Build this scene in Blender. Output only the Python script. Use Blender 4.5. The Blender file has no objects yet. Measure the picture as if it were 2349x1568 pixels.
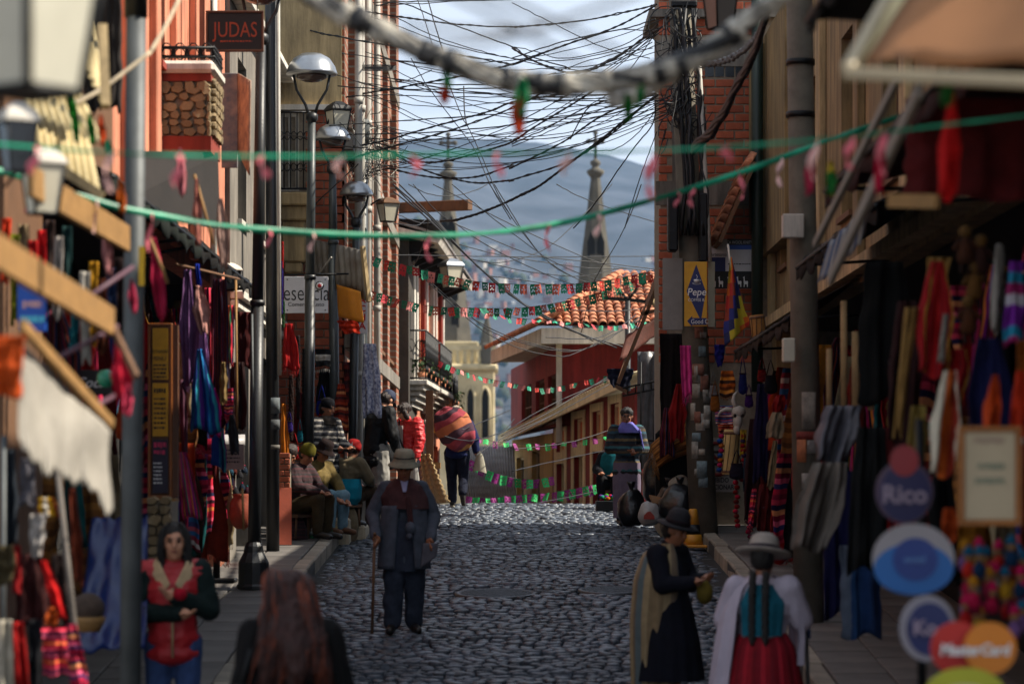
import bpy, bmesh, math, random
from mathutils import Vector, Matrix, Quaternion, noise

RND = random.Random(11)
V = Vector
PI = math.pi
SC = bpy.context.scene
COL = SC.collection

# ------------------------------------------------------------------ camera
# metres per pixel bookkeeping of the survey: horizon row, focal length (px of a 2349 px wide frame), eye height
F, CX, HY, CZ = 6525.0, 1174.5, 1120.0, 2.0
cam = bpy.data.cameras.new('camera')
cam.sensor_fit = 'HORIZONTAL'; cam.sensor_width = 36.0; cam.lens = 100.0
cam.shift_y = 336.0 / 2349.0
cam.clip_start = 0.2; cam.clip_end = 9000
cam.dof.use_dof = True; cam.dof.focus_distance = 36.5; cam.dof.aperture_fstop = 2.2
cam.dof.aperture_blades = 0
camo = bpy.data.objects.new('camera', cam); COL.objects.link(camo)
camo.location = (0, 0, CZ); camo.rotation_euler = (PI / 2, 0, 0)
SC.camera = camo

# ------------------------------------------------------------------ sky, sun, exposure
SUN = V((0.70, 0.0, 0.72)).normalized()
world = bpy.data.worlds.new('World'); SC.world = world; world.use_nodes = True
wn, wl = world.node_tree.nodes, world.node_tree.links
wn.clear()
wo = wn.new('ShaderNodeOutputWorld'); bg = wn.new('ShaderNodeBackground')
sky = wn.new('ShaderNodeTexSky'); sky.sky_type = 'NISHITA'; sky.sun_disc = False
sky.sun_elevation = math.asin(SUN.z); sky.sun_rotation = math.atan2(SUN.x, SUN.y)
sky.altitude = 3600; sky.air_density = 1.0; sky.dust_density = 1.0
tc = wn.new('ShaderNodeTexCoord'); mp = wn.new('ShaderNodeMapping'); mp.inputs['Scale'].default_value = (1.5, 1.5, 9.0)
cn = wn.new('ShaderNodeTexNoise'); cn.inputs['Scale'].default_value = 3.0; cn.inputs['Detail'].default_value = 6; cn.inputs['Roughness'].default_value = .55
cr = wn.new('ShaderNodeValToRGB'); cr.color_ramp.elements[0].position = .34; cr.color_ramp.elements[1].position = .56
mx = wn.new('ShaderNodeMix'); mx.data_type = 'RGBA'
mx.inputs[7].default_value = (9.8, 10.6, 11.9, 1)          # sunlit high cloud, in the sky node's own units
wl.new(tc.outputs['Generated'], mp.inputs['Vector']); wl.new(mp.outputs[0], cn.inputs['Vector'])
wl.new(cn.outputs[0], cr.inputs[0]); wl.new(cr.outputs[0], mx.inputs[0]); wl.new(sky.outputs[0], mx.inputs[6])
wl.new(mx.outputs[2], bg.inputs[0]); bg.inputs[1].default_value = 0.05
wl.new(bg.outputs[0], wo.inputs[0])
sl = bpy.data.lights.new('sun', 'SUN'); sl.energy = 5.0; sl.angle = math.radians(.53); sl.color = (1.0, .91, .77)
slo = bpy.data.objects.new('sun', sl); COL.objects.link(slo); slo.location = (40, 10, 60)
slo.rotation_euler = SUN.to_track_quat('Z', 'Y').to_euler()
SC.view_settings.view_transform = 'Standard'; SC.view_settings.look = 'None'
SC.view_settings.exposure = 0.9; SC.view_settings.gamma = 1.0; SC.view_settings.use_curve_mapping = False
SC.cycles.max_bounces = 4; SC.cycles.diffuse_bounces = 2; SC.cycles.glossy_bounces = 2
SC.cycles.transmission_bounces = 3; SC.cycles.transparent_max_bounces = 6
SC.cycles.use_denoising = True

# ------------------------------------------------------------------ helpers
def P(x, y, d):
    """world point on survey pixel (x, y) at distance d"""
    return V(((x - CX) * d / F, d, CZ + (HY - y) * d / F))
def PXW(d): return d / F

def hx(s):
    s = s.lstrip('#'); c = [int(s[i:i + 2], 16) / 255 for i in (0, 2, 4)]
    return tuple((v / 12.92 if v <= .04045 else ((v + .055) / 1.055) ** 2.4) for v in c)

MATS = {}
def _nodes(name):
    m = bpy.data.materials.new(name); m.use_nodes = True
    n, l = m.node_tree.nodes, m.node_tree.links
    return m, n, l, n['Principled BSDF']
def _mul(c, k): return tuple(max(0, min(1, v * k)) for v in c[:3]) + (1,)

def _bump(n, l, b, src, strength, scale, detail=4, dist=.01):
    nz = n.new('ShaderNodeTexNoise'); nz.inputs['Scale'].default_value = scale; nz.inputs['Detail'].default_value = detail
    l.new(src, nz.inputs['Vector'])
    bp = n.new('ShaderNodeBump'); bp.inputs['Strength'].default_value = strength; bp.inputs['Distance'].default_value = dist
    l.new(nz.outputs[0], bp.inputs['Height']); l.new(bp.outputs[0], b.inputs['Normal'])
    return nz

def mat(name, c=None, rough=.8, var=.3, scale=5., bump=.25, bscale=40., metal=0., c2=None, rv=0., spec=.5, stretch=None, streak=0., island=0.):
    """plain material: two-scale noise mottling, fine bump, optional per-object tint"""
    if name in MATS: return MATS[name]
    if isinstance(c, str): c = hx(c)
    if isinstance(c2, str): c2 = hx(c2)
    m, n, l, b = _nodes(name)
    tcn = n.new('ShaderNodeTexCoord'); src = tcn.outputs['Object']
    if stretch:
        mpn = n.new('ShaderNodeMapping'); mpn.inputs['Scale'].default_value = stretch; l.new(src, mpn.inputs[0]); src = mpn.outputs[0]
    nz = n.new('ShaderNodeTexNoise'); nz.inputs['Scale'].default_value = scale; nz.inputs['Detail'].default_value = 7; nz.inputs['Roughness'].default_value = .62
    l.new(src, nz.inputs['Vector'])
    rp = n.new('ShaderNodeValToRGB'); rp.color_ramp.elements[0].position = .32; rp.color_ramp.elements[1].position = .68
    rp.color_ramp.elements[0].color = (*c2, 1) if c2 else _mul(c, 1 - var)
    rp.color_ramp.elements[1].color = _mul(c, 1 + var * .35)
    l.new(nz.outputs[0], rp.inputs[0]); out = rp.outputs[0]
    if rv:
        oi = n.new('ShaderNodeObjectInfo'); mr = n.new('ShaderNodeMapRange')
        mr.inputs[3].default_value = 1 - rv; mr.inputs[4].default_value = 1 + rv
        l.new(oi.outputs['Random'], mr.inputs[0])
        hs = n.new('ShaderNodeHueSaturation'); l.new(mr.outputs[0], hs.inputs['Value']); l.new(out, hs.inputs['Color']); out = hs.outputs[0]
    if island:          # one tint for each separate stone of a joined mesh
        ge = n.new('ShaderNodeNewGeometry'); m3 = n.new('ShaderNodeMapRange'); m3.inputs[3].default_value = 1 - island; m3.inputs[4].default_value = 1 + island; l.new(ge.outputs['Random Per Island'], m3.inputs[0])
        h3 = n.new('ShaderNodeHueSaturation'); l.new(m3.outputs[0], h3.inputs['Value']); l.new(out, h3.inputs['Color']); out = h3.outputs[0]
    if streak:          # rain streaks, damp and patched plaster
        mp2 = n.new('ShaderNodeMapping'); mp2.inputs['Scale'].default_value = (2.2, 2.2, .22); l.new(tcn.outputs['Object'], mp2.inputs[0])
        n2 = n.new('ShaderNodeTexNoise'); n2.inputs['Scale'].default_value = 3.; n2.inputs['Detail'].default_value = 9; n2.inputs['Roughness'].default_value = .7; l.new(mp2.outputs[0], n2.inputs['Vector'])
        r2 = n.new('ShaderNodeMapRange'); r2.inputs[1].default_value = .38; r2.inputs[2].default_value = .62; r2.inputs[3].default_value = 1 - streak; r2.inputs[4].default_value = 1.05; l.new(n2.outputs[0], r2.inputs[0])
        h2 = n.new('ShaderNodeHueSaturation'); l.new(r2.outputs[0], h2.inputs['Value']); l.new(out, h2.inputs['Color']); out = h2.outputs[0]
    l.new(out, b.inputs['Base Color'])
    b.inputs['Roughness'].default_value = rough; b.inputs['Metallic'].default_value = metal
    b.inputs['Specular IOR Level'].default_value = spec
    if bump: _bump(n, l, b, src, bump, bscale)
    MATS[name] = m; return m

def stripes(name, cols, axis='v', rep=1., rough=.9, warp=.02, weave=True):
    """woven textile: constant bands of colour along the cloth's own u or v, slightly wavy, with a weave bump"""
    if name in MATS: return MATS[name]
    m, n, l, b = _nodes(name)
    uv = n.new('ShaderNodeUVMap'); sp = n.new('ShaderNodeSeparateXYZ'); l.new(uv.outputs[0], sp.inputs[0])
    nz = n.new('ShaderNodeTexNoise'); nz.inputs['Scale'].default_value = 5.; l.new(uv.outputs[0], nz.inputs['Vector'])
    ma = n.new('ShaderNodeMath'); ma.operation = 'MULTIPLY_ADD'; ma.inputs[1].default_value = warp
    l.new(nz.outputs[0], ma.inputs[0]); l.new(sp.outputs[0 if axis == 'u' else 1], ma.inputs[2])
    mu = n.new('ShaderNodeMath'); mu.operation = 'MULTIPLY'; mu.inputs[1].default_value = rep; l.new(ma.outputs[0], mu.inputs[0])
    fr = n.new('ShaderNodeMath'); fr.operation = 'FRACT'; l.new(mu.outputs[0], fr.inputs[0])
    rp = n.new('ShaderNodeValToRGB'); rp.color_ramp.interpolation = 'CONSTANT'
    els = rp.color_ramp.elements
    cols = cols[:32]
    while len(els) < len(cols): els.new(1.0)
    for i, c in enumerate(cols):
        els[i].position = i / len(cols)
        els[i].color = (*hx(c), 1)
    l.new(fr.outputs[0], rp.inputs[0])
    tcn = n.new('ShaderNodeTexCoord')
    vn = n.new('ShaderNodeTexNoise'); vn.inputs['Scale'].default_value = 14; vn.inputs['Detail'].default_value = 5; l.new(tcn.outputs['Object'], vn.inputs['Vector'])
    mr = n.new('ShaderNodeMapRange'); mr.inputs[3].default_value = .62; mr.inputs[4].default_value = 1.25; l.new(vn.outputs[0], mr.inputs[0])
    hs = n.new('ShaderNodeHueSaturation'); l.new(rp.outputs[0], hs.inputs['Color']); l.new(mr.outputs[0], hs.inputs['Value'])
    l.new(hs.outputs[0], b.inputs['Base Color']); b.inputs['Roughness'].default_value = rough; b.inputs['Specular IOR Level'].default_value = .2
    _bump(n, l, b, tcn.outputs['Object'], .35, 160, 2, .004)
    MATS[name] = m; return m

def cloth_mat(name, c, var=.35, rough=.9, bump=.35, scale=12., spec=.2, rv=0., c2=None):
    return mat(name, c, rough, var, scale, bump, 120., spec=spec, rv=rv, c2=c2)

# ---- geometry collector
class G:
    def __init__(s): s.v = []; s.f = []; s.m = []; s.sm = []; s.uv = []
    def add(s, vs, fs, mi=0, smooth=False, uvs=None):
        o = len(s.v); s.v += [V(p) for p in vs]
        s.uv += list(uvs) if uvs else [(0, 0)] * len(vs)
        for f in fs: s.f.append([i + o for i in f]); s.m.append(mi); s.sm.append(smooth)
        return s
    def box(s, lo, hi, mi=0, mtx=None, bev=0.):
        (x0, y0, z0), (x1, y1, z1) = lo, hi
        if bev:
            b = bev; vs = []; idx = {}
            pts = []
            for sx in (0, 1):
                for sy in (0, 1):
                    for sz in (0, 1):
                        X, Y, Z = (x0, x1)[sx], (y0, y1)[sy], (z0, z1)[sz]
                        dx, dy, dz = (b, -b)[sx], (b, -b)[sy], (b, -b)[sz]
                        idx[sx, sy, sz] = len(pts)
                        pts += [(X, Y + dy, Z + dz), (X + dx, Y, Z + dz), (X + dx, Y + dy, Z)]
            k = lambda a, b_, c, n: idx[a, b_, c] + n
            fs = [[k(0,0,0,0),k(0,0,1,0),k(0,1,1,0),k(0,1,0,0)], [k(1,0,0,0),k(1,1,0,0),k(1,1,1,0),k(1,0,1,0)],
                  [k(0,0,0,1),k(1,0,0,1),k(1,0,1,1),k(0,0,1,1)], [k(0,1,0,1),k(0,1,1,1),k(1,1,1,1),k(1,1,0,1)],
                  [k(0,0,0,2),k(0,1,0,2),k(1,1,0,2),k(1,0,0,2)], [k(0,0,1,2),k(1,0,1,2),k(1,1,1,2),k(0,1,1,2)]]
            for a in (0, 1):
                for c in (0, 1):
                    fs.append([k(a,c,0,0),k(a,c,1,0),k(a,c,1,1),k(a,c,0,1)])
                    fs.append([k(a,0,c,0),k(a,1,c,0),k(a,1,c,2),k(a,0,c,2)])
                    fs.append([k(0,a,c,1),k(1,a,c,1),k(1,a,c,2),k(0,a,c,2)])
                    for e in (0, 1): fs.append([k(a,c,e,0),k(a,c,e,1),k(a,c,e,2)])
            vs = pts
        else:
            vs = [(x0,y0,z0),(x1,y0,z0),(x1,y1,z0),(x0,y1,z0),(x0,y0,z1),(x1,y0,z1),(x1,y1,z1),(x0,y1,z1)]
            fs = [[0,3,2,1],[4,5,6,7],[0,1,5,4],[1,2,6,5],[2,3,7,6],[3,0,4,7]]
        if mtx is not None: vs = [mtx @ V(p) for p in vs]
        return s.add(vs, fs, mi)
    def beam(s, a, b, w, h, mi=0, up=V((0, 0, 1)), bev=0.):
        a, b = V(a), V(b); t = (b - a); L = t.length; t = t / L
        sx = t.cross(up)
        if sx.length < 1e-5: sx = t.cross(V((0, 1, 0)))
        sx.normalize(); uz = sx.cross(t)
        M = Matrix(((sx.x, t.x, uz.x, a.x), (sx.y, t.y, uz.y, a.y), (sx.z, t.z, uz.z, a.z), (0, 0, 0, 1)))
        return s.box((-w / 2, 0, -h / 2), (w / 2, L, h / 2), mi, M, bev)
    def tube(s, pts, r, n=8, mi=0, cap=True, smooth=True):
        pts = [V(p) for p in pts]; k = len(pts)
        rs = r if isinstance(r, (list, tuple)) else [r] * k
        vs, fs, uvs = [], [], []; prev = None
        for i, p in enumerate(pts):
            t = (pts[min(i + 1, k - 1)] - pts[max(i - 1, 0)])
            if t.length < 1e-9: t = V((0, 0, 1))
            t.normalize()
            if prev is None:
                a = t.orthogonal().normalized()
            else:
                a = prev - t * prev.dot(t)
                a = a.normalized() if a.length > 1e-6 else t.orthogonal().normalized()
            prev = a; b = t.cross(a)
            for j in range(n):
                th = 2 * PI * j / n
                vs.append(p + (a * math.cos(th) + b * math.sin(th)) * rs[i]); uvs.append((j / n, i / max(1, k - 1)))
        for i in range(k - 1):
            for j in range(n):
                fs.append([i * n + j, i * n + (j + 1) % n, (i + 1) * n + (j + 1) % n, (i + 1) * n + j])
        if cap: fs.append(list(range(n))[::-1]); fs.append([(k - 1) * n + j for j in range(n)])
        return s.add(vs, fs, mi, smooth, uvs)
    def lathe(s, prof, c, n=20, mi=0, axis=None, smooth=True, ang=0.):
        """prof: (r, h) pairs from one end to the other round axis through c"""
        c = V(c); ax = V(axis).normalized() if axis is not None else V((0, 0, 1))
        a = ax.orthogonal().normalized() if abs(ax.z) < .999 else V((1, 0, 0)); b = ax.cross(a)
        vs, fs, uvs = [], [], []
        for i, (r, h) in enumerate(prof):
            for j in range(n):
                th = ang + 2 * PI * j / n
                vs.append(c + ax * h + (a * math.cos(th) + b * math.sin(th)) * max(r, 1e-4)); uvs.append((j / n, i / max(1, len(prof) - 1)))
        for i in range(len(prof) - 1):
            for j in range(n): fs.append([i * n + j, i * n + (j + 1) % n, (i + 1) * n + (j + 1) % n, (i + 1) * n + j])
        fs.append(list(range(n))[::-1]); fs.append([(len(prof) - 1) * n + j for j in range(n)])
        return s.add(vs, fs, mi, smooth, uvs)
    def ell(s, c, r, mi=0, n=12, k=8, q=None):
        c = V(c); r = (r, r, r) if not isinstance(r, (tuple, list)) else r
        vs, fs = [], []
        for i in range(k + 1):
            ph = PI * i / k
            for j in range(n):
                th = 2 * PI * j / n
                p = V((max(math.sin(ph), .002) * math.cos(th) * r[0], max(math.sin(ph), .002) * math.sin(th) * r[1], math.cos(ph) * r[2]))
                vs.append(c + (q @ p if q is not None else p))
        for i in range(k):
            for j in range(n): fs.append([i * n + j, (i + 1) * n + j, (i + 1) * n + (j + 1) % n, i * n + (j + 1) % n])
        fs.append(list(range(n))); fs.append([k * n + j for j in range(n)][::-1])
        return s.add(vs, fs, mi, True)
    def cap(s, a, ra, b, rb, mi=0, n=10):
        """closed tapered capsule"""
        a, b = V(a), V(b); t = b - a; L = max(t.length, 1e-4); t = t / L
        pts, rs = [], []
        for q in (-1, -.8, -.4): pts.append(a + t * ra * q); rs.append(ra * math.sqrt(max(1 - q * q, .004)))
        for i in range(5): pts.append(a + t * L * i / 4); rs.append(ra + (rb - ra) * i / 4)
        for q in (.4, .8, 1): pts.append(b + t * rb * q); rs.append(rb * math.sqrt(max(1 - q * q, .004)))
        return s.tube(pts, rs, n, mi)
    def grid(s, fn, nu, nv, mi=0, smooth=True, thick=None, u1=1., v1=1.):
        """surface fn(u,v)->point; with thick (Vector) a second layer and a rim close it"""
        def lay(off):
            return [V(fn(i / nu, j / nv)) + off for j in range(nv + 1) for i in range(nu + 1)]
        uv = [(i / nu * u1, j / nv * v1) for j in range(nv + 1) for i in range(nu + 1)]
        w = nu + 1
        fs = [[j * w + i, j * w + i + 1, (j + 1) * w + i + 1, (j + 1) * w + i] for j in range(nv) for i in range(nu)]
        if thick is None: return s.add(lay(V((0, 0, 0))), fs, mi, smooth, uv)
        t = V(thick); vs = lay(V((0, 0, 0))) + lay(t); N = w * (nv + 1)
        f2 = fs + [[N + i for i in f[::-1]] for f in fs]
        ring = [i for i in range(nu)] + [j * w + nu for j in range(nv)] + [nv * w + i for i in range(nu, 0, -1)] + [j * w for j in range(nv, 0, -1)]
        for a, b in zip(ring, ring[1:] + ring[:1]): f2.append([b, a, N + a, N + b])
        return s.add(vs, f2, mi, smooth, uv + uv)
    def prism(s, poly, off, mi=0):
        """closed planar outline swept by off"""
        n = len(poly); poly = [V(p) for p in poly]; off = V(off)
        vs = poly + [p + off for p in poly]
        fs = [list(range(n)), [n + i for i in range(n)][::-1]] + [[(i + 1) % n, i, n + i, n + (i + 1) % n] for i in range(n)]
        return s.add(vs, fs, mi)
    def mesh(s, name, mats):
        me = bpy.data.meshes.new(name)
        me.from_pydata([tuple(p) for p in s.v], [], s.f)
        for m in (mats if isinstance(mats, (list, tuple)) else [mats]): me.materials.append(m)
        me.polygons.foreach_set('material_index', s.m); me.polygons.foreach_set('use_smooth', s.sm)
        ul = me.uv_layers.new(name='UVMap'); li = [0] * len(me.loops); me.loops.foreach_get('vertex_index', li)
        flat = []
        for i in li: flat += s.uv[i]
        ul.data.foreach_set('uv', flat)
        me.update(); return me
    def build(s, name, mats, parent=None, local=False):
        return obj(name, s.mesh(name, mats), parent, local)

def W(o):
    if o is None: return Matrix()
    return (W(o.parent) @ o.matrix_parent_inverse if o.parent else Matrix()) @ o.matrix_basis
def obj(name, me, parent=None, local=False):
    o = bpy.data.objects.new(name, me); COL.objects.link(o)
    if parent is not None:
        o.parent = parent
        if not local: o.matrix_parent_inverse = W(parent).inverted()
    return o
def tag(o, label, cat, group=None):
    o['label'] = label; o['category'] = cat
    if group: o['group'] = group
    return o
def thing(name, label, cat, loc=(0, 0, 0), rz=0, group=None):
    o = bpy.data.objects.new(name, None); COL.objects.link(o); o.location = loc; o.rotation_euler = (0, 0, rz)
    o.empty_display_size = .2
    return tag(o, label, cat, group)
def struct(o): o['kind'] = 'structure'; return o
def stuff(o): o['kind'] = 'stuff'; return o
def inst(name, me, mtx, parent):
    """an alike piece sharing its mesh"""
    o = obj(name, me, parent); o.matrix_basis = mtx; return o
def TRS(loc, rot=(0, 0, 0), sc=(1, 1, 1)):
    from mathutils import Euler
    return Matrix.LocRotScale(V(loc), Euler(rot), V(sc))

BENCH = bpy.data.scenes.new('bench')      # empty side scene where text and welded skins are evaluated, removed at the end
def baked(o):
    BENCH.collection.objects.link(o); vl = BENCH.view_layers[0]; vl.update()
    me = bpy.data.meshes.new_from_object(o.evaluated_get(vl.depsgraph)); BENCH.collection.objects.unlink(o)
    return me
def lettering(body, parent, m, mtx, size=.1, align='CENTER', extrude=.002, wx=1., name='lettering', bold=0., shear=0.):
    """flat print: glyph outlines as a thin mesh; mtx maps text x/y plane into the world"""
    cu = bpy.data.curves.new('t', 'FONT'); cu.body = body; cu.size = size; cu.align_x = align; cu.align_y = 'CENTER'
    cu.extrude = extrude; cu.offset = bold; cu.shear = shear; cu.resolution_u = 3
    t = bpy.data.objects.new('t', cu)
    me = baked(t)
    bpy.data.objects.remove(t); bpy.data.curves.remove(cu)
    me.transform(mtx @ Matrix.Diagonal((wx, 1, 1, 1)))
    me.materials.clear(); me.materials.append(m); me.name = name
    return obj(name, me, parent)
def face_cam(p, yaw=0., roll=0.):
    """text plane facing the camera side (-y), turned by yaw about z"""
    return Matrix.Translation(V(p)) @ Matrix.Rotation(yaw, 4, 'Z') @ Matrix.Rotation(PI / 2, 4, 'X') @ Matrix.Rotation(roll, 4, 'Z')

# ground height along the street (relative to the eye), the street climbs to a crest and drops behind it
GP = [(0, -1.75), (10, -2.0), (13, -2.03), (16, -1.98), (19, -1.85), (22, -1.62), (26, -1.275), (30, -.97), (34, -.73), (38, -.50), (42, -.32),
      (45, -.265), (48, -.37), (55, -1.25), (65, -3.0), (90, -8), (150, -18), (300, -32), (700, -50), (3000, -80)]
def gz(d):
    for i in range(len(GP) - 1):
        if d <= GP[i + 1][0]:
            (x0, y0), (x1, y1) = GP[i], GP[i + 1]
            pm = GP[max(i - 1, 0)]; pn = GP[min(i + 2, len(GP) - 1)]
            m0 = (y1 - pm[1]) / (x1 - pm[0]); m1 = (pn[1] - y0) / (pn[0] - x0)
            h = x1 - x0; t = (d - x0) / h
            return CZ + (2*t**3-3*t*t+1)*y0 + (t**3-2*t*t+t)*h*m0 + (-2*t**3+3*t*t)*y1 + (t**3-t*t)*h*m1
    return CZ + GP[-1][1]
KL, KR, KH = -2.15, 2.35, .13        # kerb lines and kerb height
# ================================================================== SETTING
M_dirt = mat('earth', '#6b6258', .95, .35, .8, .4, 6)
M_bed = mat('grit_between_stones', '#161514', .9, .4, 9, .5, 60)
M_cob = mat('worn_street_stone', '#4f5762', .42, .6, 1.3, .7, 30, rv=.45, spec=.5)
M_slab = mat('pavement_slab', '#625e5a', .8, .35, 1.6, .35, 40, rv=.16)
M_kerb = mat('kerb_stone', '#8b8375', .85, .35, 4, .5, 25, rv=.15)
M_iron = mat('cast_iron', '#4b4f55', .45, .4, 20, .3, 60, metal=.6)

# ground: one sheet to the foot of the hills
ds = [-12, 0, 4, 8, 12, 16, 19, 22, 24, 26, 28, 30, 32, 34, 36, 38, 40, 42, 44, 46, 48, 50, 52, 55, 60, 65, 75, 90, 120, 150, 220, 300, 500, 700, 1000, 1400, 2000]
xs = [-1500, -600, -200, -60, -20, -8, -4, 0, 4, 8, 20, 60, 200, 600, 1500]
g = G(); w = len(xs)
g.add([(x, d, gz(max(d, 0)) - .16) for d in ds for x in xs], [[j*w+i, j*w+i+1, (j+1)*w+i+1, (j+1)*w+i] for j in range(len(ds)-1) for i in range(w-1)], 0, True)
struct(g.build('ground', M_dirt))

# street bed and its stones
g = G(); n = 70
g.grid(lambda u, v: (KL + (KR - KL) * u + (0 if 8 + 58*v < 47 else -(8 + 58*v - 47) * .05), 8 + 58 * v, gz(8 + 58 * v) - .035), 8, 116)
street = struct(g.build('street', M_bed))

def stone_mesh(k):
    r = random.Random(k); g = G(); vs = []; N = 7
    for lv, (s_, z) in enumerate(((1., -.05), (.98, -.004), (.86, .008))):
        for j in range(N):
            th = 2 * PI * j / N + .3
            c, s = math.cos(th), math.sin(th)
            q = (abs(c) ** 5 + abs(s) ** 5) ** (-.2)
            q *= (1 + .07 * math.sin(k * 7 + j * 2.3))
            vs.append((c * q * .5 * s_, s * q * .5 * s_, z + r.uniform(-.003, .003) * (lv > 0)))
    fs = [[l*N+j, l*N+(j+1)%N, (l+1)*N+(j+1)%N, (l+1)*N+j] for l in range(2) for j in range(N)] + [[2*N+j for j in range(N)]]
    g.add(vs, fs, 0, True); return g
STG = [stone_mesh(k) for k in range(10)]
STM = [q.mesh('cobble', M_cob) for q in STG]
slots = []
d = 20.5
while d < 49:
    dep = RND.uniform(.075, .115); x = KL + .02 + RND.uniform(0, .06)
    x0, x1 = KL + .02, KR - .02
    while x < x1 - .06:
        wd = min(RND.uniform(.07, .17), x1 - x)
        if RND.random() > .07:
            slots.append((x + wd / 2, d + dep / 2, wd * .93, dep * .89))
        x += wd
    d += dep
def stone_mtx(x, d, wx, dy):
    sl = math.atan((gz(d + .3) - gz(d - .3)) / .6)
    hz = RND.gauss(0, .006) + .012 * noise.noise(V((x * .8, d * .8, 3)))
    crown = -.014 * (x - .1) ** 2
    return TRS((x, d, gz(d) + hz + crown + .02), (sl + RND.gauss(0, .05), RND.gauss(0, .05), RND.gauss(0, .05)), (wx, dy, 1))
manhole_at = [(-.16, 28.6, .42), (1.02, 28.9, .35)]
slots = [s for s in slots if not any((s[0]-mx_)**2 + (s[1]-my_)**2 < (mr_+.05)**2 for mx_, my_, mr_ in manhole_at)]
vis = [s for s in slots if s[1] > 22.9 and -1.9 < s[0] < 2.0]
near = vis[:300]; nset = set(near)
for s in near:
    inst('cobble', RND.choice(STM), stone_mtx(*s), street)
g = G()
for s in slots:
    if s in nset: continue
    q = RND.choice(STG); M = stone_mtx(*s)
    g.add([M @ p for p in q.v], q.f, 0, True)
# per-stone tint for the joined stones comes from a noise of stone size
M_cob2 = mat('worn_street_stone_far', '#4f5762', .42, .6, 1.3, .7, 30, island=.45, spec=.5)
stuff(g.build('cobbles', M_cob2, street))
for i, (mx_, my_, mr_) in enumerate(manhole_at):
    sl = math.atan((gz(my_ + .3) - gz(my_ - .3)) / .6)
    M = TRS((mx_, my_, gz(my_) + .012), (sl, 0, 0)); g = G()
    g.lathe([(mr_, -.05), (mr_, .012), (mr_ * .9, .016), (mr_ * .88, .006), (.01, .006)], (0, 0, 0), 28)
    for a in range(-4, 5):
        h = math.sqrt(max(.01, (mr_*.85)**2 - (a * mr_ * .18)**2)); g.box((-h, a*mr_*.18-.012, .006), (h, a*mr_*.18+.012, .016))
    for p in g.v: p[:] = M @ p
    tag(g.build('manhole_cover', M_iron), ('round ribbed iron manhole cover in the cobbles before the old man' , 'second iron manhole cover, nearer the kerb by the two women')[i], 'manhole cover')

# pavements with kerb stones and slabs
def pavement(name, xk, xw, d0, d1):
    sg = 1 if xw > xk else -1
    g = G(); a, b = min(xk, xw), max(xk, xw)
    N = int((d1 - d0) / .6)
    def fn(u, v): d = d0 + (d1 - d0) * v; return (a + (b - a) * u, d, gz(d) + KH - .03)
    g.grid(fn, 2, N, thick=(0, 0, -.25)); pv = struct(g.build(name, M_bed))
    gk = G(); gk.box((-.08, -.49, -.2), (.08, .49, .0), bev=.015); mk = gk.mesh('kerb_stone', M_kerb)
    d = d0 + .5
    while d < d1 - .5:
        sl = math.atan((gz(d + .3) - gz(d - .3)) / .6)
        inst('kerb_stone', mk, TRS((xk + sg * .08 + RND.gauss(0, .006), d, gz(d) + KH + RND.gauss(0, .004)), (sl, RND.gauss(0, .01), 0), (1, RND.uniform(.97, 1.005), 1)), pv); d += 1.0
    gs = G(); gs.box((-.225, -.295, -.05), (.225, .295, 0), bev=.008); ms = gs.mesh('paving_slab', M_slab)
    x = xk + sg * (.16 + .235); j = 0
    while abs(x - xk) < abs(xw - xk) - .1:
        d = d0 + .3 + (.3 if j % 2 else 0)
        while d < d1 - .3:
            sl = math.atan((gz(d + .3) - gz(d - .3)) / .6)
            inst('paving_slab', ms, TRS((x, d, gz(d) + KH + RND.gauss(0, .003)), (sl + RND.gauss(0, .006), RND.gauss(0, .006), 0)), pv); d += .605
        x += sg * .465; j += 1
    return pv
pavement('pavement', KL, -3.6, 17, 36.6)
pavement('pavement', KR, 3.9, 20, 39)

# ------------------------------------------------------------------ hills, far town, air
M_hill = mat('dry_hillside', '#40444c', 1., .5, .0065, 0, c2='#0c141c')
rows = [(0, 330), (500, 335), (905, 322), (1010, 317), (1130, 318), (1230, 327), (1310, 340), (1400, 358), (1490, 380), (1700, 420), (2349, 470)]
def ridge(px):
    for (a, ya), (b, yb) in zip(rows, rows[1:]):
        if px <= b: return ya + (yb - ya) * (px - a) / (b - a)
    return 480
D0, D1 = 1300., 4600.
def hill(u, v):
    d = D0 + (D1 - D0) * v; x = -1450 + 2900 * u
    px = CX + x * F / D1
    zr = CZ + (HY - ridge(max(0, min(2349, px)))) * D1 / F
    base = -72
    t = v ** 1.12
    z = base + (zr - base) * t
    amp = 60 * v * (1 - v) * 2.2
    z += amp * (noise.fractal(V((x * .0045, d * .0012, 1.3)), 1.0, 2.0, 5) + .25 * noise.noise(V((x * .02, d * .004, 9))))
    z += 5 * noise.noise(V((x * .03, 5, 2))) * v
    return (x, d, z)
g = G(); g.grid(hill, 150, 70)
struct(g.build('hills', M_hill))
M_town = [mat('far_house_brick', '#8f5f4c', .9, .2, .05, 0), mat('far_house_plaster', '#b9b0a2', .9, .2, .05, 0), mat('far_house_grey', '#777777', .9, .2, .05, 0),
          mat('far_roof_zinc', '#c9ccd0', .5, .1, .05, 0), mat('far_trees', '#39412c', .95, .3, .05, 0)]
g = G()
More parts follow.
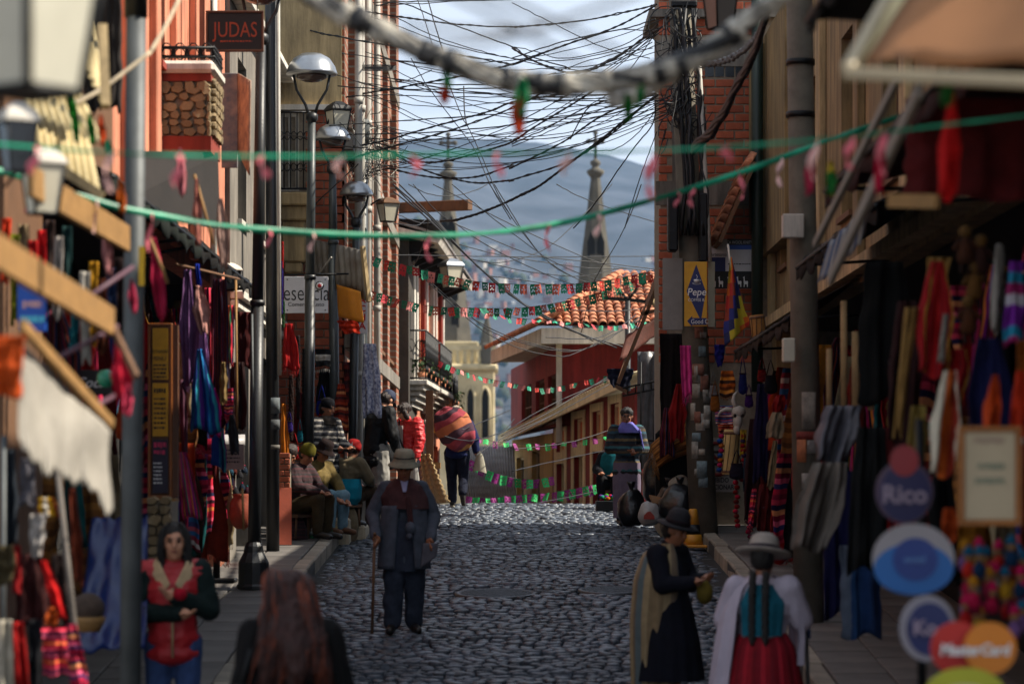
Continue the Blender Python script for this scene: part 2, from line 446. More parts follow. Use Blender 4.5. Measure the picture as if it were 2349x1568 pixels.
for i in range(9000):
    v = RND.random() ** 1.25 * .62; u = RND.uniform(.28, .72)
    dens = noise.noise(V((u * 18, v * 9, 4))) + .55 - v * 1.1
    if dens < RND.uniform(-.2, .5): continue
    x, d, z = hill(u, v)
    if RND.random() < .22:
        s_ = RND.uniform(3, 7); g.lathe([(s_ * .3, -1), (s_, s_ * .6), (s_ * .8, s_ * 1.5), (.3, s_ * 2.1)], (x, d, z), 6, 4); continue
    wx, wy, wz = RND.uniform(4, 10), RND.uniform(5, 10), RND.choice((3, 3, 6, 6, 9))
    mi = RND.choice((0, 0, 0, 1, 1, 2)); a = RND.uniform(-.5, .5)
    M = TRS((x, d, z), (0, 0, a)); g.box((-wx/2, -wy/2, -4), (wx/2, wy/2, wz), mi, M)
    g.box((-wx/2-.3, -wy/2-.3, wz), (wx/2+.3, wy/2+.3, wz + .5), RND.choice((3, 2, 0)), M)
stuff(g.build('far_town', M_town))

mh, n, l, b = _nodes('valley_air'); n.remove(b)
pv = n.new('ShaderNodeVolumePrincipled'); pv.inputs['Color'].default_value = (.32, .60, 1.0, 1); pv.inputs['Density'].default_value = .00006
pv.inputs['Anisotropy'].default_value = .0
l.new(pv.outputs[0], n['Material Output'].inputs['Volume'])
g = G(); g.box((-1700, -20, -95), (1700, 4900, 700)); stuff(g.build('haze', mh))

# ------------------------------------------------------------------ church
M_cst = mat('church_stone', '#cdbd96', .9, .35, .6, .3, 5); M_cst2 = mat('church_spire_stone', '#565249', .9, .5, .5, .3, 4)
M_void = mat('dark_opening', '#0d0c0b', .9, .1, 3, 0)
ch = thing('church', 'pale stone church with two tall spires topped by crosses, beyond the street', 'church', P(1040, 1300, 205))
DC = 205.; s_ = PXW(DC)
def spire(px, y0, y1, hw, lean=0):
    g = G(); c0 = P(px, y1, DC + 4); h = (y1 - y0) * s_
    g.lathe([(hw * s_, 0), (hw * .83 * s_, h * .2), (hw * .62 * s_, h * .45), (hw * .36 * s_, h * .74), (hw * .15 * s_, h)], c0, 8, smooth=False, ang=PI / 8)
    sp = g.build('spire', M_cst2, ch)
    for lev, k in ((.28, .76), (.62, .45), (.12, .88)):        # lucarnes
        for dx in (-.32, .32):
            g = G(); rr = hw * k * s_
            g.prism([c0 + V((dx*rr + a*.28, -rr*.93, h*lev + b)) for a, b in ((-1, 0), (1, 0), (1, 1.2), (0, 2.0), (-1, 1.2))], (0, .7, 0)); g.build('opening', M_void, sp)
    t = P(px, y0, DC + 4); g = G()
    g.lathe([(.3, -.4), (.62, .0), (.66, .2), (.3, .4), (.24, .55), (.4, .7), (.36, .9), (.12, 1.05), (.1, 1.2)], t, 10); g.build('finial', M_cst2, sp)
    g = G(); b_ = t + V((0, 0, 1.15)); g.box(b_ + V((-.11, -.11, 0)), b_ + V((.11, .11, 1.85)), bev=.03); g.box(b_ + V((-.5, -.1, 1.12)), b_ + V((.5, .1, 1.32)), bev=.03)
    for q in ((0, 1.85), (-.5, 1.22), (.5, 1.22)): g.ell(b_ + V((q[0], 0, q[1])), .19, n=8, k=6)
    g.build('cross', M_cst2, sp)
spire(1028, 402, 800, 62); spire(1366, 398, 900, 78)
# tower body of the near spire
def cb(name, x0, x1, y0, y1, d0, d1, m, bev=.06):
    a, b_ = P(x0, y1, DC), P(x1, y0, DC); g = G(); g.box((a.x, d0, a.z), (b_.x, d1, b_.z), bev=bev); return g.build(name, m, ch)
cb('tower', 922, 1134, 850, 1500, DC, DC + 7, M_cst); cb('cornice', 912, 1142, 834, 850, DC - .5, DC + 7.5, M_cst, .15); cb('tower_top', 960, 1096, 780, 834, DC + 1.6, DC + 6, M_cst)
g = G()
for i in range(14):
    px = 918 + i * 16.5; p = P(px, 834, DC - .2); g.lathe([(.10, 0), (.17, .25), (.09, .6), (.13, .95)], p, 6)
a, b_ = P(914, 803, DC), P(1138, 796, DC); g.box((a.x, DC - .35, a.z), (b_.x, DC + .05, b_.z + .1)); g.build('balustrade', M_cst, ch)
for px in (1117,):
    g = G(); p = P(px, 835, DC); g.lathe([(.55, 0), (.6, 1.4), (.5, 1.5), (.3, 2.6), (.05, 3.6)], p, 6, smooth=False); g.build('pinnacle', M_cst2, ch)
for px in (1000, 1042, 1079, 1113):
    g = G(); h0, h1, hwd = 1004, 888, 11.5
    pts = [P(px - hwd, h0, DC - .03), P(px + hwd, h0, DC - .03), P(px + hwd, h1 + 22, DC - .03), P(px + hwd * .7, h1 + 9, DC - .03), P(px, h1, DC - .03), P(px - hwd * .7, h1 + 9, DC - .03), P(px - hwd, h1 + 22, DC - .03)]
    g.prism(pts, (0, .5, 0)); wdw = g.build('belfry_window', M_void, ch)
    for q in (-1, 1):
        g = G(); g.tube([P(px + q * 10.5, h0, DC - .1), P(px + q * 10.5, h1 + 22, DC - .1), P(px + q * 7.5, h1 + 8, DC - .1), P(px, h1 - 2, DC - .1)], .1, 5); g.build('window_moulding', M_cst, wdw)
cb('nave', 880, 1160, 1010, 1500, DC + 8, DC + 40, M_cst)
# ================================================================== BUILDINGS
M_salmon = mat('salmon_plaster', '#d98a6a', .9, .3, 1.5, .3, 30, streak=.4); M_redpl = mat('red_plaster', '#8e3526', .9, .25, 2, .3, 30, streak=.3)
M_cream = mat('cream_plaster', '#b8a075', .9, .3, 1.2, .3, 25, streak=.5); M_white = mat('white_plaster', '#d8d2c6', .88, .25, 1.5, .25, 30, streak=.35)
M_grey = mat('grey_render', '#857e74', .92, .3, 1.8, .4, 25, streak=.5); M_darkst = mat('sooty_stone', '#3d3831', .95, .4, 3, .6, 14)
M_brick = mat('hollow_brick', '#a9583c', .9, .3, 9, .4, 60, rv=.22); M_mortar = mat('mortar', '#8d8272', .95, .3, 12, .6, 40)
M_glass = mat('window_glass', '#151a20', .12, .2, 3, 0, spec=.6); M_wood = mat('weathered_wood', '#6b4a30', .8, .4, 3, .4, 30, stretch=(1, 6, 1))
M_pine = mat('pine_board', '#96703f', .75, .3, 3, .3, 25, stretch=(.6, 4, 4)); M_tile = mat('roof_tile', '#c98a66', .9, .4, 9, .4, 30, rv=.3, c2='#8a4a32')
M_black = mat('black_iron', '#17181a', .5, .3, 12, .2, 40, metal=.4, spec=.4); M_galv = mat('galvanised', '#55595a', .6, .25, 6, .15, 30, metal=.35)
M_pipe = mat('grey_pipe', '#a7a39a', .6, .25, 4, .2, 20); M_yellow = mat('ochre_plaster', '#e0c078', .9, .25, 1.5, .3, 30, streak=.3)
M_maroon = mat('maroon_plaster', '#8c2a26', .88, .25, 1.5, .3, 30, streak=.4); M_orange = mat('orange_plaster', '#c9622c', .88, .25, 1.5, .3, 30, streak=.3)
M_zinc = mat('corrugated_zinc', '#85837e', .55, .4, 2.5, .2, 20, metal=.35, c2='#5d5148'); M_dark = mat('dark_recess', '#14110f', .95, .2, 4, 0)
M_frame = mat('cream_window_surround', '#ecdcb0', .85, .2, 2, .2, 30, streak=.25)
M_stone = mat('facing_stone', '#94805f', .92, .45, 14, .7, 25, rv=.35)

def frame_m(O, A, N):
    """matrix of a facade: x along A, y outwards N, z up"""
    A = V(A).normalized(); N = V(N).normalized()
    return Matrix(((A.x, N.x, 0, O[0]), (A.y, N.y, 0, O[1]), (A.z, N.z, 1, O[2]), (0, 0, 0, 1)))
def wall(name, M, L, H, holes, t, m, parent, z0=0.):
    us = sorted({0., L, *[h[0] for h in holes], *[h[1] for h in holes]}); vs_ = sorted({z0, H, *[h[2] for h in holes], *[h[3] for h in holes]})
    inside = lambda u, v: any(a < u < b and c < v < d for a, b, c, d in holes)
    g = G()
    for i in range(len(us) - 1):
        for j in range(len(vs_) - 1):
            if not inside((us[i] + us[i+1]) / 2, (vs_[j] + vs_[j+1]) / 2):
                g.box((us[i], -t, vs_[j]), (us[i+1], 0, vs_[j+1]), 0, M)
    bm = bmesh.new(); me = g.mesh(name, m); bm.from_mesh(me); bmesh.ops.remove_doubles(bm, verts=bm.verts, dist=.0005)
    # drop the walls between neighbouring cells
    seen = {}
    for f in bm.faces:
        k = tuple(sorted(v.index for v in f.verts)); seen.setdefault(k, []).append(f)
    kill = [f for fs in seen.values() if len(fs) > 1 for f in fs]
    bmesh.ops.delete(bm, geom=kill, context='FACES_ONLY'); bm.to_mesh(me); bm.free()
    return obj(name, me, parent)
def window(M, u0, u1, v0, v1, parent, mf, cols=2, rows_=2, depth=.12, mg=None, fw=.05, name='window', sill=True):
    g = G(); t = .05
    g.box((u0, -depth - t, v0), (u0 + fw, -depth, v1), 0, M); g.box((u1 - fw, -depth - t, v0), (u1, -depth, v1), 0, M)
    g.box((u0 + fw, -depth - t, v0), (u1 - fw, -depth, v0 + fw), 0, M); g.box((u0 + fw, -depth - t, v1 - fw), (u1 - fw, -depth, v1), 0, M)
    b = fw * .5
    for i in range(1, cols): u = u0 + (u1 - u0) * i / cols; g.box((u - b/2, -depth - t + .005, v0 + fw), (u + b/2, -depth - .004, v1 - fw), 0, M)
    for j in range(1, rows_): v = v0 + (v1 - v0) * j / rows_; g.box((u0 + fw, -depth - t + .008, v - b/2), (u1 - fw, -depth - .008, v + b/2), 0, M)
    wn_ = g.build(name, mf, parent)
    g = G(); g.box((u0 + .01, -depth - t - .012, v0 + .01), (u1 - .01, -depth - t + .002, v1 - .01), 0, M); g.build('pane', mg or M_glass, wn_)
    if sill: g = G(); g.box((u0 - .05, -depth, v0 - .06), (u1 + .05, .05, v0 - .003), 0, M); g.build('sill', mf, wn_)
    return wn_
_bm = {}
def brick_mesh(bw, bh, bt=.05, m=None, holes=False):
    k = (round(bw, 3), round(bh, 3), m.name if m else '', holes)
    if k not in _bm:
        g = G(); g.box((-bw/2, 0, -bh/2), (bw/2, bt, bh/2), bev=.006)
        _bm[k] = g.mesh('brick', m or M_brick)
    return _bm[k]
def lay(parent, M, u0, u1, v0, v1, bw, bh, j=.016, skip=lambda u, v: False, m=None, limit=300):
    v = v0 + bh / 2; r = 0; c = 0
    while v < v1:
        u = u0 + (bw / 2 if r % 2 == 0 else 0)
        while u < u1 + bw * .3:
            a, b = max(u - bw/2, u0), min(u + bw/2, u1); w_ = b - a
            if w_ > .05 and not skip((a + b) / 2, v) and c < limit:
                inst('brick', brick_mesh(bw - j, bh - j, m=m), M @ TRS(((a+b)/2, -.03 + RND.uniform(-.004, .004), v), (RND.gauss(0, .006), RND.gauss(0, .008), RND.gauss(0, .01)), (max(.2, (w_ - j) / (bw - j)), 1, 1)), parent); c += 1
            u += bw
        v += bh; r += 1
def pbox(x0, x1, y0, y1, d0, d1, g=None, mi=0, bev=0.):
    """box whose front face at d0 covers survey px x0..x1, rows y0..y1"""
    a, b = P(x0, y1, d0), P(x1, y0, d0); g = g or G()
    return g.box((a.x, d0, a.z), (b.x, d1, b.z), mi, None, bev)
def rail(g, pts, h, n_bal=None, r=.012, step=.12, curl=True):
    """iron railing along pts (base), height h"""
    for k in (.03, h): g.tube([V(p) + V((0, 0, k)) for p in pts], r * 1.3, 6)
    for a, b in zip(pts, pts[1:]):
        a, b = V(a), V(b); L = (b - a).length; n = max(2, int(L / step))
        for i in range(n + 1):
            p = a.lerp(b, i / n); g.tube([p + V((0, 0, .03)), p + V((0, 0, h))], r * .7, 5)
            if curl and i < n:
                q = a.lerp(b, (i + .5) / n); t = (b - a).normalized(); rr = L / n * .42
                for zc_ in (h * .3, h * .7):
                    g.tube([q + t * rr * math.cos(x) + V((0, 0, zc_ + rr * 1.5 * math.sin(x))) for x in [k * PI / 5 for k in range(11)]], r * .55, 4)

# ------------------------------------------------------------------ left: salmon building with the stone balcony
bl = thing('salmon_building', 'salmon plastered building with a rough stone balcony above the shops', 'building', (-4, 24, gz(24)))
H0 = gz(17) - .3
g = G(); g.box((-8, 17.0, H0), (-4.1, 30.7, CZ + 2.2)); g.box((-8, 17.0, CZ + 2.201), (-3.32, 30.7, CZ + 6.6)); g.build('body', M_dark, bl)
g = G(); g.box((-3.09, 16.9, CZ + 2.0), (-3.02, 21.5, CZ + 6.6)); g.box((-3.09, 16.9, H0), (-3.02, 18.3, CZ + 1.999)); g.build('timber_cladding', M_wood, bl)
Mf = frame_m((-3.1, 17.0, 0), (0, 1, 0), (1, 0, 0))
holes = [(u, u + w_, CZ + 3.75, CZ + 6.0) for u, w_ in ((5.9, .55), (7.9, .5), (9.2, .5), (10.9, .8))] + [(1.2, 13.2, H0 + .01, CZ + 2.1)]
wall('wall', Mf, 13.7, CZ + 6.6, holes, .2, M_salmon, bl, H0)
for u0, u1, v0, v1 in holes[:4]: window(Mf, u0, u1, v0, v1, bl, M_redpl, 1, 3, .1)
for u in (5.5, 7.3, 8.75, 10.3):
    g = G(); g.box((u, 0.001, CZ + 2.2), (u + .28, .07, CZ + 6.5), 0, Mf, bev=.01); g.build('pilaster', M_salmon, bl)
# balcony with facing stones
bc = G(); d0 = 25.2
pbox(333, 492, 138, 166, d0 - .06, 26.1, bc, 0, .03); bal = bc.build('balcony', M_white, bl)
g = G(); pbox(338, 484, 166, 186, d0, 26.0, g); pbox(338, 484, 312, 348, d0, 26.0, g); g.build('red_band', M_redpl, bal)
g = G(); pbox(340, 482, 186, 312, d0 + .04, 26.0, g); g.build('core', M_mortar, bal)
a, b = P(340, 312, d0), P(484, 186, d0)
def stone_poly(seed):
    r = random.Random(seed); n = r.randint(5, 7); g = G()
    ring = []
    for k in range(n):
        th = 2*PI*k/n + r.uniform(-.15, .15); c, s = math.cos(th), math.sin(th); q = (abs(c)**4+abs(s)**4)**(-.25) * r.uniform(.98, 1.1)
        ring.append((c*q*.5, s*q*.5))
    vs = [(x, 0, z) for x, z in ring] + [(x*.95, -.03, z*.95) for x, z in ring] + [(x*.82, -.04 - r.uniform(0, .012), z*.82) for x, z in ring]
    g.add(vs, [[l*n+j, l*n+(j+1)%n, (l+1)*n+(j+1)%n, (l+1)*n+j] for l in range(2) for j in range(n)] + [[2*n+j for j in range(n)]], 0, False)
    return g.mesh('facing_stone', M_stone)
SPM = [stone_poly(k) for k in range(12)]
z = a.z
while z < b.z - .02:
    hh = RND.uniform(.055, .10); x = a.x + RND.uniform(0, .03)
    while x < b.x - .02:
        w_ = min(RND.uniform(.07, .15), b.x - x)
        inst('facing_stone', RND.choice(SPM), TRS((x + w_/2, d0 + .035, min(z + hh/2 + RND.uniform(-.012, .012), b.z - hh*.5)), (0, RND.uniform(-.25, .25), 0), (w_ * .97, 1, hh * 1.05)), bal); x += w_
    y = d0 + .06
    while y < d0 + .7:
        w_ = RND.uniform(.12, .2); inst('facing_stone', RND.choice(SPM), TRS((b.x - .015, y + w_/2, z + hh/2), (0, 0, PI/2), (w_, 1, hh)), bal); y += w_
    z += hh
g = G(); rail(g, [P(336, 138, 25.3), P(490, 138, 25.3), V((P(490, 138, 25.3).x, 26.0, P(490, 138, 25.3).z))], .11, step=.1); g.build('railing', M_black, bal)
g = G(); g.tube([V((-3.0, 28.6, CZ + 1)), V((-3.0, 28.6, CZ + 6.5))], .035, 8); g.build('downpipe', M_white, bl)
# dark shop canopy under the balcony
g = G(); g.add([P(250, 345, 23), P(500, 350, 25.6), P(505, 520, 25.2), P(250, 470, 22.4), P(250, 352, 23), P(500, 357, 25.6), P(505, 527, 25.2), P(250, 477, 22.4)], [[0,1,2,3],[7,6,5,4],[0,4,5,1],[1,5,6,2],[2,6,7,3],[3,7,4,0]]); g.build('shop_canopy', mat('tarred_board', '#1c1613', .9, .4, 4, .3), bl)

# ------------------------------------------------------------------ left: whitewashed house between the salmon and the brick one
bl = thing('whitewashed_house', 'stained whitewashed house behind the lamp posts, with a moulded cornice', 'building', (-4, 33, gz(33)))
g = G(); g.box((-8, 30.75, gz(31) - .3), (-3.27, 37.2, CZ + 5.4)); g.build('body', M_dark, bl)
Mf = frame_m((-3.05, 30.75, 0), (0, 1, 0), (1, 0, 0))
hs = [(.9, 1.9, CZ + 3.0, CZ + 4.8), (3.4, 4.4, CZ + 3.0, CZ + 4.8), (.7, 2.2, gz(31), CZ + 1.5), (3.0, 5.6, gz(33), CZ + 1.6)]
wall('wall', Mf, 6.45, CZ + 5.4, hs, .2, M_grey, bl, gz(31) - .3)
for h in hs[:2]: window(Mf, *h, bl, M_white, 2, 3)
for z_, w_ in ((1.95, .10), (2.05, .16), (5.3, .2)):
    g = G(); g.box((-.0, 0.002, CZ + z_), (6.45, w_, CZ + z_ + .09), 0, Mf, bev=.01); g.build('cornice', M_white, bl)

# ------------------------------------------------------------------ left: tall brick building
bl = thing('brick_building', 'tall unfinished brick building hung with grey downpipes on the sunny side', 'building', (-3.5, 45, gz(40)))
Z0, ZT = gz(40) - 1.5, CZ + 10.5
g = G(); g.box((-8, 37.36, Z0), (-2.42, 53, ZT)); g.build('body', M_mortar, bl)
# gable facing the camera: bricks below, plaster above
Mg = frame_m((-3.75, 37.3, 0), (1, 0, 0), (0, -1, 0)); L = 1.55
zb = CZ + 5.0
hole = (.69, .96, CZ + 3.9, CZ + 4.92)
wall('gable', Mg, L, zb, [hole], .06, M_mortar, bl, Z0)
lay(bl, Mg, .55, L, CZ - .4, zb - .02, .245, .108, skip=lambda u, v: hole[0]-.1 < u < hole[1]+.1 and hole[2]-.05 < v < hole[3]+.08)
g = G(); g.box((0, -.06, zb), (L - .03, .05, ZT), 0, Mg); g.build('plaster_coat', M_cream, bl)
g = G(); g.box((0, 0.051, zb - .05), (L + .02, .11, zb + .02), 0, Mg); g.build('string_course', M_white, bl)
window(Mg, *hole, bl, M_white, 2, 2, .02, sill=False)
# window balcony with corbel
cbx = G(); c0 = P(640, 470, 37.0)
for k, (x0, x1, y0, y1, dd) in enumerate(((636, 712, 440, 470, 36.72), (642, 706, 470, 505, 36.8), (646, 700, 505, 600, 36.86), (652, 692, 600, 625, 36.9))):
    pbox(x0, x1, y0, y1, dd, 37.24, cbx, 0, .02)
bal = cbx.build('balcony', M_cream, bl)
g = G(); a = P(637, 438, 36.75); b = P(711, 438, 36.75); rail(g, [V((a.x, 37.2, a.z)), a, b, V((b.x, 37.2, b.z))], 1.02, step=.07); g.build('railing', M_black, bal)
# street side: piers, windows, spandrels
Mf = frame_m((-2.2, 37.3, 0), (0, 1, 0), (1, 0, 0))
piers = [(0, .9), (1.9, 2.5), (3.7, 4.3), (5.7, 6.4), (8.2, 9.0), (11.0, 11.8), (14.6, 15.7)]
fl = [(CZ - .2, CZ + 1.5), (CZ + 2.3, CZ + 4.1), (CZ + 4.9, CZ + 6.7), (CZ + 7.5, CZ + 9.3)]
hs = []
for (a, b), (c, d) in zip(piers, piers[1:]):
    for v0, v1 in fl: hs.append((b, c, v0, v1))
mbw = None
def brick_surface():
    m, n, l, b = _nodes('brick_courses')
    tcn = n.new('ShaderNodeTexCoord'); sp = n.new('ShaderNodeSeparateXYZ'); cb_ = n.new('ShaderNodeCombineXYZ'); l.new(tcn.outputs['Object'], sp.inputs[0])
    l.new(sp.outputs[1], cb_.inputs[0]); l.new(sp.outputs[2], cb_.inputs[1])
    br = n.new('ShaderNodeTexBrick'); l.new(cb_.outputs[0], br.inputs['Vector']); br.inputs['Scale'].default_value = 1
    br.inputs['Brick Width'].default_value = .25; br.inputs['Row Height'].default_value = .11; br.inputs['Mortar Size'].default_value = .014
    br.inputs['Color1'].default_value = (*hx('#96583e'), 1); br.inputs['Color2'].default_value = (*hx('#77432f'), 1); br.inputs['Mortar'].default_value = (*hx('#8d8272'), 1)
    l.new(br.outputs[0], b.inputs['Base Color']); b.inputs['Roughness'].default_value = .9
    bp = n.new('ShaderNodeBump'); bp.invert = True; bp.inputs['Distance'].default_value = .02; bp.inputs['Strength'].default_value = .8; l.new(br.outputs['Fac'], bp.inputs['Height']); l.new(bp.outputs[0], b.inputs['Normal'])
    return m
M_courses = brick_surface()
wall('street_wall', Mf, 15.7, ZT, hs, .2, M_courses, bl, Z0)
for k, h in enumerate(hs): window(Mf, *h, bl, (M_pipe, M_wood)[k % 2], 2, 3, .12, sill=True)
for a, b in piers[1:]:
    g = G(); g.box((a, .001, Z0), (b, .09, ZT), 0, Mf); g.build('pier', M_courses, bl)
for z_ in (CZ + 1.85, CZ + 4.45, CZ + 7.05):
    g = G(); g.box((.0, .002, z_), (15.7, .11, z_ + .22), 0, Mf); g.build('floor_band', M_grey, bl)
for dd, r_ in ((37.42, .05), (38.2, .045), (39.75, .055), (42.6, .05)):
    g = G(); g.tube([V((-2.02, dd, Z0 + .5)), V((-2.02, dd, ZT - .3))], r_, 10)
    for z_ in range(1, 10): g.lathe([(r_ + .012, -.04), (r_ + .012, .04)], (-2.02, dd, Z0 + 1 + z_ * 1.2), 10)
    g.build('downpipe', M_pipe, bl)

# ------------------------------------------------------------------ left: sooty house with the jutting beam
bl = thing('sooty_stone_house', 'dark sooty stone house with a jutting timber beam beside the pink facade', 'building', (-2.5, 53, gz(53)))
g = G(); g.box((-5, 53.05, gz(55) - 1), (-1.93, 60, CZ + 4.9)); g.build('wall', M_darkst, bl)
g = G(); g.beam(P(890, 478, 53.4), P(1079, 470, 52.6), .18, .19, bev=.01); g.build('beam', M_wood, bl)
g = G(); g.add([P(890, 500, 53.2), P(1005, 505, 52.8), P(1030, 535, 56), P(890, 530, 57), P(890, 512, 53.2), P(1005, 517, 52.8), P(1030, 545, 56), P(890, 540, 57)], [[0,1,2,3],[7,6,5,4],[0,4,5,1],[1,5,6,2],[2,6,7,3],[3,7,4,0]]); g.build('roof', M_dark, bl)

# ------------------------------------------------------------------ left: pink house with two balconies
bl = thing('pink_house', 'pink house with white pilasters and two wrought iron balconies past the brick building', 'building', (-2.2, 56, gz(56)))
O = V((-2.08, 53.1, 0)); E = V((-1.66, 65.3, 0)); A = (E - O); L = A.length; A.normalize(); N = V((A.y, -A.x, 0))
Mf = frame_m(O, A, N); Zb = gz(60) - 2
g = G(); g.box((0, -4, Zb), (L, -.22, CZ + 4.8), 0, Mf); g.build('body', M_dark, bl)
hs = [(1.2 + i * 3.0, 2.4 + i * 3.0, CZ + 2.12, CZ + 4.0) for i in range(4)] + [(1.0 + i * 3.0, 2.5 + i * 3.0, Zb + .01, CZ + .95) for i in range(4)]
wall('wall', Mf, L, CZ + 4.8, hs, .2, M_salmon, bl, Zb)
for h in hs[:4]: window(Mf, *h, bl, M_white, 2, 3)
for h in hs[4:]: window(Mf, *h, bl, M_wood, 2, 2, .1, mg=M_orange, name='door', sill=False)
for i, u in enumerate((0.0, .55, 2.6, 3.4, 5.6, 6.5, 8.6, 9.6, 11.6, 12.3)):
    g = G(); g.box((u, .001, CZ + 2.1), (u + .3, .09, CZ + 4.7), 0, Mf, bev=.01); g.build('pilaster', M_redpl if i in (4, 8) else M_white, bl)
g = G(); g.box((-.02, .002, CZ + 1.8), (L, .12, CZ + 2.0), 0, Mf); g.build('cornice', M_white, bl)
for u0, u1, zb, mcor in ((.7, 4.7, 2.06, M_white), (5.4, 9.6, 2.06, M_white), (10.0, 12.2, 1.75, M_yellow)):
    g = G()
    for k in range(5): g.box((u0 + .12*k, .002 + .001*k, CZ + zb - .1*(k+1)), (u1 - .12*k, .46 - .08*k, CZ + zb - .1*k), 0, Mf, bev=.015)
    bb = g.build('balcony', mcor, bl)
    g = G(); p = lambda u, y: Mf @ V((u, y, CZ + zb)); rail(g, [p(u0 + .03, .05), p(u0 + .03, .42), p(u1 - .03, .42), p(u1 - .03, .05)], .93, step=.14, r=.014); g.build('railing', M_black, bb)
    for k in range(5):
        c = p(u0 + .3 + k * .7, .34) + V((0, 0, .15 + .1 * (k % 2))); gg = G(); gg.lathe([(.07, -.15), (.1, 0)], c, 8); pot = gg.build('flower_pot', M_tile, bb)
        gg = G()
        for q in range(26):
            t = c + V((RND.gauss(0, .08), RND.gauss(0, .08), RND.uniform(0, .22))); e = V((RND.gauss(0, .05), RND.gauss(0, .05), RND.gauss(0, .03)))
            gg.add([t, t + e, t + e + V((.01, .02, -.06))], [[0, 1, 2]])
        gg.build('leaves', mat('pot_leaves', '#39522c', .8, .4, 20, 0), pot)
# overhanging eave with brackets
g = G(); M2 = Mf
g.add([M2 @ V(p) for p in ((-.3, -.3, CZ + 4.8), (L + .3, -.3, CZ + 4.8), (L + .3, .72, CZ + 4.55), (-.3, .72, CZ + 4.55), (-.3, -.3, CZ + 4.92), (L + .3, -.3, CZ + 4.92), (L + .3, .78, CZ + 4.66), (-.3, .78, CZ + 4.66))], [[3,2,1,0],[4,5,6,7],[0,1,5,4],[1,2,6,5],[2,3,7,6],[3,0,4,7]])
ev = g.build('eave', M_white, bl)
for k in range(11):
    g = G(); u = .2 + k * 1.2; g.prism([M2 @ V((u, .0, CZ + 4.3)), M2 @ V((u, .62, CZ + 4.56)), M2 @ V((u, .0, CZ + 4.76))], M2.to_3x3() @ V((.1, 0, 0))); g.build('bracket', M_dark, ev)
g = G(); g.add([M2 @ V(p) for p in ((-.3, .8, CZ + 4.67), (L + .3, .8, CZ + 4.67), (L + .3, -2, CZ + 5.5), (-.3, -2, CZ + 5.5), (-.3, .8, CZ + 4.72), (L + .3, .8, CZ + 4.72), (L + .3, -2, CZ + 5.56), (-.3, -2, CZ + 5.56))], [[3,2,1,0],[4,5,6,7],[0,1,5,4],[1,2,6,5],[2,3,7,6],[3,0,4,7]]); g.build('roof', M_zinc, bl)

# ------------------------------------------------------------------ beyond the crest: zinc roofed shed, lower in the valley
bl = thing('zinc_roof_shed', 'low shed with a grey corrugated roof just below the crest', 'shed', (-.3, 60, gz(60)))
a, b, c, d = P(1066, 1165, 56), P(1186, 1165, 56), P(1180, 1022, 66), P(1040, 1022, 66)
def corr(a, b, c, d, n, amp, g, mi=0, thick=.01):
    """corrugated sheet between four corners a,b (low edge) c,d (high edge)"""
    nrm = (b - a).cross(d - a).normalized()
    if nrm.z < 0: nrm = -nrm
    g.grid(lambda u, v: a.lerp(b, u).lerp(d.lerp(c, u), v) + nrm * amp * math.sin(u * n * 2 * PI), n * 6, 3, mi, True, -nrm * thick)
g = G(); corr(a, b, c, d, 22, .022, g); g.build('roof', M_zinc, bl)
g = G(); g.box((a.x + .1, 56.2, gz(58) - 2.5), (b.x - .05, 65.6, a.z - .15)); g.build('wall', M_grey, bl)

# ------------------------------------------------------------------ right: red house with the tiled hip roof
bl = thing('red_tiled_house', 'maroon house with an orange barrel tiled hip roof and cream eaves', 'building', (2.5, 58, gz(58)))
c0, c1, r0 = P(1235, 747, 55), P(1120, 800, 64), P(1420, 634, 60.5)
cR = V((5.2, 55, c0.z)); rR = V((5.2, 60.5, r0.z))
nF = (cR - c0).cross(r0 - c0).normalized()
# tile rows, front slope
us = (cR - c0).normalized(); tw = .172; Lh = math.hypot(r0.y - c0.y, r0.z - c0.z); sv = V((0, r0.y - c0.y, r0.z - c0.z)).normalized()
def tile_mesh():
    g = G(); N = 6; L_ = .47
    g.grid(lambda u, v: ((.082 - .012*v) * math.cos(PI * (1 - u)), v * L_, (.078 - .012*v) * math.sin(PI * u) + .02 * (1 - v)), N, 1, 0, True, (0, 0, -.014)); return g.mesh('roof_tile', M_tile)
TM = tile_mesh()
nz_ = us.cross(sv).normalized()
Rm = Matrix(((us.x, sv.x, nz_.x), (us.y, sv.y, nz_.y), (us.z, sv.z, nz_.z))).to_4x4()
g = G(); g.add([c0, cR, rR, r0, c1 + V((2.2, 0, r0.z - c1.z))], [[0, 1, 2, 3], [0, 3, 4]]); 
g.add([c0, c1, c1 + V((2.7, -1, r0.z - c1.z)), r0], [[3, 2, 1, 0]])
roof = g.build('roof', mat('tile_channel', '#8a4a30', .9, .3, 6, .3, 30), bl)
hipx = lambda v: (r0.x - c0.x) * (v / Lh)
i = 0; cnt = 0
while i * tw < 3.4:
    u = i * tw + .05; v = -.06
    while v < Lh - .1:
        if u > hipx(max(v, 0)) - .03 and u < 2.75 and cnt < 300:
            p = c0 + us * (u + RND.gauss(0, .004)) + sv * v + nz_ * .015
            inst('roof_tile', TM, Matrix.Translation(p) @ Rm @ Matrix.Rotation(RND.gauss(0, .02), 4, 'Z'), roof); cnt += 1
        v += .40
    i += 1
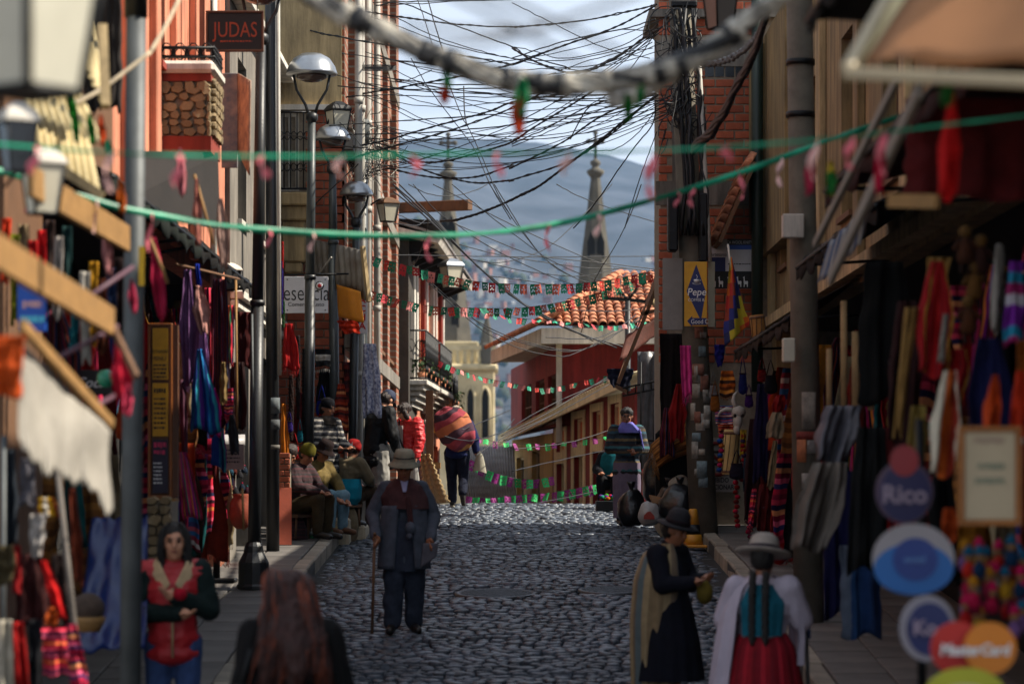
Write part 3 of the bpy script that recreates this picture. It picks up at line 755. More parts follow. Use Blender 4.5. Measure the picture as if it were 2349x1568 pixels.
# hip and left-eave tiles
for k in range(16):
    p = c0.lerp(r0, k / 16) + V((0, 0, .05)); t = (r0 - c0).normalized(); sx = t.cross(V((0, 0, 1))).normalized(); uz = sx.cross(t)
    inst('ridge_tile', TM, Matrix(((sx.x, t.x, uz.x, p.x), (sx.y, t.y, uz.y, p.y), (sx.z, t.z, uz.z, p.z), (0, 0, 0, 1))) @ Matrix.Diagonal((1.2, 1.15, 1.2, 1)), roof)
e = (c1 - c0).normalized(); up_ = (V((2.7, -1, r0.z - c1.z))).normalized(); nn = up_.cross(e).normalized(); nn = nn if nn.z > 0 else -nn; ee = up_.cross(nn)
for k in range(46):
    for q in range(2):
        p = c0.lerp(c1, (k + .5) / 46) + up_ * (.4 * q - .06) + nn * .015
        inst('eave_tile', TM, Matrix(((ee.x, up_.x, nn.x, p.x), (ee.y, up_.y, nn.y, p.y), (ee.z, up_.z, nn.z, p.z), (0, 0, 0, 1))), roof)
# fascia and soffit
g = G(); fh = .30
g.box((c0.x + .06, 55.05, c0.z - fh - .04), (5.2, 55.15, c0.z - .04)); 
f0, f1 = c0 + V((.06, .1, -.04)), c1 + V((.06, 0, -.04))
g.add([f0, f1, f1 - V((0, 0, fh)), f0 - V((0, 0, fh)), f0 + V((.09, 0, 0)), f1 + V((.09, 0, 0)), f1 + V((.09, 0, -fh)), f0 + V((.09, 0, -fh))], [[0,1,2,3],[7,6,5,4],[0,4,5,1],[3,2,6,7],[0,3,7,4],[1,5,6,2]])
g.add([c0 + V((.15, .15, -.3)), V((5.2, 55.15, c0.z - .3)), V((5.2, 64, c0.z - .3)), c1 + V((.12, 0, -.3))], [[0, 1, 2, 3]])
g.build('fascia', M_white, bl)
# upper walls
w0 = P(1283, 800, 56.2); wf = P(1172, 850, 68)
zb_ = CZ + 4.25; zt_ = c0.z - .3
g = G(); g.box((w0.x + .02, 56.2, zb_ - 3), (5.2, 62, zt_)); g.build('wall', M_maroon, bl)
A = V((wf.x - w0.x, wf.y - w0.y, 0)); L = A.length; A.normalize(); N = V((-A.y, A.x, 0)); N = N if N.x < 0 else -N
Mf = frame_m((w0.x, w0.y, 0), A, N)
hs = [(.55, 2.4, CZ + 1.35, CZ + 2.3), (3.2, 5.2, CZ + 1.35, CZ + 2.3), (6.2, 8.8, CZ + 1.35, CZ + 2.3)]
wall('side_wall', Mf, L, zt_, hs, .2, M_maroon, bl, zb_ - 3)
for h in hs: window(Mf, *h, bl, M_wood, 3, 2, .08)
g = G(); p0 = P(1276, 880, 56.0); p1 = P(1289, 775, 56.0); g.box((p0.x, 55.95, CZ + .9), (p1.x, 56.16, zt_ - .005)); g.build('corner_post', M_white, bl)

# lower street front that bends down the hill, with cream window surrounds
bl = thing('maroon_ochre_house', 'low maroon and ochre house with cream window frames, downhill from the crest', 'building', (1.5, 52, gz(52)))
O = V((2.05, 47.6, 0)); E = V((.02, 67.5, 0)); A = E - O; L = A.length; A.normalize(); N = V((-A.y, A.x, 0)); N = N if N.x < 0 else -N
Mf = frame_m(O, A, N); zt = CZ + 1.65; Zb = gz(62) - 1
uw = lambda px: (lambda t: t)( # along-wall position of a survey column
    next(i * .02 for i in range(1, 2000) if CX + (Mf @ V((i * .02, 0, 0))).x * F / (Mf @ V((i * .02, 0, 0))).y < px))
u_split = uw(1269)
wh, dh = [], []
for pl, pr, row in ((1395, 1430, 905), (1354, 1387, 924), (1310, 1346, 942), (1271, 1303, 963)):
    a, b = uw(pr), uw(pl); iu = (b - a) * .2; dm_ = (Mf @ V(((a + b) / 2, 0, 0))).y; tz = P(0, row, dm_).z; t = .15
    wh.append((a + iu, b - iu, tz - t - .50, tz - t)); dh.append((a + iu, b - iu, Zb + .01, tz - t - .74))
yh = [(uw(pr), uw(pl), CZ - 2.4, P(0, row, 60).z) for pl, pr, row in ((1222, 1240, 1030), (1187, 1204, 1042))]
wall('wall', Mf, u_split, zt, wh + dh, .22, M_maroon, bl, Zb)
g = G(); 
wall('ochre_wall', Mf @ Matrix.Translation((u_split, .02, 0)), L - u_split, zt - .5, [(a - u_split, b - u_split, c, d) for a, b, c, d in yh], .22, M_yellow, bl, Zb)
M_shut = mat('orange_shutter', '#d8642c', .7, .25, 3, .2, 30, stretch=(1, 1, 12))
for (a, b, c, d), (a2, b2, c2, d2) in zip(wh, dh):
    window(Mf, a, b, c, d, bl, M_frame, 1, 1, .07, mg=M_shut, sill=False); window(Mf, a2, b2, c2, d2, bl, M_frame, 1, 1, .1, mg=M_dark, name='door', sill=False)
    fr = G(); t = (b - a) * .22
    for lo, hi in (((a - t, .002, Zb), (a - .001, .025, d + .15)), ((b + .001, .002, Zb), (b + t, .025, d + .15)), ((a, .002, d + .001), (b, .025, d + .15)), ((a, .002, d2 + .001), (b, .025, c - .001))): fr.box(lo, hi, 0, Mf)
    fr.build('surround', M_frame, bl)
for h in yh: window(Mf @ Matrix.Translation((0, .02, 0)), *h, bl, M_frame, 1, 1, .1, mg=M_dark, name='door', sill=False)
# lean-to eave running down the hill
rf = G()
e0, e1 = Mf @ V((-.6, .34, CZ + 1.86)), Mf @ V((L, .36, CZ + 1.25)); i0, i1 = Mf @ V((-.6, -.9, CZ + 2.15)), Mf @ V((L, -.9, CZ + 1.55))
corr(e0, e1, i1, i0, 60, .02, rf, 0, .02); rf.build('roof', M_frame, bl)
g = G(); g.add([e0 - V((0, 0, .03)), e1 - V((0, 0, .03)), e1 - V((0, 0, .2)), e0 - V((0, 0, .2)), e0 + V((.05, 0, -.03)), e1 + V((.05, 0, -.03)), e1 + V((.05, 0, -.2)), e0 + V((.05, 0, -.2))], [[0,1,2,3],[7,6,5,4],[3,2,6,7],[0,3,7,4],[1,5,6,2],[0,4,5,1]]); g.build('gutter_board', M_frame, bl)
g = G(); g.box((.02, -2.5, Zb), (L, -.25, CZ + 1.2), 0, Mf); g.build('body', M_dark, bl)

# ------------------------------------------------------------------ right: tall red brick building behind the utility pole
bl = thing('red_brick_tower', 'tall bare red brick building wall with grey concrete bands behind the utility pole', 'building', (3.5, 40, gz(40)))
g = G(); xl = P(1510, 0, 36.3).x
g.box((xl + .03, 36.35, CZ - 1), (6.2, 37.9, CZ + 9)); g.build('body', M_mortar, bl)
Mb = frame_m((xl, 36.35, 0), (1, 0, 0), (0, -1, 0))
bands = [(CZ + (1120 - 152) * PXW(36.3), CZ + (1120 - 92) * PXW(36.3)), (CZ + (1120 - 470) * PXW(36.3), CZ + (1120 - 415) * PXW(36.3))]
vents = (CZ + (1120 - 175) * PXW(36.3), CZ + (1120 - 152) * PXW(36.3))
bskip = lambda u, v: any(a - .03 < v < b + .03 for a, b in bands) or (vents[0] - .04 < v < vents[1] + .0 and .55 < u < 1.1) or (.17 < u < .42 and not v > CZ + 4.9)
lay(bl, Mb, 0, 1.3, CZ + 1.6, CZ + 6.4, 0.244, .11, j=.02, skip=bskip, limit=420)
for a, b in bands:
    g = G(); g.box((-.03, -.001, a), (4, .03, b), 0, Mb); g.build('concrete_band', M_grey, bl)
g = G(); g.box((.18, -.001, CZ + 2.9), (.41, .024, bands[1][0] + 2.3), 0, Mb); g.build('concrete_column', M_grey, bl)
for k in range(4):
    u = .6 + k * .13; g = G(); g.box((u, -.002, vents[0]), (u + .11, .012, vents[1]), 0, Mb)
    g.build('glass_block', M_glass, bl)
g = G(); g.box((xl - .12, 36.2, CZ + 6.0), (6.2, 38.0, CZ + 6.1)); g.build('slab', M_grey, bl)

M_cream_shade = mat('cream_plaster_shaded', '#8f7850', .9, .3, 1.2, .3, 25, streak=.5)  # cream wall darkened to tan, deepening the shade of this side by colour
# ------------------------------------------------------------------ right: cream shop house along the street
bl = thing('cream_shop_house', 'shaded cream shop house above the stalls, with a dark green downpipe', 'building', (4, 30, gz(30)))
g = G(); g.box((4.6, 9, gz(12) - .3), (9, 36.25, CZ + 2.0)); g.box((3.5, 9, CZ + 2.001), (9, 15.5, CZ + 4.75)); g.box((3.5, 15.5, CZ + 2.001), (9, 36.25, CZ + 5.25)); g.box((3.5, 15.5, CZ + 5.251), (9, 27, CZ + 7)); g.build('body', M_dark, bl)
Mf = frame_m((3.3, 36.1, 0), (0, -1, 0), (-1, 0, 0))
hs = [(1.2 + k * 3.2, 2.2 + k * 3.2, CZ + 2.7, CZ + 4.5) for k in range(6)] + [(.6, 20.3, gz(12), CZ + 1.95)]
wall('wall', Mf, 20.6, CZ + 5.25, hs, .18, M_cream_shade, bl, gz(12) - .3)
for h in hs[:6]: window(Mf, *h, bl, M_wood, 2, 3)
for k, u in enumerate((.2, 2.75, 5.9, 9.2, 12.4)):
    g = G(); g.box((u, .001, CZ + 2.0), (u + .35, .08, CZ + 5.2), 0, Mf, bev=.01); g.build('pilaster', M_cream if k % 2 == 0 else M_cream_shade, bl)
g = G(); p = P(1737, 300, 35.4); g.tube([V((p.x, 35.4, CZ + 1.2)), V((p.x, 35.4, CZ + 6.4))], .075, 10); g.build('downpipe', mat('dark_green_paint', '#16281f', .5, .2, 8, .2), bl)
g = G(); g.box((-.0, .003, CZ + 2.0), (20.6, .16, CZ + 2.12), 0, Mf); g.build('cornice', M_cream, bl)
g = G(); pbox(1728, 1792, 100, 520, 35.6, 36.25, g); pbox(1800, 1880, 0, 540, 33.0, 36.2, g); g.build('return_wall', M_cream_shade, bl)
# little tiled verge against the brick wall
rf = G(); q0, q1 = P(1643, 565, 35.6), P(1722, 385, 35.6); rf.beam(q0, q1, 1.3, .05); vg = rf.build('verge', M_wood, bl)
t = (q1 - q0).normalized(); nn = V((-t.z, 0, t.x)); ss = V((0, 1, 0))
for k in range(9):
    for q in range(4):
        p = q0.lerp(q1, k / 9) + V((0, -.5 + .3 * q, 0)) + nn * .03
        inst('roof_tile', TM, Matrix(((0, t.x, nn.x, p.x), (1, t.y, nn.y, p.y), (0, t.z, nn.z, p.z), (0, 0, 0, 1))) @ Matrix.Diagonal((1.5, .5, 1, 1)), vg)

# ------------------------------------------------------------------ canopies over the stalls on both sides
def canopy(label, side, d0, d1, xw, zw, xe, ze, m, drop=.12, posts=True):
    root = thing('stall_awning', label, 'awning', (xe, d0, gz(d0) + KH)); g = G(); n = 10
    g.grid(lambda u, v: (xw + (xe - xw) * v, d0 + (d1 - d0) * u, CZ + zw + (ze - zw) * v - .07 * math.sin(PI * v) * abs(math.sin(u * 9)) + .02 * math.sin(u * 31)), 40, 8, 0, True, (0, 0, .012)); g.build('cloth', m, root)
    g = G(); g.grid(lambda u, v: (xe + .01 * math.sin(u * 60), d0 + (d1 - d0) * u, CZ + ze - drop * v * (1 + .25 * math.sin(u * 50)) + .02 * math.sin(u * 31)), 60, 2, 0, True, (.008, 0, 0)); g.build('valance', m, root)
    g = G(); g.tube([(xe, d0, CZ + ze - .01), (xe, d1, CZ + ze - .01)], .02, 6); g.build('front_rail', M_black, root)
    for k, d in enumerate((d0 + .1, d1 - .1)):
        g = G(); g.tube([(xe, d, CZ + ze), (xw, d, CZ + zw - .35)], .014, 6); g.build('stay', M_black, root)
    return root
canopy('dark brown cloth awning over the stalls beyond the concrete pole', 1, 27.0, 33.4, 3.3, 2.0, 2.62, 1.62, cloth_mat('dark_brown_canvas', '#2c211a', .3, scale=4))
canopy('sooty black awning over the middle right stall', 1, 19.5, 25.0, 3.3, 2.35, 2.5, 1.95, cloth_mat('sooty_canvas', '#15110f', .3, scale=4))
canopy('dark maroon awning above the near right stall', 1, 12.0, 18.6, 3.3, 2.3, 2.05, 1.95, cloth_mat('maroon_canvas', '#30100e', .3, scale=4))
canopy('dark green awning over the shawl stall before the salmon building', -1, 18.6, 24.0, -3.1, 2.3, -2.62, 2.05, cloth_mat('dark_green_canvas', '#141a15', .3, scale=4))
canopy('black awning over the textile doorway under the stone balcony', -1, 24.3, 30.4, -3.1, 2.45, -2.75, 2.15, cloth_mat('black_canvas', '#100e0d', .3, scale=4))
canopy('black tarp roof stretched low over the near right stall', 1, 8.2, 12.0, 3.3, 2.2, 1.25, 1.98, MATS['sooty_canvas'], .06)  # tarp added mostly out of view to keep sky light off the stall
# ================================================================== POSTS, LAMPS, LANTERNS
M_lampblk = mat('lamp_black_paint', '#1b1d1f', .45, .25, 8, .15, 40, spec=.5); M_lampgry = mat('lamp_grey_paint', '#383d3e', .45, .25, 8, .15, 40, spec=.5)
M_silver = mat('silver_dome', '#aeb2b6', .28, .12, 5, .08, 30, metal=.85); M_frost = mat('frosted_glass', '#c9c4b0', .35, .12, 6, .1, 30)
M_conc = mat('pole_concrete', '#625c50', .92, .35, 4, .5, 25); M_paper = mat('torn_poster', '#b8b2a4', .85, .4, 9, .3, 30, rv=.3)
M_cable = mat('cable_sheath', '#15161a', .55, .3, 20, .1, 60); M_cablegr = mat('weathered_cable', '#b5b0a4', .8, .6, 12, .5, 40, c2='#3a3632')

def lamp_post(px, ytop, dish_w, xb, d, label, m_low, m_up, split, base=True, arms=True, r=.062, top_y=None):
    b = P(xb, 0, d); zg = gz(d) + (KH if b.x < KL else .0)
    root = thing('street_lamp', label, 'street lamp', (b.x, d, zg))
    t = P(px, ytop, d); zs = P(xb, split, d).z
    s = dish_w * PXW(d)
    zt = t.z - s * .95
    lean = lambda z: V((b.x + (t.x - b.x) * (z - zg) / (t.z - zg), d, z))
    if base:
        g = G(); g.lathe([(.17, 0), (.17, .03), (.155, .05), (.15, .26), (.10, .36), (.09, .42), (r * 1.1, .46)], (b.x, d, zg), 12, smooth=False); g.build('base', M_lampblk, root)
    g = G(); g.tube([lean(zg + .2), lean(zs)], r * 1.05, 14); g.tube([lean(zs), lean(zs + .05)], r * 1.2, 14); g.build('lower_pole', m_low, root)
    g = G(); g.tube([lean(zs + .03), lean(zt)], [r * .95, r * .8], 14); g.build('upper_pole', m_up, root)
    if arms:
        g = G(); q = lean(zt); g.lathe([(r * .8, -.02), (r * 1.25, .02), (r * 1.25, .08), (r * .7, .11)], q, 12); g.build('collar', M_lampblk, root)
        for sx in (-1, 1):
            g = G(); g.tube([q + V((sx * .03, 0, .05)), q + V((sx * s * .12, 0, .16 * s / .5)), q + V((sx * s * .30, 0, s * .62)), q + V((sx * s * .36, 0, s * .92))], [.02, .018, .016, .016], 7); g.build('arm', M_lampblk, root)
        c = q + V((0, 0, s * .92)); R_ = s * .5
        g = G(); g.lathe([(R_ * .99, -.005), (R_ * 1.02, .012), (R_, .03), (R_ * .92, .10 * s / .6), (R_ * .72, .19 * s / .6), (R_ * .4, .245 * s / .6), (.01, .262 * s / .6)], c, 28); dm = g.build('dome', M_silver, root)
        g = G(); g.lathe([(R_ * .6, -.006), (R_ * .58, -.05), (R_ * .3, -.085), (.01, -.095)], c, 20); g.build('lens', mat('smoked_lens', '#5a4a44', .2, .2, 5, 0, spec=.6), dm)
    return root
lamp_post(600, -14, 120, 582, 28.0, 'nearest black street lamp on the left pavement, with a flared base', M_lampblk, M_lampblk, 700)
lamp_post(716, 168, 116, 706, 35.0, 'street lamp with a silver dome directly above the white shop sign', M_lampblk, M_lampgry, 640)
lamp_post(762, 318, 82, 770, 36.5, 'street lamp with a silver dome in front of the small brick panel', M_lampgry, M_lampgry, 560, base=False, r=.06)
lamp_post(818, 446, 76, 806, 37.0, 'smallest silver domed street lamp beside the square wall lantern', M_lampblk, M_lampgry, 740, base=False, r=.055)

def pole(name, label, x_t, y_t, x_b, d, r0, r1, m, cat='pole', zg=None, n=16):
    b = P(x_b, 0, d); zg = zg if zg is not None else gz(d) + (KH if (b.x < KL or b.x > KR) else 0)
    t = P(x_t, y_t, d); root = thing(name, label, cat, (b.x, d, zg))
    g = G(); g.tube([V((b.x, d, zg - .05)), V((b.x, d, zg)).lerp(t, .5), t], [r0, (r0 + r1) / 2, r1], n); g.build('shaft', m, root)
    return root, V((b.x, d, zg)), t
root, b, t = pole('steel_pole', 'thick galvanised steel pole standing before the salmon building', 313, -40, 296, 16.0, .062, .056, M_galv)
g = G(); g.lathe([(.066, 0), (.066, .5)], P(312, 40, 16), 14); g.build('sleeve', M_black, root)
g = G(); pbox(318, 331, 565, 655, 15.93, 15.94, g); g.build('yellow_tag', mat('yellow_tag', '#d2a50c', .6, .2, 9, .1), root)
root, b, t = pole('utility_post', 'tall dark post with sticker remains, standing beside the domed lamps', 622, -60, 626, 32.2, .075, .07, M_lampblk)
for k, (y0, y1) in enumerate(((912, 948), (962, 985), (1020, 1030))):
    g = G(); p0, p1 = P(614, y1, 32.2), P(640, y0, 32.2); 
    g.grid(lambda u, v: (p0.x + .08 + .079 * math.sin(-1.1 + 2.0 * u), 32.2 - .079 * math.cos(-1.1 + 2.0 * u), p0.z + (p1.z - p0.z) * v), 6, 1, thick=(0, -.003, 0)); g.build('sticker', mat('sticker_%d' % k, ('#5f676a', '#4a4e50', '#6f6a62')[k], .8, .6, 14, .3, 40), root)
g = G(); c = P(640, 500, 32.2); g.tube([P(638, -40, 32.13), P(641, 860, 32.13)], .022, 8); g.build('conduit', M_pipe, root)
root, b, t = pole('utility_pole', 'grey utility pole wrapped in a nest of cable ends by the brick building', 832, 280, 828, 38.6, .085, .07, M_lampgry)
g = G()
for k in range(150):      # nest of wire ends
    c = P(826, 345, 38.5) + V((RND.gauss(0, .18), RND.gauss(0, .1), RND.gauss(0, .2))); pts = [c]; dv = V((RND.gauss(0, 1), RND.gauss(0, .5), RND.gauss(0, 1))).normalized()
    for q in range(5): dv = (dv + V((RND.gauss(0, .45), RND.gauss(0, .3), RND.gauss(-.1, .45)))).normalized(); pts.append(pts[-1] + dv * .09)
    g.tube(pts, .006, 4, k % 2, cap=False)
g.build('wire_nest', [M_cable, M_cablegr], root)
g = G(); g.lathe([(.09, 0), (.095, .3), (.08, .33)], P(832, 330, 38.4), 12); g.build('junction_can', M_galv, root)
root, b, t = pole('drain_standpipe', 'thin grey standpipe beside the smallest lamp, with a pasted notice', 830, 700, 820, 37.6, .045, .045, M_pipe, 'pipe')
g = G(); pbox(815, 828, 925, 960, 37.52, 37.53, g); pbox(815, 828, 975, 990, 37.52, 37.53, g); g.build('pasted_notice', M_paper, root)
root, b, t = pole('concrete_pole', 'round concrete pole on the right with pasted posters low down, near the straw hat', 1833, -40, 1856, 25.5, .135, .115, M_conc)
for k, (y0, y1, x0, x1, m) in enumerate(((990, 1008, 1820, 1870, '#7b2a20'), (1008, 1060, 1822, 1846, '#b06a42'), (1010, 1040, 1848, 1870, '#8f8b86'), (900, 985, 1835, 1868, '#8d877c'), (1085, 1120, 1835, 1868, '#96948c'))):
    g = G(); c0 = P((1853), 0, 25.5).x; za, zb = P(0, y1, 25.5).z, P(0, y0, 25.5).z; ta, tb = (x0 - 1853) / 36, (x1 - 1853) / 36
    g.grid(lambda u, v: (c0 + .141 * math.sin(ta + (tb - ta) * u), 25.5 - .141 * math.cos(ta + (tb - ta) * u), za + (zb - za) * v), 6, 1, thick=(0, -.004, 0)); g.build('poster', mat('poster_' + str(k), m, .8, .5, 12, .3, 40), root)
for y in (150, 270): g = G(); g.lathe([(.131, 0), (.131, .05)], P(1836, y, 25.5), 16); g.build('strap', M_black, root)
g = G(); pbox(1795, 1845, 490, 545, 25.25, 25.36, g, 0, .01); g.build('meter_box', M_white, root)
g = G(); pbox(1796, 1825, 775, 830, 25.2, 25.3, g, 0, .01); g.build('meter_dial', M_frost, root)
upole, ub, ut = pole('utility_pole', 'leaning concrete utility pole carrying the yellow coffee sign and many cables', 1557, -40, 1615, 35.0, .175, .13, M_conc)
for x0, x1, y0, y1, dd in ((1533, 1556, 442, 575, 34.7), (1604, 1624, 442, 600, 34.7), (1540, 1600, 0, 16, 34.8)):
    g = G(); pbox(x0, x1, y0, y1, dd, dd + .3, g, 0, .02); g.build('switch_box', M_black, upole)
g = G()
for k in range(9):
    pts = []; x = RND.uniform(1535, 1600)
    for q in range(11): yy = 20 + q * 52; pts.append(P(x + q * 2.2 + RND.gauss(0, 5), yy, 34.75 + RND.uniform(-.06, .04)))
    g.tube(pts, RND.uniform(.012, .028), 6, k % 2)
for k in range(42):
    c = P(RND.uniform(1520, 1600), RND.choice((RND.uniform(20, 130), RND.uniform(195, 300))), 34.75); a0 = RND.uniform(0, 6); rr = RND.uniform(.06, .2)
    g.tube([c + V((math.cos(a0 + q * .5) * rr, RND.gauss(0, .02), math.sin(a0 + q * .5) * rr * 1.1 - q * .012)) for q in range(9)], .0085, 4, 0, cap=False)
for k in range(60):
    c = P(RND.uniform(1520, 1610), RND.uniform(20, 320), 34.7); e = V((RND.gauss(0, .12), RND.gauss(0, .05), RND.gauss(-.1, .16)))
    g.tube([c, c + e * .5 + V((0, 0, -.04)), c + e], .008, 4, 0, cap=False)
g.build('cable_tangle', [M_cable, M_black], upole)
g = G(); g.tube([P(1603, 130, 34.75), P(1612, 300, 34.75), P(1622, 480, 34.75), P(1628, 600, 34.75)], .03, 8); g.build('conduit', M_pipe, upole)
# peeling paper low on the pole
for k in range(22):
    y = RND.uniform(770, 1130); w_ = RND.uniform(10, 26); h_ = RND.uniform(12, 40); x = RND.uniform(-24, 12); cxp = 1557 + (1615 - 1557) * (y + 40) / 1245
    zz = P(0, y, 35).z; cc = P(cxp, 0, 35).x; rr = .168
    ta, tb = x / 28, (x + w_) / 28; g = G()
    g.grid(lambda u, v: (cc + rr * math.sin(ta + (tb - ta) * u), 35 - rr * math.cos(ta + (tb - ta) * u) - .004 * (k % 4) - .012 * u * (k % 3 == 0), zz + h_ * PXW(35) * v), 4, 1, thick=(0, -.003, 0))
    g.build('paper_scrap', mat('scrap_%d' % (k % 5), ('#8d8980', '#a29a8c', '#6d7f84', '#8a5a48', '#b9b4a8')[k % 5], .85, .5, 14, .4, 40), upole)
# far double lamp by the tiled house
root, b, t = pole('double_street_lamp', 'dark lamp post with two arms in front of the tiled roof', 1440, 690, 1440, 50, .05, .05, M_lampblk, 'street lamp', gz(50))
for sx in (-1, 1):
    g = G(); q = P(1440, 690, 50); g.tube([q, q + V((sx * .18, 0, .25)), q + V((sx * .12, 0, .36))], .025, 6); g.build('arm', M_black, root)
g = G(); g.beam(P(1386, 683, 50), P(1492, 692, 50), .06, .06); g.build('crossbar', M_black, root)

def lantern(px, y0, y1, w, d, label, cap_m, body='m', frost=M_frost, bracket=None, q=.5, bar=.035):
    """square tapered lantern: cap, frame bars, panes"""
    c = P(px, y0, d); s = w * PXW(d); H = (y1 - y0) * PXW(d); rt = s * .5; rb = s * .34
    root = thing('wall_lantern', label, 'lantern', P(px, y1, d))
    cz0 = c.z - H * .28
    g = G(); g.lathe([(rt * 1.5, cz0 - c.z), (rt * 1.5, cz0 - c.z + H * .04), (rt * 1.2, -H * .14), (rt * .5, -H * .02), (rt * .1, 0)], c, 4, smooth=False, ang=PI / 4 + q); g.build('cap', cap_m, root)
    g = G()
    cor = lambda k, r, z: V((c.x + r * 1.35 * math.cos(PI/4 + q + k*PI/2), d + r * 1.35 * math.sin(PI/4 + q + k*PI/2), z))
    for k in range(4): g.tube([cor(k, rt, cz0), cor(k, rb, c.z - H)], s * bar, 5)
    for r, z in ((rt, cz0), (rb, c.z - H)): g.tube([cor(k, r, z) for k in range(5)], s * bar, 5)
    g.lathe([(rb * 1.3, -H - .01 * s), (rb * 1.3, -H + .03 * s)], c, 4, smooth=False, ang=PI / 4 + q); fr = g.build('frame', M_black, root)
    for k in range(4):
        g = G(); a, b_, e, f = cor(k, rt * .97, cz0), cor(k + 1, rt * .97, cz0), cor(k + 1, rb * .97, c.z - H), cor(k, rb * .97, c.z - H)
        g.grid(lambda u, v: a.lerp(b_, u).lerp(f.lerp(e, u), v), 1, 1, 0, False, (c - (a + b_) / 2).normalized() * .004 * V((1, 1, 0)).length); g.build('pane', frost, root)
    if bracket:
        g = G(); a = P(*bracket, d); g.tube([a, a.lerp(c, .5) + V((0, 0, s * .1)), c + V((0, 0, -H * .1))], s * .05, 6); g.build('bracket', M_black, root)
    return root
lantern(66, -260, 212, 262, 7.0, 'very large blurred square lantern nearest the viewer, cut by the picture edge', M_black, frost=mat('milky_glass', '#b9b6a6', .4, .15, 3, 0), q=.93, bar=.045)
lantern(40, 235, 395, 78, 10.5, 'lantern with a white metal cap at the far edge, below the large one', M_white, frost=M_glass, bracket=(-60, 330))
lantern(98, 335, 490, 84, 12.5, 'white capped lantern hanging before the slatted awning', M_white, bracket=(10, 430))
lantern(526, 602, 668, 44, 30.8, 'black box lantern on the whitewashed wall above the textiles', M_white, frost=M_glass, bracket=(470, 620))
lantern(775, 232, 312, 46, 36.6, 'square grey lantern on the brick gable between two domed lamps', M_black, bracket=(745, 300))
lantern(890, 452, 508, 40, 38.4, 'small yellowish lantern on the corner under the timber beam', M_wood, bracket=(850, 470))
lantern(1035, 592, 660, 44, 54, 'old street lantern under the eave of the pink house', M_silver, bracket=(1075, 640))
lantern(1652, -90, 66, 66, 22, 'square lantern hanging at the top before the red brick wall', M_black, frost=mat('dusty_glass', '#6c6660', .5, .15, 3, 0))

# ================================================================== OVERHEAD CABLES
c2 = lambda x, y: (587.2 + x * .3356, y * .3356)
c3 = lambda x, y: (1174.5 + x * .3356, y * .3356)
c6 = lambda x, y: (902.0 + x * .2697, 422.8 + y * .2697)
def spline(pts, n):
    out = []; k = len(pts)
    for i in range(k - 1):
        p0, p1, p2, p3 = pts[max(i-1, 0)], pts[i], pts[i+1], pts[min(i+2, k-1)]
        for j in range(n):
            t = j / n; out.append(.5 * ((2*p1) + (p2-p0)*t + (2*p0-5*p1+4*p2-p3)*t*t + (3*p1-p0-3*p2+p3)*t**3))
    out.append(pts[-1]); return out
def cable(pxs, da, db, r, label, group, name='overhead_cable', twist=0, m=None, sub=6, wob=.0):
    k = len(pxs); pts = [P(x, y, da + (db - da) * i / (k - 1)) for i, (x, y) in enumerate(pxs)]
    pts = spline(pts, sub)
    g = G()
    if twist:
        for s_ in range(twist):
            pp = []; L = 0
            for i, p in enumerate(pts):
                if i: L += (p - pts[i-1]).length
                a = L * 2 * PI / (r * 26) + s_ * 2 * PI / twist; pp.append(p + V((0, math.cos(a), math.sin(a))) * r * .8 + V((0, 0, wob * noise.noise(V((L * 3, s_ * 7, 1))))))
            g.tube(pp, r * .75, 5, 0)
    else:
        if wob: pts = [p + V((0, 0, wob * noise.noise(V((i * .9, da, db))))) for i, p in enumerate(pts)]
        g.tube(pts, r, 5, 0)
    return tag(g.build(name, m or M_cable), label, 'cable', group)
LT = 'thin black wire in the tangle strung across the street to the leaning utility pole'
GT = 'thin wires of the street tangle'
LK = 'thick twisted black cable sagging across the sky between the houses'
GK = 'thick twisted cables across the sky'
LD = 'thin black wire running down the street towards the tiled house'
GD = 'wires running down the street'
Kp = (1540, 195)
thick = [
    [c2(140, 240), c2(280, 195), c2(500, 240), c2(900, 310), c2(1400, 380), c2(1750, 440)],
    [c2(0, 715), c2(400, 700), c2(800, 630), c2(1200, 560), c2(1500, 500), c3(0, 440), c3(300, 330), c3(700, 190), c3(980, 40)],
    [c2(40, 1050), c2(420, 1030), c2(800, 980), c2(1200, 870), c2(1600, 760), c3(0, 700), c3(350, 640), c3(700, 560)],
    [c2(60, 1180), c2(500, 1120), c2(900, 1010), c2(1300, 900), c2(1700, 760), c3(240, 620)],
    [c2(740, 80), c2(1050, 125), c2(1400, 170), c2(1750, 185), c3(60, 183), c3(500, 140), c3(900, 55), c3(990, 30)],
    [c2(830, 1000), c2(1100, 1100), c2(1300, 1100), c2(1600, 1020), c2(1750, 970), c3(150, 870), c3(400, 720), c3(650, 560)],
    [c2(900, 1150), c2(1200, 1210), c2(1500, 1210), c2(1750, 1130), c3(0, 1145), c3(350, 970), c3(600, 800), c3(850, 690), c3(980, 640)],
    [c2(950, 1060), c2(1200, 1180), c2(1500, 1250), c2(1750, 1230), c3(0, 1230), c3(400, 1100), c3(700, 900), c3(900, 720), c3(1000, 650)],
    [c6(400, 310), c6(540, 300), c6(800, 220), c6(1050, 110), c6(1260, 0), c3(400, 1110), c3(600, 960), c3(800, 800), c3(980, 660)],
    [c3(0, 330), c3(200, 440), c3(450, 500), c3(700, 400), c3(900, 260), c3(1000, 200)],
]
for i, p in enumerate(thick): cable(p, 38.3, 34.8, .011 if i < 8 else .014, LK, GK, twist=3 if i in (1, 2, 5, 6, 7, 8) else 2, wob=.008)
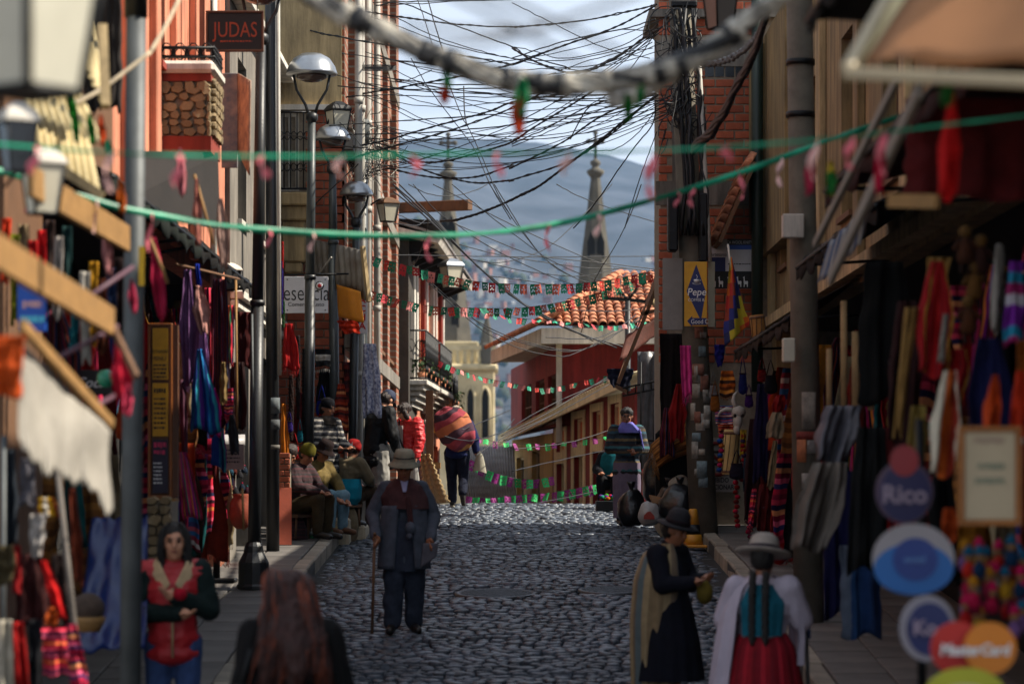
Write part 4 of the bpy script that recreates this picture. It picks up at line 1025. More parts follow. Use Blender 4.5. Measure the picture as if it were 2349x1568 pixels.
thin = [
    [c2(800, 20), c2(1100, 10), c2(1750, 0)], [c2(850, 40), c2(1200, 20), c2(1600, 0)],
    [c2(660, 70), c2(800, 120), c2(1000, 190), c2(1300, 300), c2(1750, 400), c3(400, 410), c3(800, 320), c3(1000, 230)],
    [c2(820, 40), c2(1020, 30), c2(1400, 190), c2(1750, 320), c3(100, 380), c3(400, 470)],
    [c2(960, 120), c2(1200, 240), c2(1500, 340), c2(1750, 400), c3(300, 460), c3(650, 430), c3(960, 290)],
    [c2(1105, 0), c2(1160, 160), c2(1220, 360)], [c2(1175, 0), c2(1220, 160), c2(1285, 375)],
    [c2(1060, 400), c2(1180, 600), c2(1400, 890), c2(1500, 1030), c2(1600, 1260), c2(1740, 1500)],
    [c2(1280, 480), c2(1400, 780), c2(1450, 870), c2(1540, 1060), c2(1640, 1300), c2(1750, 1490)],
    [c2(1420, 590), c2(1425, 760), c2(1440, 850)],
    [c2(160, 300), c2(400, 345), c2(700, 380), c2(1000, 420), c2(1400, 460), c2(1750, 480), c3(300, 470), c3(600, 500)],
    [c2(140, 430), c2(500, 500), c2(800, 590), c2(1100, 620), c2(1500, 640), c2(1750, 640), c3(400, 650), c3(990, 640)],
    [c2(560, 590), c2(900, 610), c2(1300, 610), c2(1750, 600), c3(200, 580), c3(500, 560)],
    [c2(700, 560), c2(950, 600), c2(1250, 630), c2(1600, 640), c2(1750, 670), c3(300, 690), c3(700, 680), c3(980, 650)],
    [c2(620, 660), c2(900, 650), c2(1200, 660), c2(1750, 665), c3(400, 660), c3(1000, 640)],
    [c2(940, 540), c2(1200, 570), c2(1450, 580), c2(1750, 560), c3(300, 500)],
    [c2(850, 520), c2(1000, 560), c2(1250, 640), c2(1500, 690), c2(1750, 710), c3(300, 690), c3(800, 660)],
    [c2(940, 830), c2(1400, 800), c2(1750, 770), c3(300, 740), c3(700, 700), c3(990, 650)],
    [c2(500, 920), c2(900, 915), c2(1400, 890), c2(1750, 855), c3(0, 850), c3(350, 800), c3(750, 740), c3(980, 680)],
    [c2(500, 860), c2(940, 830), c2(1450, 795)],
    [c3(0, 1000), c3(250, 900), c3(500, 790), c3(750, 700), c3(990, 650)], [c3(0, 985), c3(230, 880), c3(500, 740), c3(740, 660)],
    [c3(540, 1030), c3(700, 1020), c3(850, 920), c3(980, 760)], [c3(60, 850), c3(300, 800), c3(560, 760), c3(800, 690)],
    [c3(400, 950), c3(460, 830), c3(520, 740), c3(620, 690)],
    [c3(0, 20), c3(200, 120), c3(500, 270), c3(700, 350), c3(940, 400)], [c3(0, 320), c3(150, 350), c3(350, 400), c3(700, 330), c3(960, 200)],
    [c3(0, 400), c3(300, 300), c3(550, 240), c3(800, 190), c3(980, 130)], [c3(0, 450), c3(400, 300), c3(700, 210), c3(940, 210)],
    [c3(500, 480), c3(650, 430), c3(830, 330), c3(960, 240)], [c3(560, 460), c3(720, 380), c3(880, 280), c3(1000, 160)],
    [c3(640, 560), c3(800, 480), c3(960, 260)], [c3(330, 480), c3(650, 380), c3(960, 330)],
    [c3(420, 1560), c3(560, 1400), c3(700, 1200), c3(820, 1030), c3(960, 850), c3(985, 700)],
    [c3(770, 1560), c3(820, 1390), c3(880, 1200), c3(960, 980), c3(990, 900)],
    [c2(940, 560), c2(1060, 540), c2(1200, 480)],
    [c2(300, 1500), c2(420, 1380), c2(560, 1250), c2(700, 1120)], [c2(500, 780), c2(640, 900), c2(720, 1000)],
    [c2(140, 1170), c2(330, 1150), c2(620, 1090), c2(780, 1050)], [c2(150, 920), c2(360, 940), c2(600, 1000), c2(760, 1010)],
]
for i, p in enumerate(thin): cable(p, 38.0 - (i % 5) * .5, 34.8 + (i % 3) * .2, .0062 + .0022 * (i % 3 == 0), LT, GT, wob=.012)
for i in range(26):
    x0, y0 = RND.uniform(815, 870), RND.choice((RND.uniform(60, 220), RND.uniform(260, 400))); x1, y1 = RND.uniform(1530, 1560), RND.choice((RND.uniform(30, 130), RND.uniform(180, 260))); sg = RND.uniform(10, 110)
    thin_p = [(x0 + (x1 - x0) * t, y0 + (y1 - y0) * t + 4 * sg * t * (1 - t)) for t in (0, .2, .4, .6, .8, 1)]; cable(thin_p, RND.uniform(37.5, 39), 34.9, .0055, LT, GT, wob=.012)
down = [
    [c6(0, 0), c6(300, 270), c6(620, 600), c6(900, 860), c6(1200, 1080), c6(1500, 1230), c6(1900, 1390)],
    [c6(50, 0), c6(330, 280), c6(640, 620), c6(930, 870), c6(1230, 1100), c6(1560, 1260), c6(2040, 1405)],
    [c6(20, 30), c6(320, 320), c6(660, 640), c6(980, 930), c6(1300, 1120), c6(1700, 1330)],
    [c6(0, 60), c6(340, 330), c6(700, 680), c6(1050, 980), c6(1400, 1180), c6(1800, 1350)],
    [c6(500, 0), c6(800, 250), c6(1130, 500), c6(1350, 650), c6(1700, 800), c6(2000, 860), c6(2229, 900)],
    [c6(170, 0), c6(420, 270), c6(800, 450), c6(1200, 600), c6(1700, 660), c6(2229, 720)],
    [c6(340, 0), c6(600, 130), c6(900, 290), c6(1350, 500), c6(1800, 680), c6(2229, 740)],
    [c6(820, 0), c6(960, 210), c6(1080, 380), c6(1240, 580), c6(1400, 720), c6(1650, 840)],
    [c6(860, 0), c6(1000, 230), c6(1120, 420), c6(1300, 640), c6(1560, 800), c6(1750, 850)],
    [c6(1390, 0), c6(1600, 110), c6(1900, 220), c6(2229, 320)],
    [c6(130, 0), c6(300, 80), c6(500, 100), c6(700, 50), c6(800, 0)],
    [c6(560, 510), c6(860, 590), c6(1200, 650), c6(1650, 710), c6(2000, 715)],
    [c6(0, 600), c6(600, 608), c6(1200, 618), c6(1700, 614), c6(2229, 610)],
    [c6(650, 630), c6(900, 690), c6(1200, 750), c6(1600, 780), c6(1900, 720), c6(2000, 715)],
    [c6(680, 640), c6(900, 665), c6(1150, 610), c6(1350, 510), c6(1600, 280), c6(1860, 0)],
    [c6(820, 780), c6(1140, 820), c6(1500, 880), c6(1900, 920), c6(2229, 935)],
    [c6(540, 340), c6(800, 520), c6(1200, 720), c6(1560, 860), c6(2000, 960)],
    [c6(2110, 0), c6(2020, 250), c6(1900, 500), c6(1720, 800), c6(1660, 1000), c6(1600, 1260)],
    [c6(0, 240), c6(120, 290), c6(260, 330), c6(400, 310)], [c6(0, 330), c6(200, 350), c6(300, 300), c6(220, 600), c6(160, 700)],
    [c6(160, 690), c6(400, 930), c6(760, 1240), c6(1100, 1400), c6(1400, 1460), c6(1560, 1430), c6(1900, 1260), c6(2100, 1150)],
    [c6(480, 960), c6(800, 1230), c6(1150, 1360), c6(1500, 1420), c6(1800, 1330), c6(2080, 1140)],
    [c6(250, 770), c6(700, 1150), c6(1100, 1330), c6(1550, 1410), c6(1850, 1300), c6(2120, 1110)],
    [c6(1460, 1060), c6(1800, 1080), c6(2100, 1060)], [c6(1300, 1300), c6(1700, 1310), c6(1900, 1230), c6(2060, 1110)],
    [(1150, 1000), (1250, 950), (1350, 890), (1440, 840)], [(1155, 1010), (1290, 940), (1400, 880)], [(1165, 985), (1260, 930), (1440, 850)],
    [(1020, 1000), (1080, 1010), (1150, 990), (1180, 960)], [(1060, 985), (1100, 970), (1170, 940)], [(1090, 1045), (1160, 1000), (1270, 950), (1400, 880)],
    [(1175, 1030), (1300, 1015), (1400, 985), (1445, 960)], [(1175, 1080), (1260, 1060), (1400, 1030)], [(1160, 1160), (1250, 1150), (1390, 1120), (1440, 1100)],
]
for i, p in enumerate(down): cable(p, 40 + (i % 4), 44 + (i % 5), .0072 if i > 3 else .012, LD, GD, wob=.01)
# heavy grey bundle close to the viewer, and cables closer still
g = G(); path = spline([P(x, y, 10.5) for x, y in ((-500, -760), (250, -300), (560, -110), (735, 5), (820, 45), (905, 88), (1050, 150), (1180, 186), (1300, 195), (1420, 184), (1510, 165), (1610, 125), (1700, 62), (1790, -10), (2050, -190), (2700, -620))], 8)
for s_ in range(9):
    pp = []; L = 0
    for i, p in enumerate(path):
        if i: L += (p - path[i-1]).length
        a = L * 9 + s_ * 2 * PI / 9; rr = .030 + .009 * noise.noise(V((L * 4, s_, 0))); pp.append(p + V((0, math.cos(a), math.sin(a))) * rr)
    g.tube(pp, .0145, 6, 1 if s_ % 4 else 0)
for k in range(26):
    i = RND.randint(2, len(path) - 3); a = path[i]; g.lathe([(.047, -.02), (.047, .02)], a, 8, k % 2, axis=path[i+1] - path[i-1])
tag(g.build('cable_bundle', [M_cable, M_cablegr]), 'thick grey bundle of bound cables sagging close overhead across the whole street', 'cable')
cable([(1400, 228), (1450, 225), (1500, 195), (1560, 160)], 11.2, 10.6, .022, 'short frayed grey cable end joining the thick overhead bundle', None, 'cable_stub', 4, M_cablegr)
for i, p in enumerate(([(1000, -30), (1180, 60), (1300, 130), (1420, 205)], [(920, 60), (1080, 70), (1250, 60), (1500, -30)], [(1080, -30), (1250, 40), (1420, 120)], [(930, 120), (1150, 90), (1400, 10)])):
    cable(p, 5.0, 5.4, .0055, 'soft blurred cable very close overhead against the cloud', 'blurred cables close overhead', m=M_cable)
cable([(1590, 345), (1640, 290), (1690, 200), (1735, 110), (1760, 20)], 26, 24, .035, 'dark ragged hanging bundle of cable and cloth before the brick wall', None, 'ragged_bundle', 5, M_cable, wob=.05)
cable([(1560, 140), (1640, 145), (1700, 120), (1740, 80)], 34, 26, .03, 'black cable loop from the leaning pole to the cream shop house', None, 'cable_loop', 3, M_cable, wob=.02)
cable([(345, 120), (380, 60), (410, 0)], 15, 15.5, .012, 'pale rope rising past the steel pole', None, 'rope', 0, mat('pale_rope', '#b6a68c', .9, .3, 20, .3))
cable([(170, 240), (240, 200), (345, 120)], 14.6, 15, .012, 'pale rope tied from the slatted awning to the steel pole', None, 'rope', 0, MATS['pale_rope'])
g = G(); c = P(862, 160, 37.6)
for k in range(5): g.tube([c + V((.27 * math.cos(q * PI / 12) , .1 * math.sin(q * PI / 12), .03 * math.sin(q * PI / 12) + k * .012)) for q in range(25)], .006, 4, cap=False)
tag(g.build('cable_coil', M_cable), 'coil of spare cable hung beside the brick building against the sky', 'cable')
# ================================================================== SIGNS, RIBBONS, BUNTING
M_sgnblk = mat('sign_black', '#0f0e0e', .6, .3, 6, .15, 40); M_sgnwht = mat('sign_white', '#c9c9cf', .55, .12, 4, .05, 40)
M_ltblk = mat('print_black', '#111114', .6, .1, 9, 0); M_ltred = mat('print_red', '#b01820', .6, .1, 9, 0); M_ltwht = mat('print_white', '#d9d9d9', .6, .1, 9, 0); M_ltblue = mat('print_blue', '#14307c', .6, .1, 9, 0)
M_carved = mat('carved_copper_letters', '#9a3f1c', .6, .2, 9, .1); M_signwood = mat('sign_frame_wood', '#57341d', .6, .35, 6, .2, 30)
def board(name, label, x0, x1, y0, y1, d, m, th=.02, frame=None, fw=6, cat='sign', bev=.004):
    a, b = P(x0, y1, d), P(x1, y0, d); root = thing(name, label, cat, ((a.x + b.x) / 2, d, a.z))
    g = G(); g.box((a.x, d, a.z), (b.x, d + th, b.z), bev=bev); g.build('panel', m, root)
    if frame is not None:
        f = fw * PXW(d)
        for lo, hi in (((a.x - f, d - .015, a.z - f), (b.x + f, d + th + .004, a.z - .0005)), ((a.x - f, d - .015, b.z + .0005), (b.x + f, d + th + .004, b.z + f)), ((a.x - f, d - .012, a.z), (a.x - .0005, d + th, b.z)), ((b.x + .0005, d - .012, a.z), (b.x + f, d + th, b.z))):
            g = G(); g.box(lo, hi, bev=.004); g.build('frame', frame, root)
    return root
def put(root, txt, x, y, d, hpx, m, wx=1., align='CENTER', bold=0., shear=0., yaw=0., roll=0.):
    return lettering(txt, root, m, face_cam(P(x, y, d - .004), yaw, roll), hpx * PXW(d) * 1.38, align, .0012, wx, bold=bold, shear=shear)
def bars(root, lines, d, m):
    """rows of small illegible print"""
    g = G()
    for x0, x1, y, h in lines:
        x = x0
        while x < x1:
            w_ = RND.uniform(2.5, 7); q = min(x + w_, x1); a, b = P(x, y + h * RND.uniform(.7, 1), d - .003), P(q, y, d - .003); g.box((a.x, d - .003, a.z), (b.x, d - .0015, b.z)); x = q + RND.uniform(1, 2.5)
    return stuff(g.build('small_print', m, root))
# carved black sign
r = board('hanging_sign', 'black hanging sign reading JUDAS in copper letters, top left', 477, 600, 30, 114, 27.2, M_sgnblk, frame=M_signwood, fw=5)
put(r, 'JUDAS', 540, 70, 27.2, 36, M_carved, .72); bars(r, [(505, 578, 93, 4)], 27.2, M_carved)
for x in (485, 590):
    g = G(); g.tube([P(x, 26, 27.21), P(x, -10, 27.21)], .006, 5); g.build('chain', M_black, r)
g = G(); g.tube([P(420, -10, 27.3), P(612, -10, 27.3)], .014, 6); g.build('arm', M_black, r)
# white shop sign
r = board('shop_sign', 'white square sign reading esencia Comercio Justo behind the lamp posts', 652, 753, 634, 718, 36.0, M_sgnwht)
put(r, 'esencia', 703, 673, 36, 38, M_ltblk, .70, bold=-.002); put(r, 'Comercio Justo', 702, 698, 36, 9.5, M_ltblk)
for rr, m, o in ((10, M_ltblk, .002), (8, M_sgnwht, .004), (4.5, M_ltred, .006)):
    g = G(); g.lathe([(rr * PXW(36), 0), (rr * PXW(36), .002)], P(733, 655, 36 - .006 - o), 20, axis=(0, -1, 0)); g.build('dot', m, r)
for x, y in ((659, 641), (746, 641), (659, 711), (746, 711)): g = G(); g.lathe([(.009, 0), (.006, .006)], P(x, y, 35.998), 8, axis=(0, -1, 0)); g.build('screw', M_black, r)
g = G(); g.tube([P(652, 630, 36.03), P(800, 628, 36.1)], .012, 6); g.build('bracket', M_black, r)
# vertical sign with red letters
r = board('vertical_sign', 'narrow white upright sign with stacked red letters by the orange tarp', 820, 842, 655, 765, 37.0, M_sgnwht)
for k, c in enumerate('PACHA'): put(r, c, 831, 668 + k * 20, 37, 15, M_ltred, 1.1, bold=.003)
r = board('poster_panel', 'faded picture banner hanging edge-on under the black sign', 508, 545, 168, 385, 27.6, mat('faded_print', '#8a8078', .7, .55, 9, .1, c2='#54606e'), cat='banner')
g = G(); a, b, c, d_ = P(545, 168, 27.6), P(574, 185, 27.2), P(571, 402, 27.2), P(545, 350, 27.6)
g.grid(lambda u, v: a.lerp(b, u).lerp(d_.lerp(c, u), v), 4, 8, 0, True, (.01, .01, 0)); g.build('side_panel', mat('faded_print_2', '#a58a72', .7, .55, 9, .1, c2='#6f5a55'), r)
# blue sign behind the boards, soft print
r = board('blue_sign', 'small blue sign with pale blurred lettering behind the pine boards', 40, 106, 640, 760, 14.5, mat('sign_blue', '#0b4fb0', .5, .15, 5, .05))
bars(r, [(52, 96, 690, 18)], 14.5, mat('print_pink', '#d9a7a7', .6, .1, 9, 0)); bars(r, [(48, 102, 724, 18)], 14.5, mat('print_cyan', '#5fd0e6', .6, .1, 9, 0))
r = board('drinks_sign', 'black drinks sign with white script beside the green ball', 150, 255, 848, 905, 19, M_sgnblk); put(r, 'Coca', 205, 878, 19, 24, M_ltwht, shear=.35)
# menu board
M_menu = mat('menu_yellow', '#c9920f', .6, .25, 6, .1, 30)
r = board('menu_board', 'tall wooden menu board with yellow restaurant lists and a dark lower panel', 346, 388, 748, 1135, 22.5, M_signwood, th=.05, frame=mat('varnished_wood', '#8a4e1d', .4, .3, 5, .15, 30), fw=7, cat='menu board')
for y0, y1, m in ((752, 870, M_menu), (878, 1000, M_menu), (1008, 1130, mat('menu_night', '#1b1430', .5, .3, 6, .1))):
    g = G(); pbox(350, 385, y0, y1, 22.485, 22.499, g); g.build('menu_sheet', m, r)
put(r, 'RESTAURANT', 367, 806, 22.48, 8, M_ltblk, .62); put(r, 'MENU', 364, 822, 22.48, 10, M_ltblk, .9)
bars(r, [(352, 382, 835 + k * 9, 5) for k in range(4)] + [(353, 382, 890, 12)] + [(353, 380, 912 + k * 11, 5) for k in range(7)], 22.483, M_ltblk)
bars(r, [(353, 382, 1014, 14), (353, 380, 1032, 10)], 22.483, mat('print_magenta', '#c42a5a', .6, .1, 9, 0)); bars(r, [(352, 372, 1060 + k * 9, 4) for k in range(6)], 22.483, M_ltwht)
g = G(); pbox(340, 402, 1142, 1150, 22.3, 22.55, g); g.build('ledge', M_pine, r); g = G(); pbox(396, 408, 745, 1140, 22.52, 22.6, g); g.build('side_post', M_signwood, r)
# sheet-music style price stand
d = 28.6; r = thing('price_stand', 'price stand with two faded sheets on a black post, left pavement', 'sign stand', P(497, 1312, d))
g = G(); pbox(428, 560, 1018, 1076, d, d + .01, g); g.build('sheet', mat('faded_sheet', '#8a8078', .7, .35, 6, .1), r)
g = G(); a, b, c, e = P(430, 996, d + .12), P(562, 996, d + .12), P(562, 1020, d), P(428, 1020, d); g.grid(lambda u, v: a.lerp(b, u).lerp(e.lerp(c, u), v), 2, 1, thick=(0, .01, -.004)); g.build('top_sheet', mat('plastic_sleeve', '#a8a4a2', .3, .25, 6, .05), r)
g = G(); pb = P(497, 0, d + .03); zg = gz(d) + KH; g.tube([V((pb.x, d + .03, zg + .02)), P(497, 1022, d + .03)], .035, 10); g.build('post', M_black, r)
g = G(); g.box((pb.x - .2, d - .12, zg), (pb.x + .2, d + .18, zg + .04), bev=.01); g.build('foot', M_black, r)
put(r, '12.25', 476, 1030, d, 10, M_ltblk); bars(r, [(440, 490, 1040 + k * 9, 4) for k in range(3)] + [(510, 550, 1030 + k * 9, 4) for k in range(4)], d, M_ltblk)

# coffee sign on the leaning pole
M_cofy = mat('coffee_yellow', '#c9951c', .55, .2, 4, .08, 30); M_cofb = mat('coffee_blue', '#17245c', .55, .2, 4, .05)
r = board('coffee_sign', 'yellow and blue coffee shop sign reading Pepe on the leaning pole', 1570, 1622, 600, 748, 34.62, M_cofy, th=.02)
d = 34.62; dm = [(1597, 606), (1619, 668), (1608, 736), (1575, 668)]
g = G(); g.prism([P(x, y, d - .003) for x, y in dm], (0, .0025, 0)); g.build('lozenge', M_cofb, r)
put(r, 'Pepe', 1598, 670, d - .003, 17, M_ltwht, .95, bold=.001, shear=.15); put(r, 'COFFEE B.', 1598, 688, d - .003, 7, M_ltwht, .9)
g = G(); c = P(1598, 643, d - .006)
g.tube([c + V((.05 * math.cos(t), 0, .012 * math.sin(t) - .035)) for t in [k * PI / 8 for k in range(17)]], .003, 4); g.lathe([(.015, -.03), (.032, -.01), (.036, .012)], c, 12); g.tube([c + V((.036, 0, -.01)), c + V((.055, 0, 0)), c + V((.036, 0, .01))], .003, 4); g.tube([c + V((0, 0, .02)), c + V((.01, 0, .045)), c + V((-.004, 0, .07))], .003, 4); g.build('cup_emblem', M_ltwht, r)
g = G(); pts = [(1576, 736), (1588, 724), (1588, 729), (1621, 729), (1621, 745), (1588, 745), (1588, 749)]
g.prism([P(x, y, d - .0045) for x, y in pts], (0, .002, 0)); g.build('arrow', M_cofb, r); put(r, 'Good C', 1605, 737.5, d - .006, 11, M_ltwht, .8)
r = board('plain_board', 'blank grey back of a board fixed beside the coffee sign', 1520, 1566, 592, 757, 34.85, mat('board_back', '#7f7b76', .8, .2, 4, .15), cat='sign')
r = board('narrow_board', 'pale narrow board on the outer side of the coffee sign', 1624, 1640, 600, 750, 34.9, mat('board_pale', '#a8a08c', .8, .2, 4, .15), cat='sign')
# knitwear shop board
r = board('knitwear_sign', 'knitwear shop board with white alpaca silhouettes under a blue header', 1630, 1728, 548, 662, 35.9, M_sgnwht, cat='sign'); d = 35.9
for x0, x1, y0, y1, m in ((1668, 1728, 548, 562, M_sgnblk), (1668, 1728, 562, 572, mat('header_blue', '#1d4fae', .5, .1, 5, 0)), (1630, 1728, 622, 662, M_sgnblk), (1630, 1664, 590, 622, M_cofb)):
    g = G(); pbox(x0, x1, y0, y1, d - .003, d - .0005, g); g.build('print_block', m, r)
put(r, 'ALPACA WOOL KNITWEARS', 1698, 556, d - .003, 7.5, M_ltwht, .72); put(r, 'Artesania', 1648, 584, d - .001, 9, M_ltblk, .8); bars(r, [(1670, 1722, 604, 3)], d, M_ltblk)
alp = [(0, 0), (1.2, 0), (1.4, 4), (4.6, 4), (4.9, 0), (6, 0), (6.2, 5), (6.5, 7.5), (5.6, 9), (2.6, 8.6), (1.6, 9.5), (1.3, 14), (1.4, 16.4), (.8, 15.2), (-1.0, 14.4), (-1.0, 13.4), (.0, 13.2), (-.2, 8), (.2, 5)]
for k, x in enumerate((1638, 1655, 1676, 1697, 1712)):
    sc = 1.55; g = G(); pts = [P(x + a * sc - 6, 658 - b * sc, d - .006) for a, b in alp]; g.prism(pts, (0, .002, 0)); g.build('alpaca_silhouette', M_ltwht, r)
# no-parking board
r = board('no_parking_sign', 'white no parking board with a red ring, half hidden behind the leaning pole', 1572, 1688, 1004, 1128, 36.1, mat('board_dull_white', '#8f8d88', .7, .2, 5, .1), cat='sign'); d = 36.1
g = G(); c = P(1645, 1052, d - .01); g.tube([c + V((.2 * math.cos(t), 0, .2 * math.sin(t))) for t in [k * PI / 16 for k in range(33)]], .022, 6); g.beam(c + V((-.14, 0, .14)), c + V((.14, 0, -.14)), .03, .03); g.build('ring', mat('ring_red', '#7a1a18', .6, .2, 6, .1), r)
put(r, 'E', 1638, 1052, d, 34, M_ltblk, bold=.004); put(r, 'PROHIBIDO', 1672, 1101, d, 11, M_ltblk, .8, 'RIGHT', .002); put(r, 'ESTACIONAR', 1684, 1117, d, 11, M_ltblk, .8, 'RIGHT', .002)

# near right: price board, round signs, card emblem
r = board('price_board', 'cream price board in a wooden frame hung among the goods on the right', 2212, 2330, 990, 1192, 11.5, mat('cream_board', '#b3a488', .7, .1, 4, .1), frame=mat('board_frame_wood', '#9a5d1c', .5, .3, 5, .2), fw=13, cat='price board'); d = 11.5
for y in (1003, 1062, 1095): bars(r, [(2228 + (y % 7) * 3, 2305, y, 16)], d, mat('faint_print_%d' % y, '#a08a78' if y < 1010 else '#7f8672', .8, .1, 5, 0))
def disc(label, px, py, rx, ry, d, rings, parent=None):
    root = parent or thing('round_sign', label, 'sign', P(px, py + ry, d))
    for k, (sx, sy, ox, oy, m) in enumerate(rings):
        g = G(); c = P(px + ox, py + oy, d - .006 * k); n = 36; a, b = rx * sx * PXW(d), ry * sy * PXW(d)
        g.prism([c + V((a * math.cos(2*PI*j/n), 0, b * math.sin(2*PI*j/n))) for j in range(n)], (0, .006 if k else .02, 0)); g.build('disc' if k == 0 else 'print', m, root)
    return root
mS = lambda n, c: mat('round_' + n, c, .5, .12, 3, .05)
r = disc('dark blue round sign with a red disc on top and pale lettering', 2075, 1128, 66, 72, 12, [(1, 1, 0, 0, mS('rim', '#4a3550')), (.88, .9, 2, 2, mS('navy', '#15124a')), (.5, .5, 0, -72, mS('red', '#8e2028'))])
put(r, 'Rico', 2075, 1135, 11.975, 42, mat('round_letter', '#8f7f92', .6, .1, 5, 0), 1.0, bold=.003)
r = disc('round white over blue sign below the navy one, with small letters', 2096, 1282, 94, 82, 11.6, [(1, 1, 0, 0, mS('white', '#8f8a8e')), (.97, .72, 0, 22, mS('azure', '#0c5aa0')), (.55, .6, 4, 0, mS('deep', '#0b2f78'))])
put(r, 'entel', 2098, 1282, 11.57, 18, mat('round_letter2', '#5f86b8', .6, .1, 5, 0))
r = disc('pale rimmed navy disc partly behind the red and orange card emblem', 2128, 1440, 64, 76, 11.2, [(1, 1, 0, 0, mS('pale', '#8a8690')), (.8, .8, 4, 2, mS('navy2', '#16235c'))]); put(r, 'Ko', 2122, 1440, 11.17, 34, MATS['round_letter'], bold=.003)
r = thing('card_sign', 'payment card sign with overlapping red and orange circles and white lettering', 'sign', P(2230, 1560, 10.6)); 
disc('', 2197, 1486, 62, 62, 10.6, [(1, 1, 0, 0, mS('cardred', '#b3190f'))], r); disc('', 2272, 1486, 60, 60, 10.57, [(1, 1, 0, 0, mS('cardorange', '#d07a12'))], r)
put(r, 'MasterCard', 2236, 1490, 10.56, 26, M_ltwht, .92, bold=.002, shear=.15)
r = disc('lime green round sign cut by the bottom edge under the card emblem', 2215, 1590, 92, 60, 10.4, [(1, 1, 0, 0, mS('lime', '#a3a51c')), (.8, .7, 0, 20, mS('limepale', '#b9b48a'))])
g = G(); g.tube([P(2110, 960, 12.1), P(2116, 1640, 12.1)], .02, 8); tag(g.build('sign_pole', M_black), 'black upright rod holding the round signs', 'pole')

# ---- ribbons with tissue tassels
M_rib = mat('green_ribbon', '#15956f', .4, .8, 3.0, .1, spec=.4); M_tis = cloth_mat('pink_tissue', '#d9707c', .4, .8); M_tisw = cloth_mat('pale_tissue', '#e0b3ac', .3, .8)  # green ribbon's strong mottling paints its bright and dark translucent stretches
def ribbon(label, pxs, da, db, w, tassels):
    k = len(pxs); pts = spline([P(x, y, da + (db - da) * i / (k - 1)) for i, (x, y) in enumerate(pxs)], 14)
    root = thing('ribbon_garland', label, 'garland', pts[0]); g = G(); n = len(pts) - 1
    def fn(u, v):
        p = pts[min(n, int(round(u * n)))]; a = .5 * math.sin(u * 23) + .4 * math.sin(u * 57)
        return p + V((0, math.sin(a), math.cos(a))) * w * (v - .5)
    g.grid(fn, n, 1, 0, True, (0, .002, 0)); g.build('ribbon', M_rib, root)
    for j, (x, y, h) in enumerate(tassels):
        best = min(pts, key=lambda p: abs(CX + p.x * F / p.y - x)); hh = h * .85 * PXW(best.y); g = G(); s0 = RND.uniform(0, 9)
        tw = RND.uniform(3, 6); ww = RND.uniform(.007, .013)
        def ft(u, v): 
            a = v * tw + s0; r_ = ww * (.25 + math.sin(PI * min(1, v * .85 + .08)) ** .7)
            return best + V((r_ * math.cos(a) * (u - .5) * 2.6 + .012 * math.sin(v * 5 + s0), r_ * math.sin(a) * (u - .5) * 2 - .01, -hh * v))
        g.grid(ft, 5, 14, 0, True, (.002, -.003, 0)); g.build('tassel', (M_tis, M_tisw, M_tis)[j % 3], root)
ribbon('nearer green ribbon with pink tissue tassels dipping across the street', [(-420, 300), (-30, 385), (120, 430), (300, 482), (520, 518), (750, 537), (1000, 541), (1240, 520), (1470, 466), (1700, 395), (1900, 322), (2080, 262)], 13, 16, .034,
       [(62, 430, 90), (215, 465, 90), (350, 490, 110), (612, 530, 45), (712, 537, 50), (990, 541, 70), (1265, 517, 75), (1378, 490, 60), (1585, 430, 55), (1700, 393, 75), (1790, 362, 80), (1560, 440, 40)])
ribbon('higher blurred green ribbon with pink tassels crossing from lantern to awning', [(-420, 310), (-30, 330), (250, 350), (500, 358), (800, 358), (1100, 352), (1400, 348), (1650, 338), (1900, 318), (2120, 292), (2400, 258), (2800, 200)], 9.5, 10.5, .012,
       [(80, 340, 80), (252, 350, 110), (415, 356, 90), (600, 358, 60), (785, 358, 60), (960, 356, 60), (1140, 352, 70), (1300, 350, 60), (1490, 345, 130), (1670, 337, 40), (1860, 322, 110), (2022, 305, 120), (1945, 315, 90)])

# ---- paper bunting
M_fr = [mat('flag_red_%d' % k, c, .7, .2, 20, .1) for k, c in enumerate(('#d23a2e', '#c02a38', '#e0705c', '#e08a86'))]
M_fg = [mat('flag_green_%d' % k, c, .7, .2, 20, .1) for k, c in enumerate(('#12906c', '#0f7a5c', '#28a884'))]
M_fpk = [mat('flag_magenta', '#8f1f78', .7, .2, 20, .1)]; M_fgr2 = [mat('flag_bright_green', '#1fae5a', .7, .2, 20, .1)]
def flag_mesh(seed, m):
    """papel picado: slotted paper with a notched hem"""
    r_ = random.Random(seed); g = G(); bend = r_.uniform(-.5, .5); lift = r_.uniform(0, .55)
    def fn(x, z): return (x, bend * .35 * z * z - lift * z * .7 + .1 * math.sin(x * 5 + seed), z * (1 - .12 * lift))
    cut = {(1, 2), (3, 2), (2, 4), (1, 5), (3, 5)} if seed % 3 else {(2, 2), (1, 4), (3, 4)}
    vs, fs = [], []; nu, nv = 5, 8
    for j in range(nv + 1):
        for i in range(nu + 1):
            z = -1.45 * j / nv
            if j == nv: z -= .12 * (1 if i % 2 else -1)
            vs.append(fn(i / nu - .5, z))
    fs = [[j*(nu+1)+i, j*(nu+1)+i+1, (j+1)*(nu+1)+i+1, (j+1)*(nu+1)+i] for j in range(nv) for i in range(nu) if (i, j) not in cut]
    o = len(vs); vs2 = [(x, y + .012, z) for x, y, z in vs]; fs2 = [[o + q for q in f[::-1]] for f in fs]
    g.add(vs + vs2, fs + fs2, 0, True); return g.mesh('flag', m)
FM = {id(m): [flag_mesh(k + i * 5, m) for k in range(4)] for i, m in enumerate(M_fr + M_fg + M_fpk + M_fgr2)}
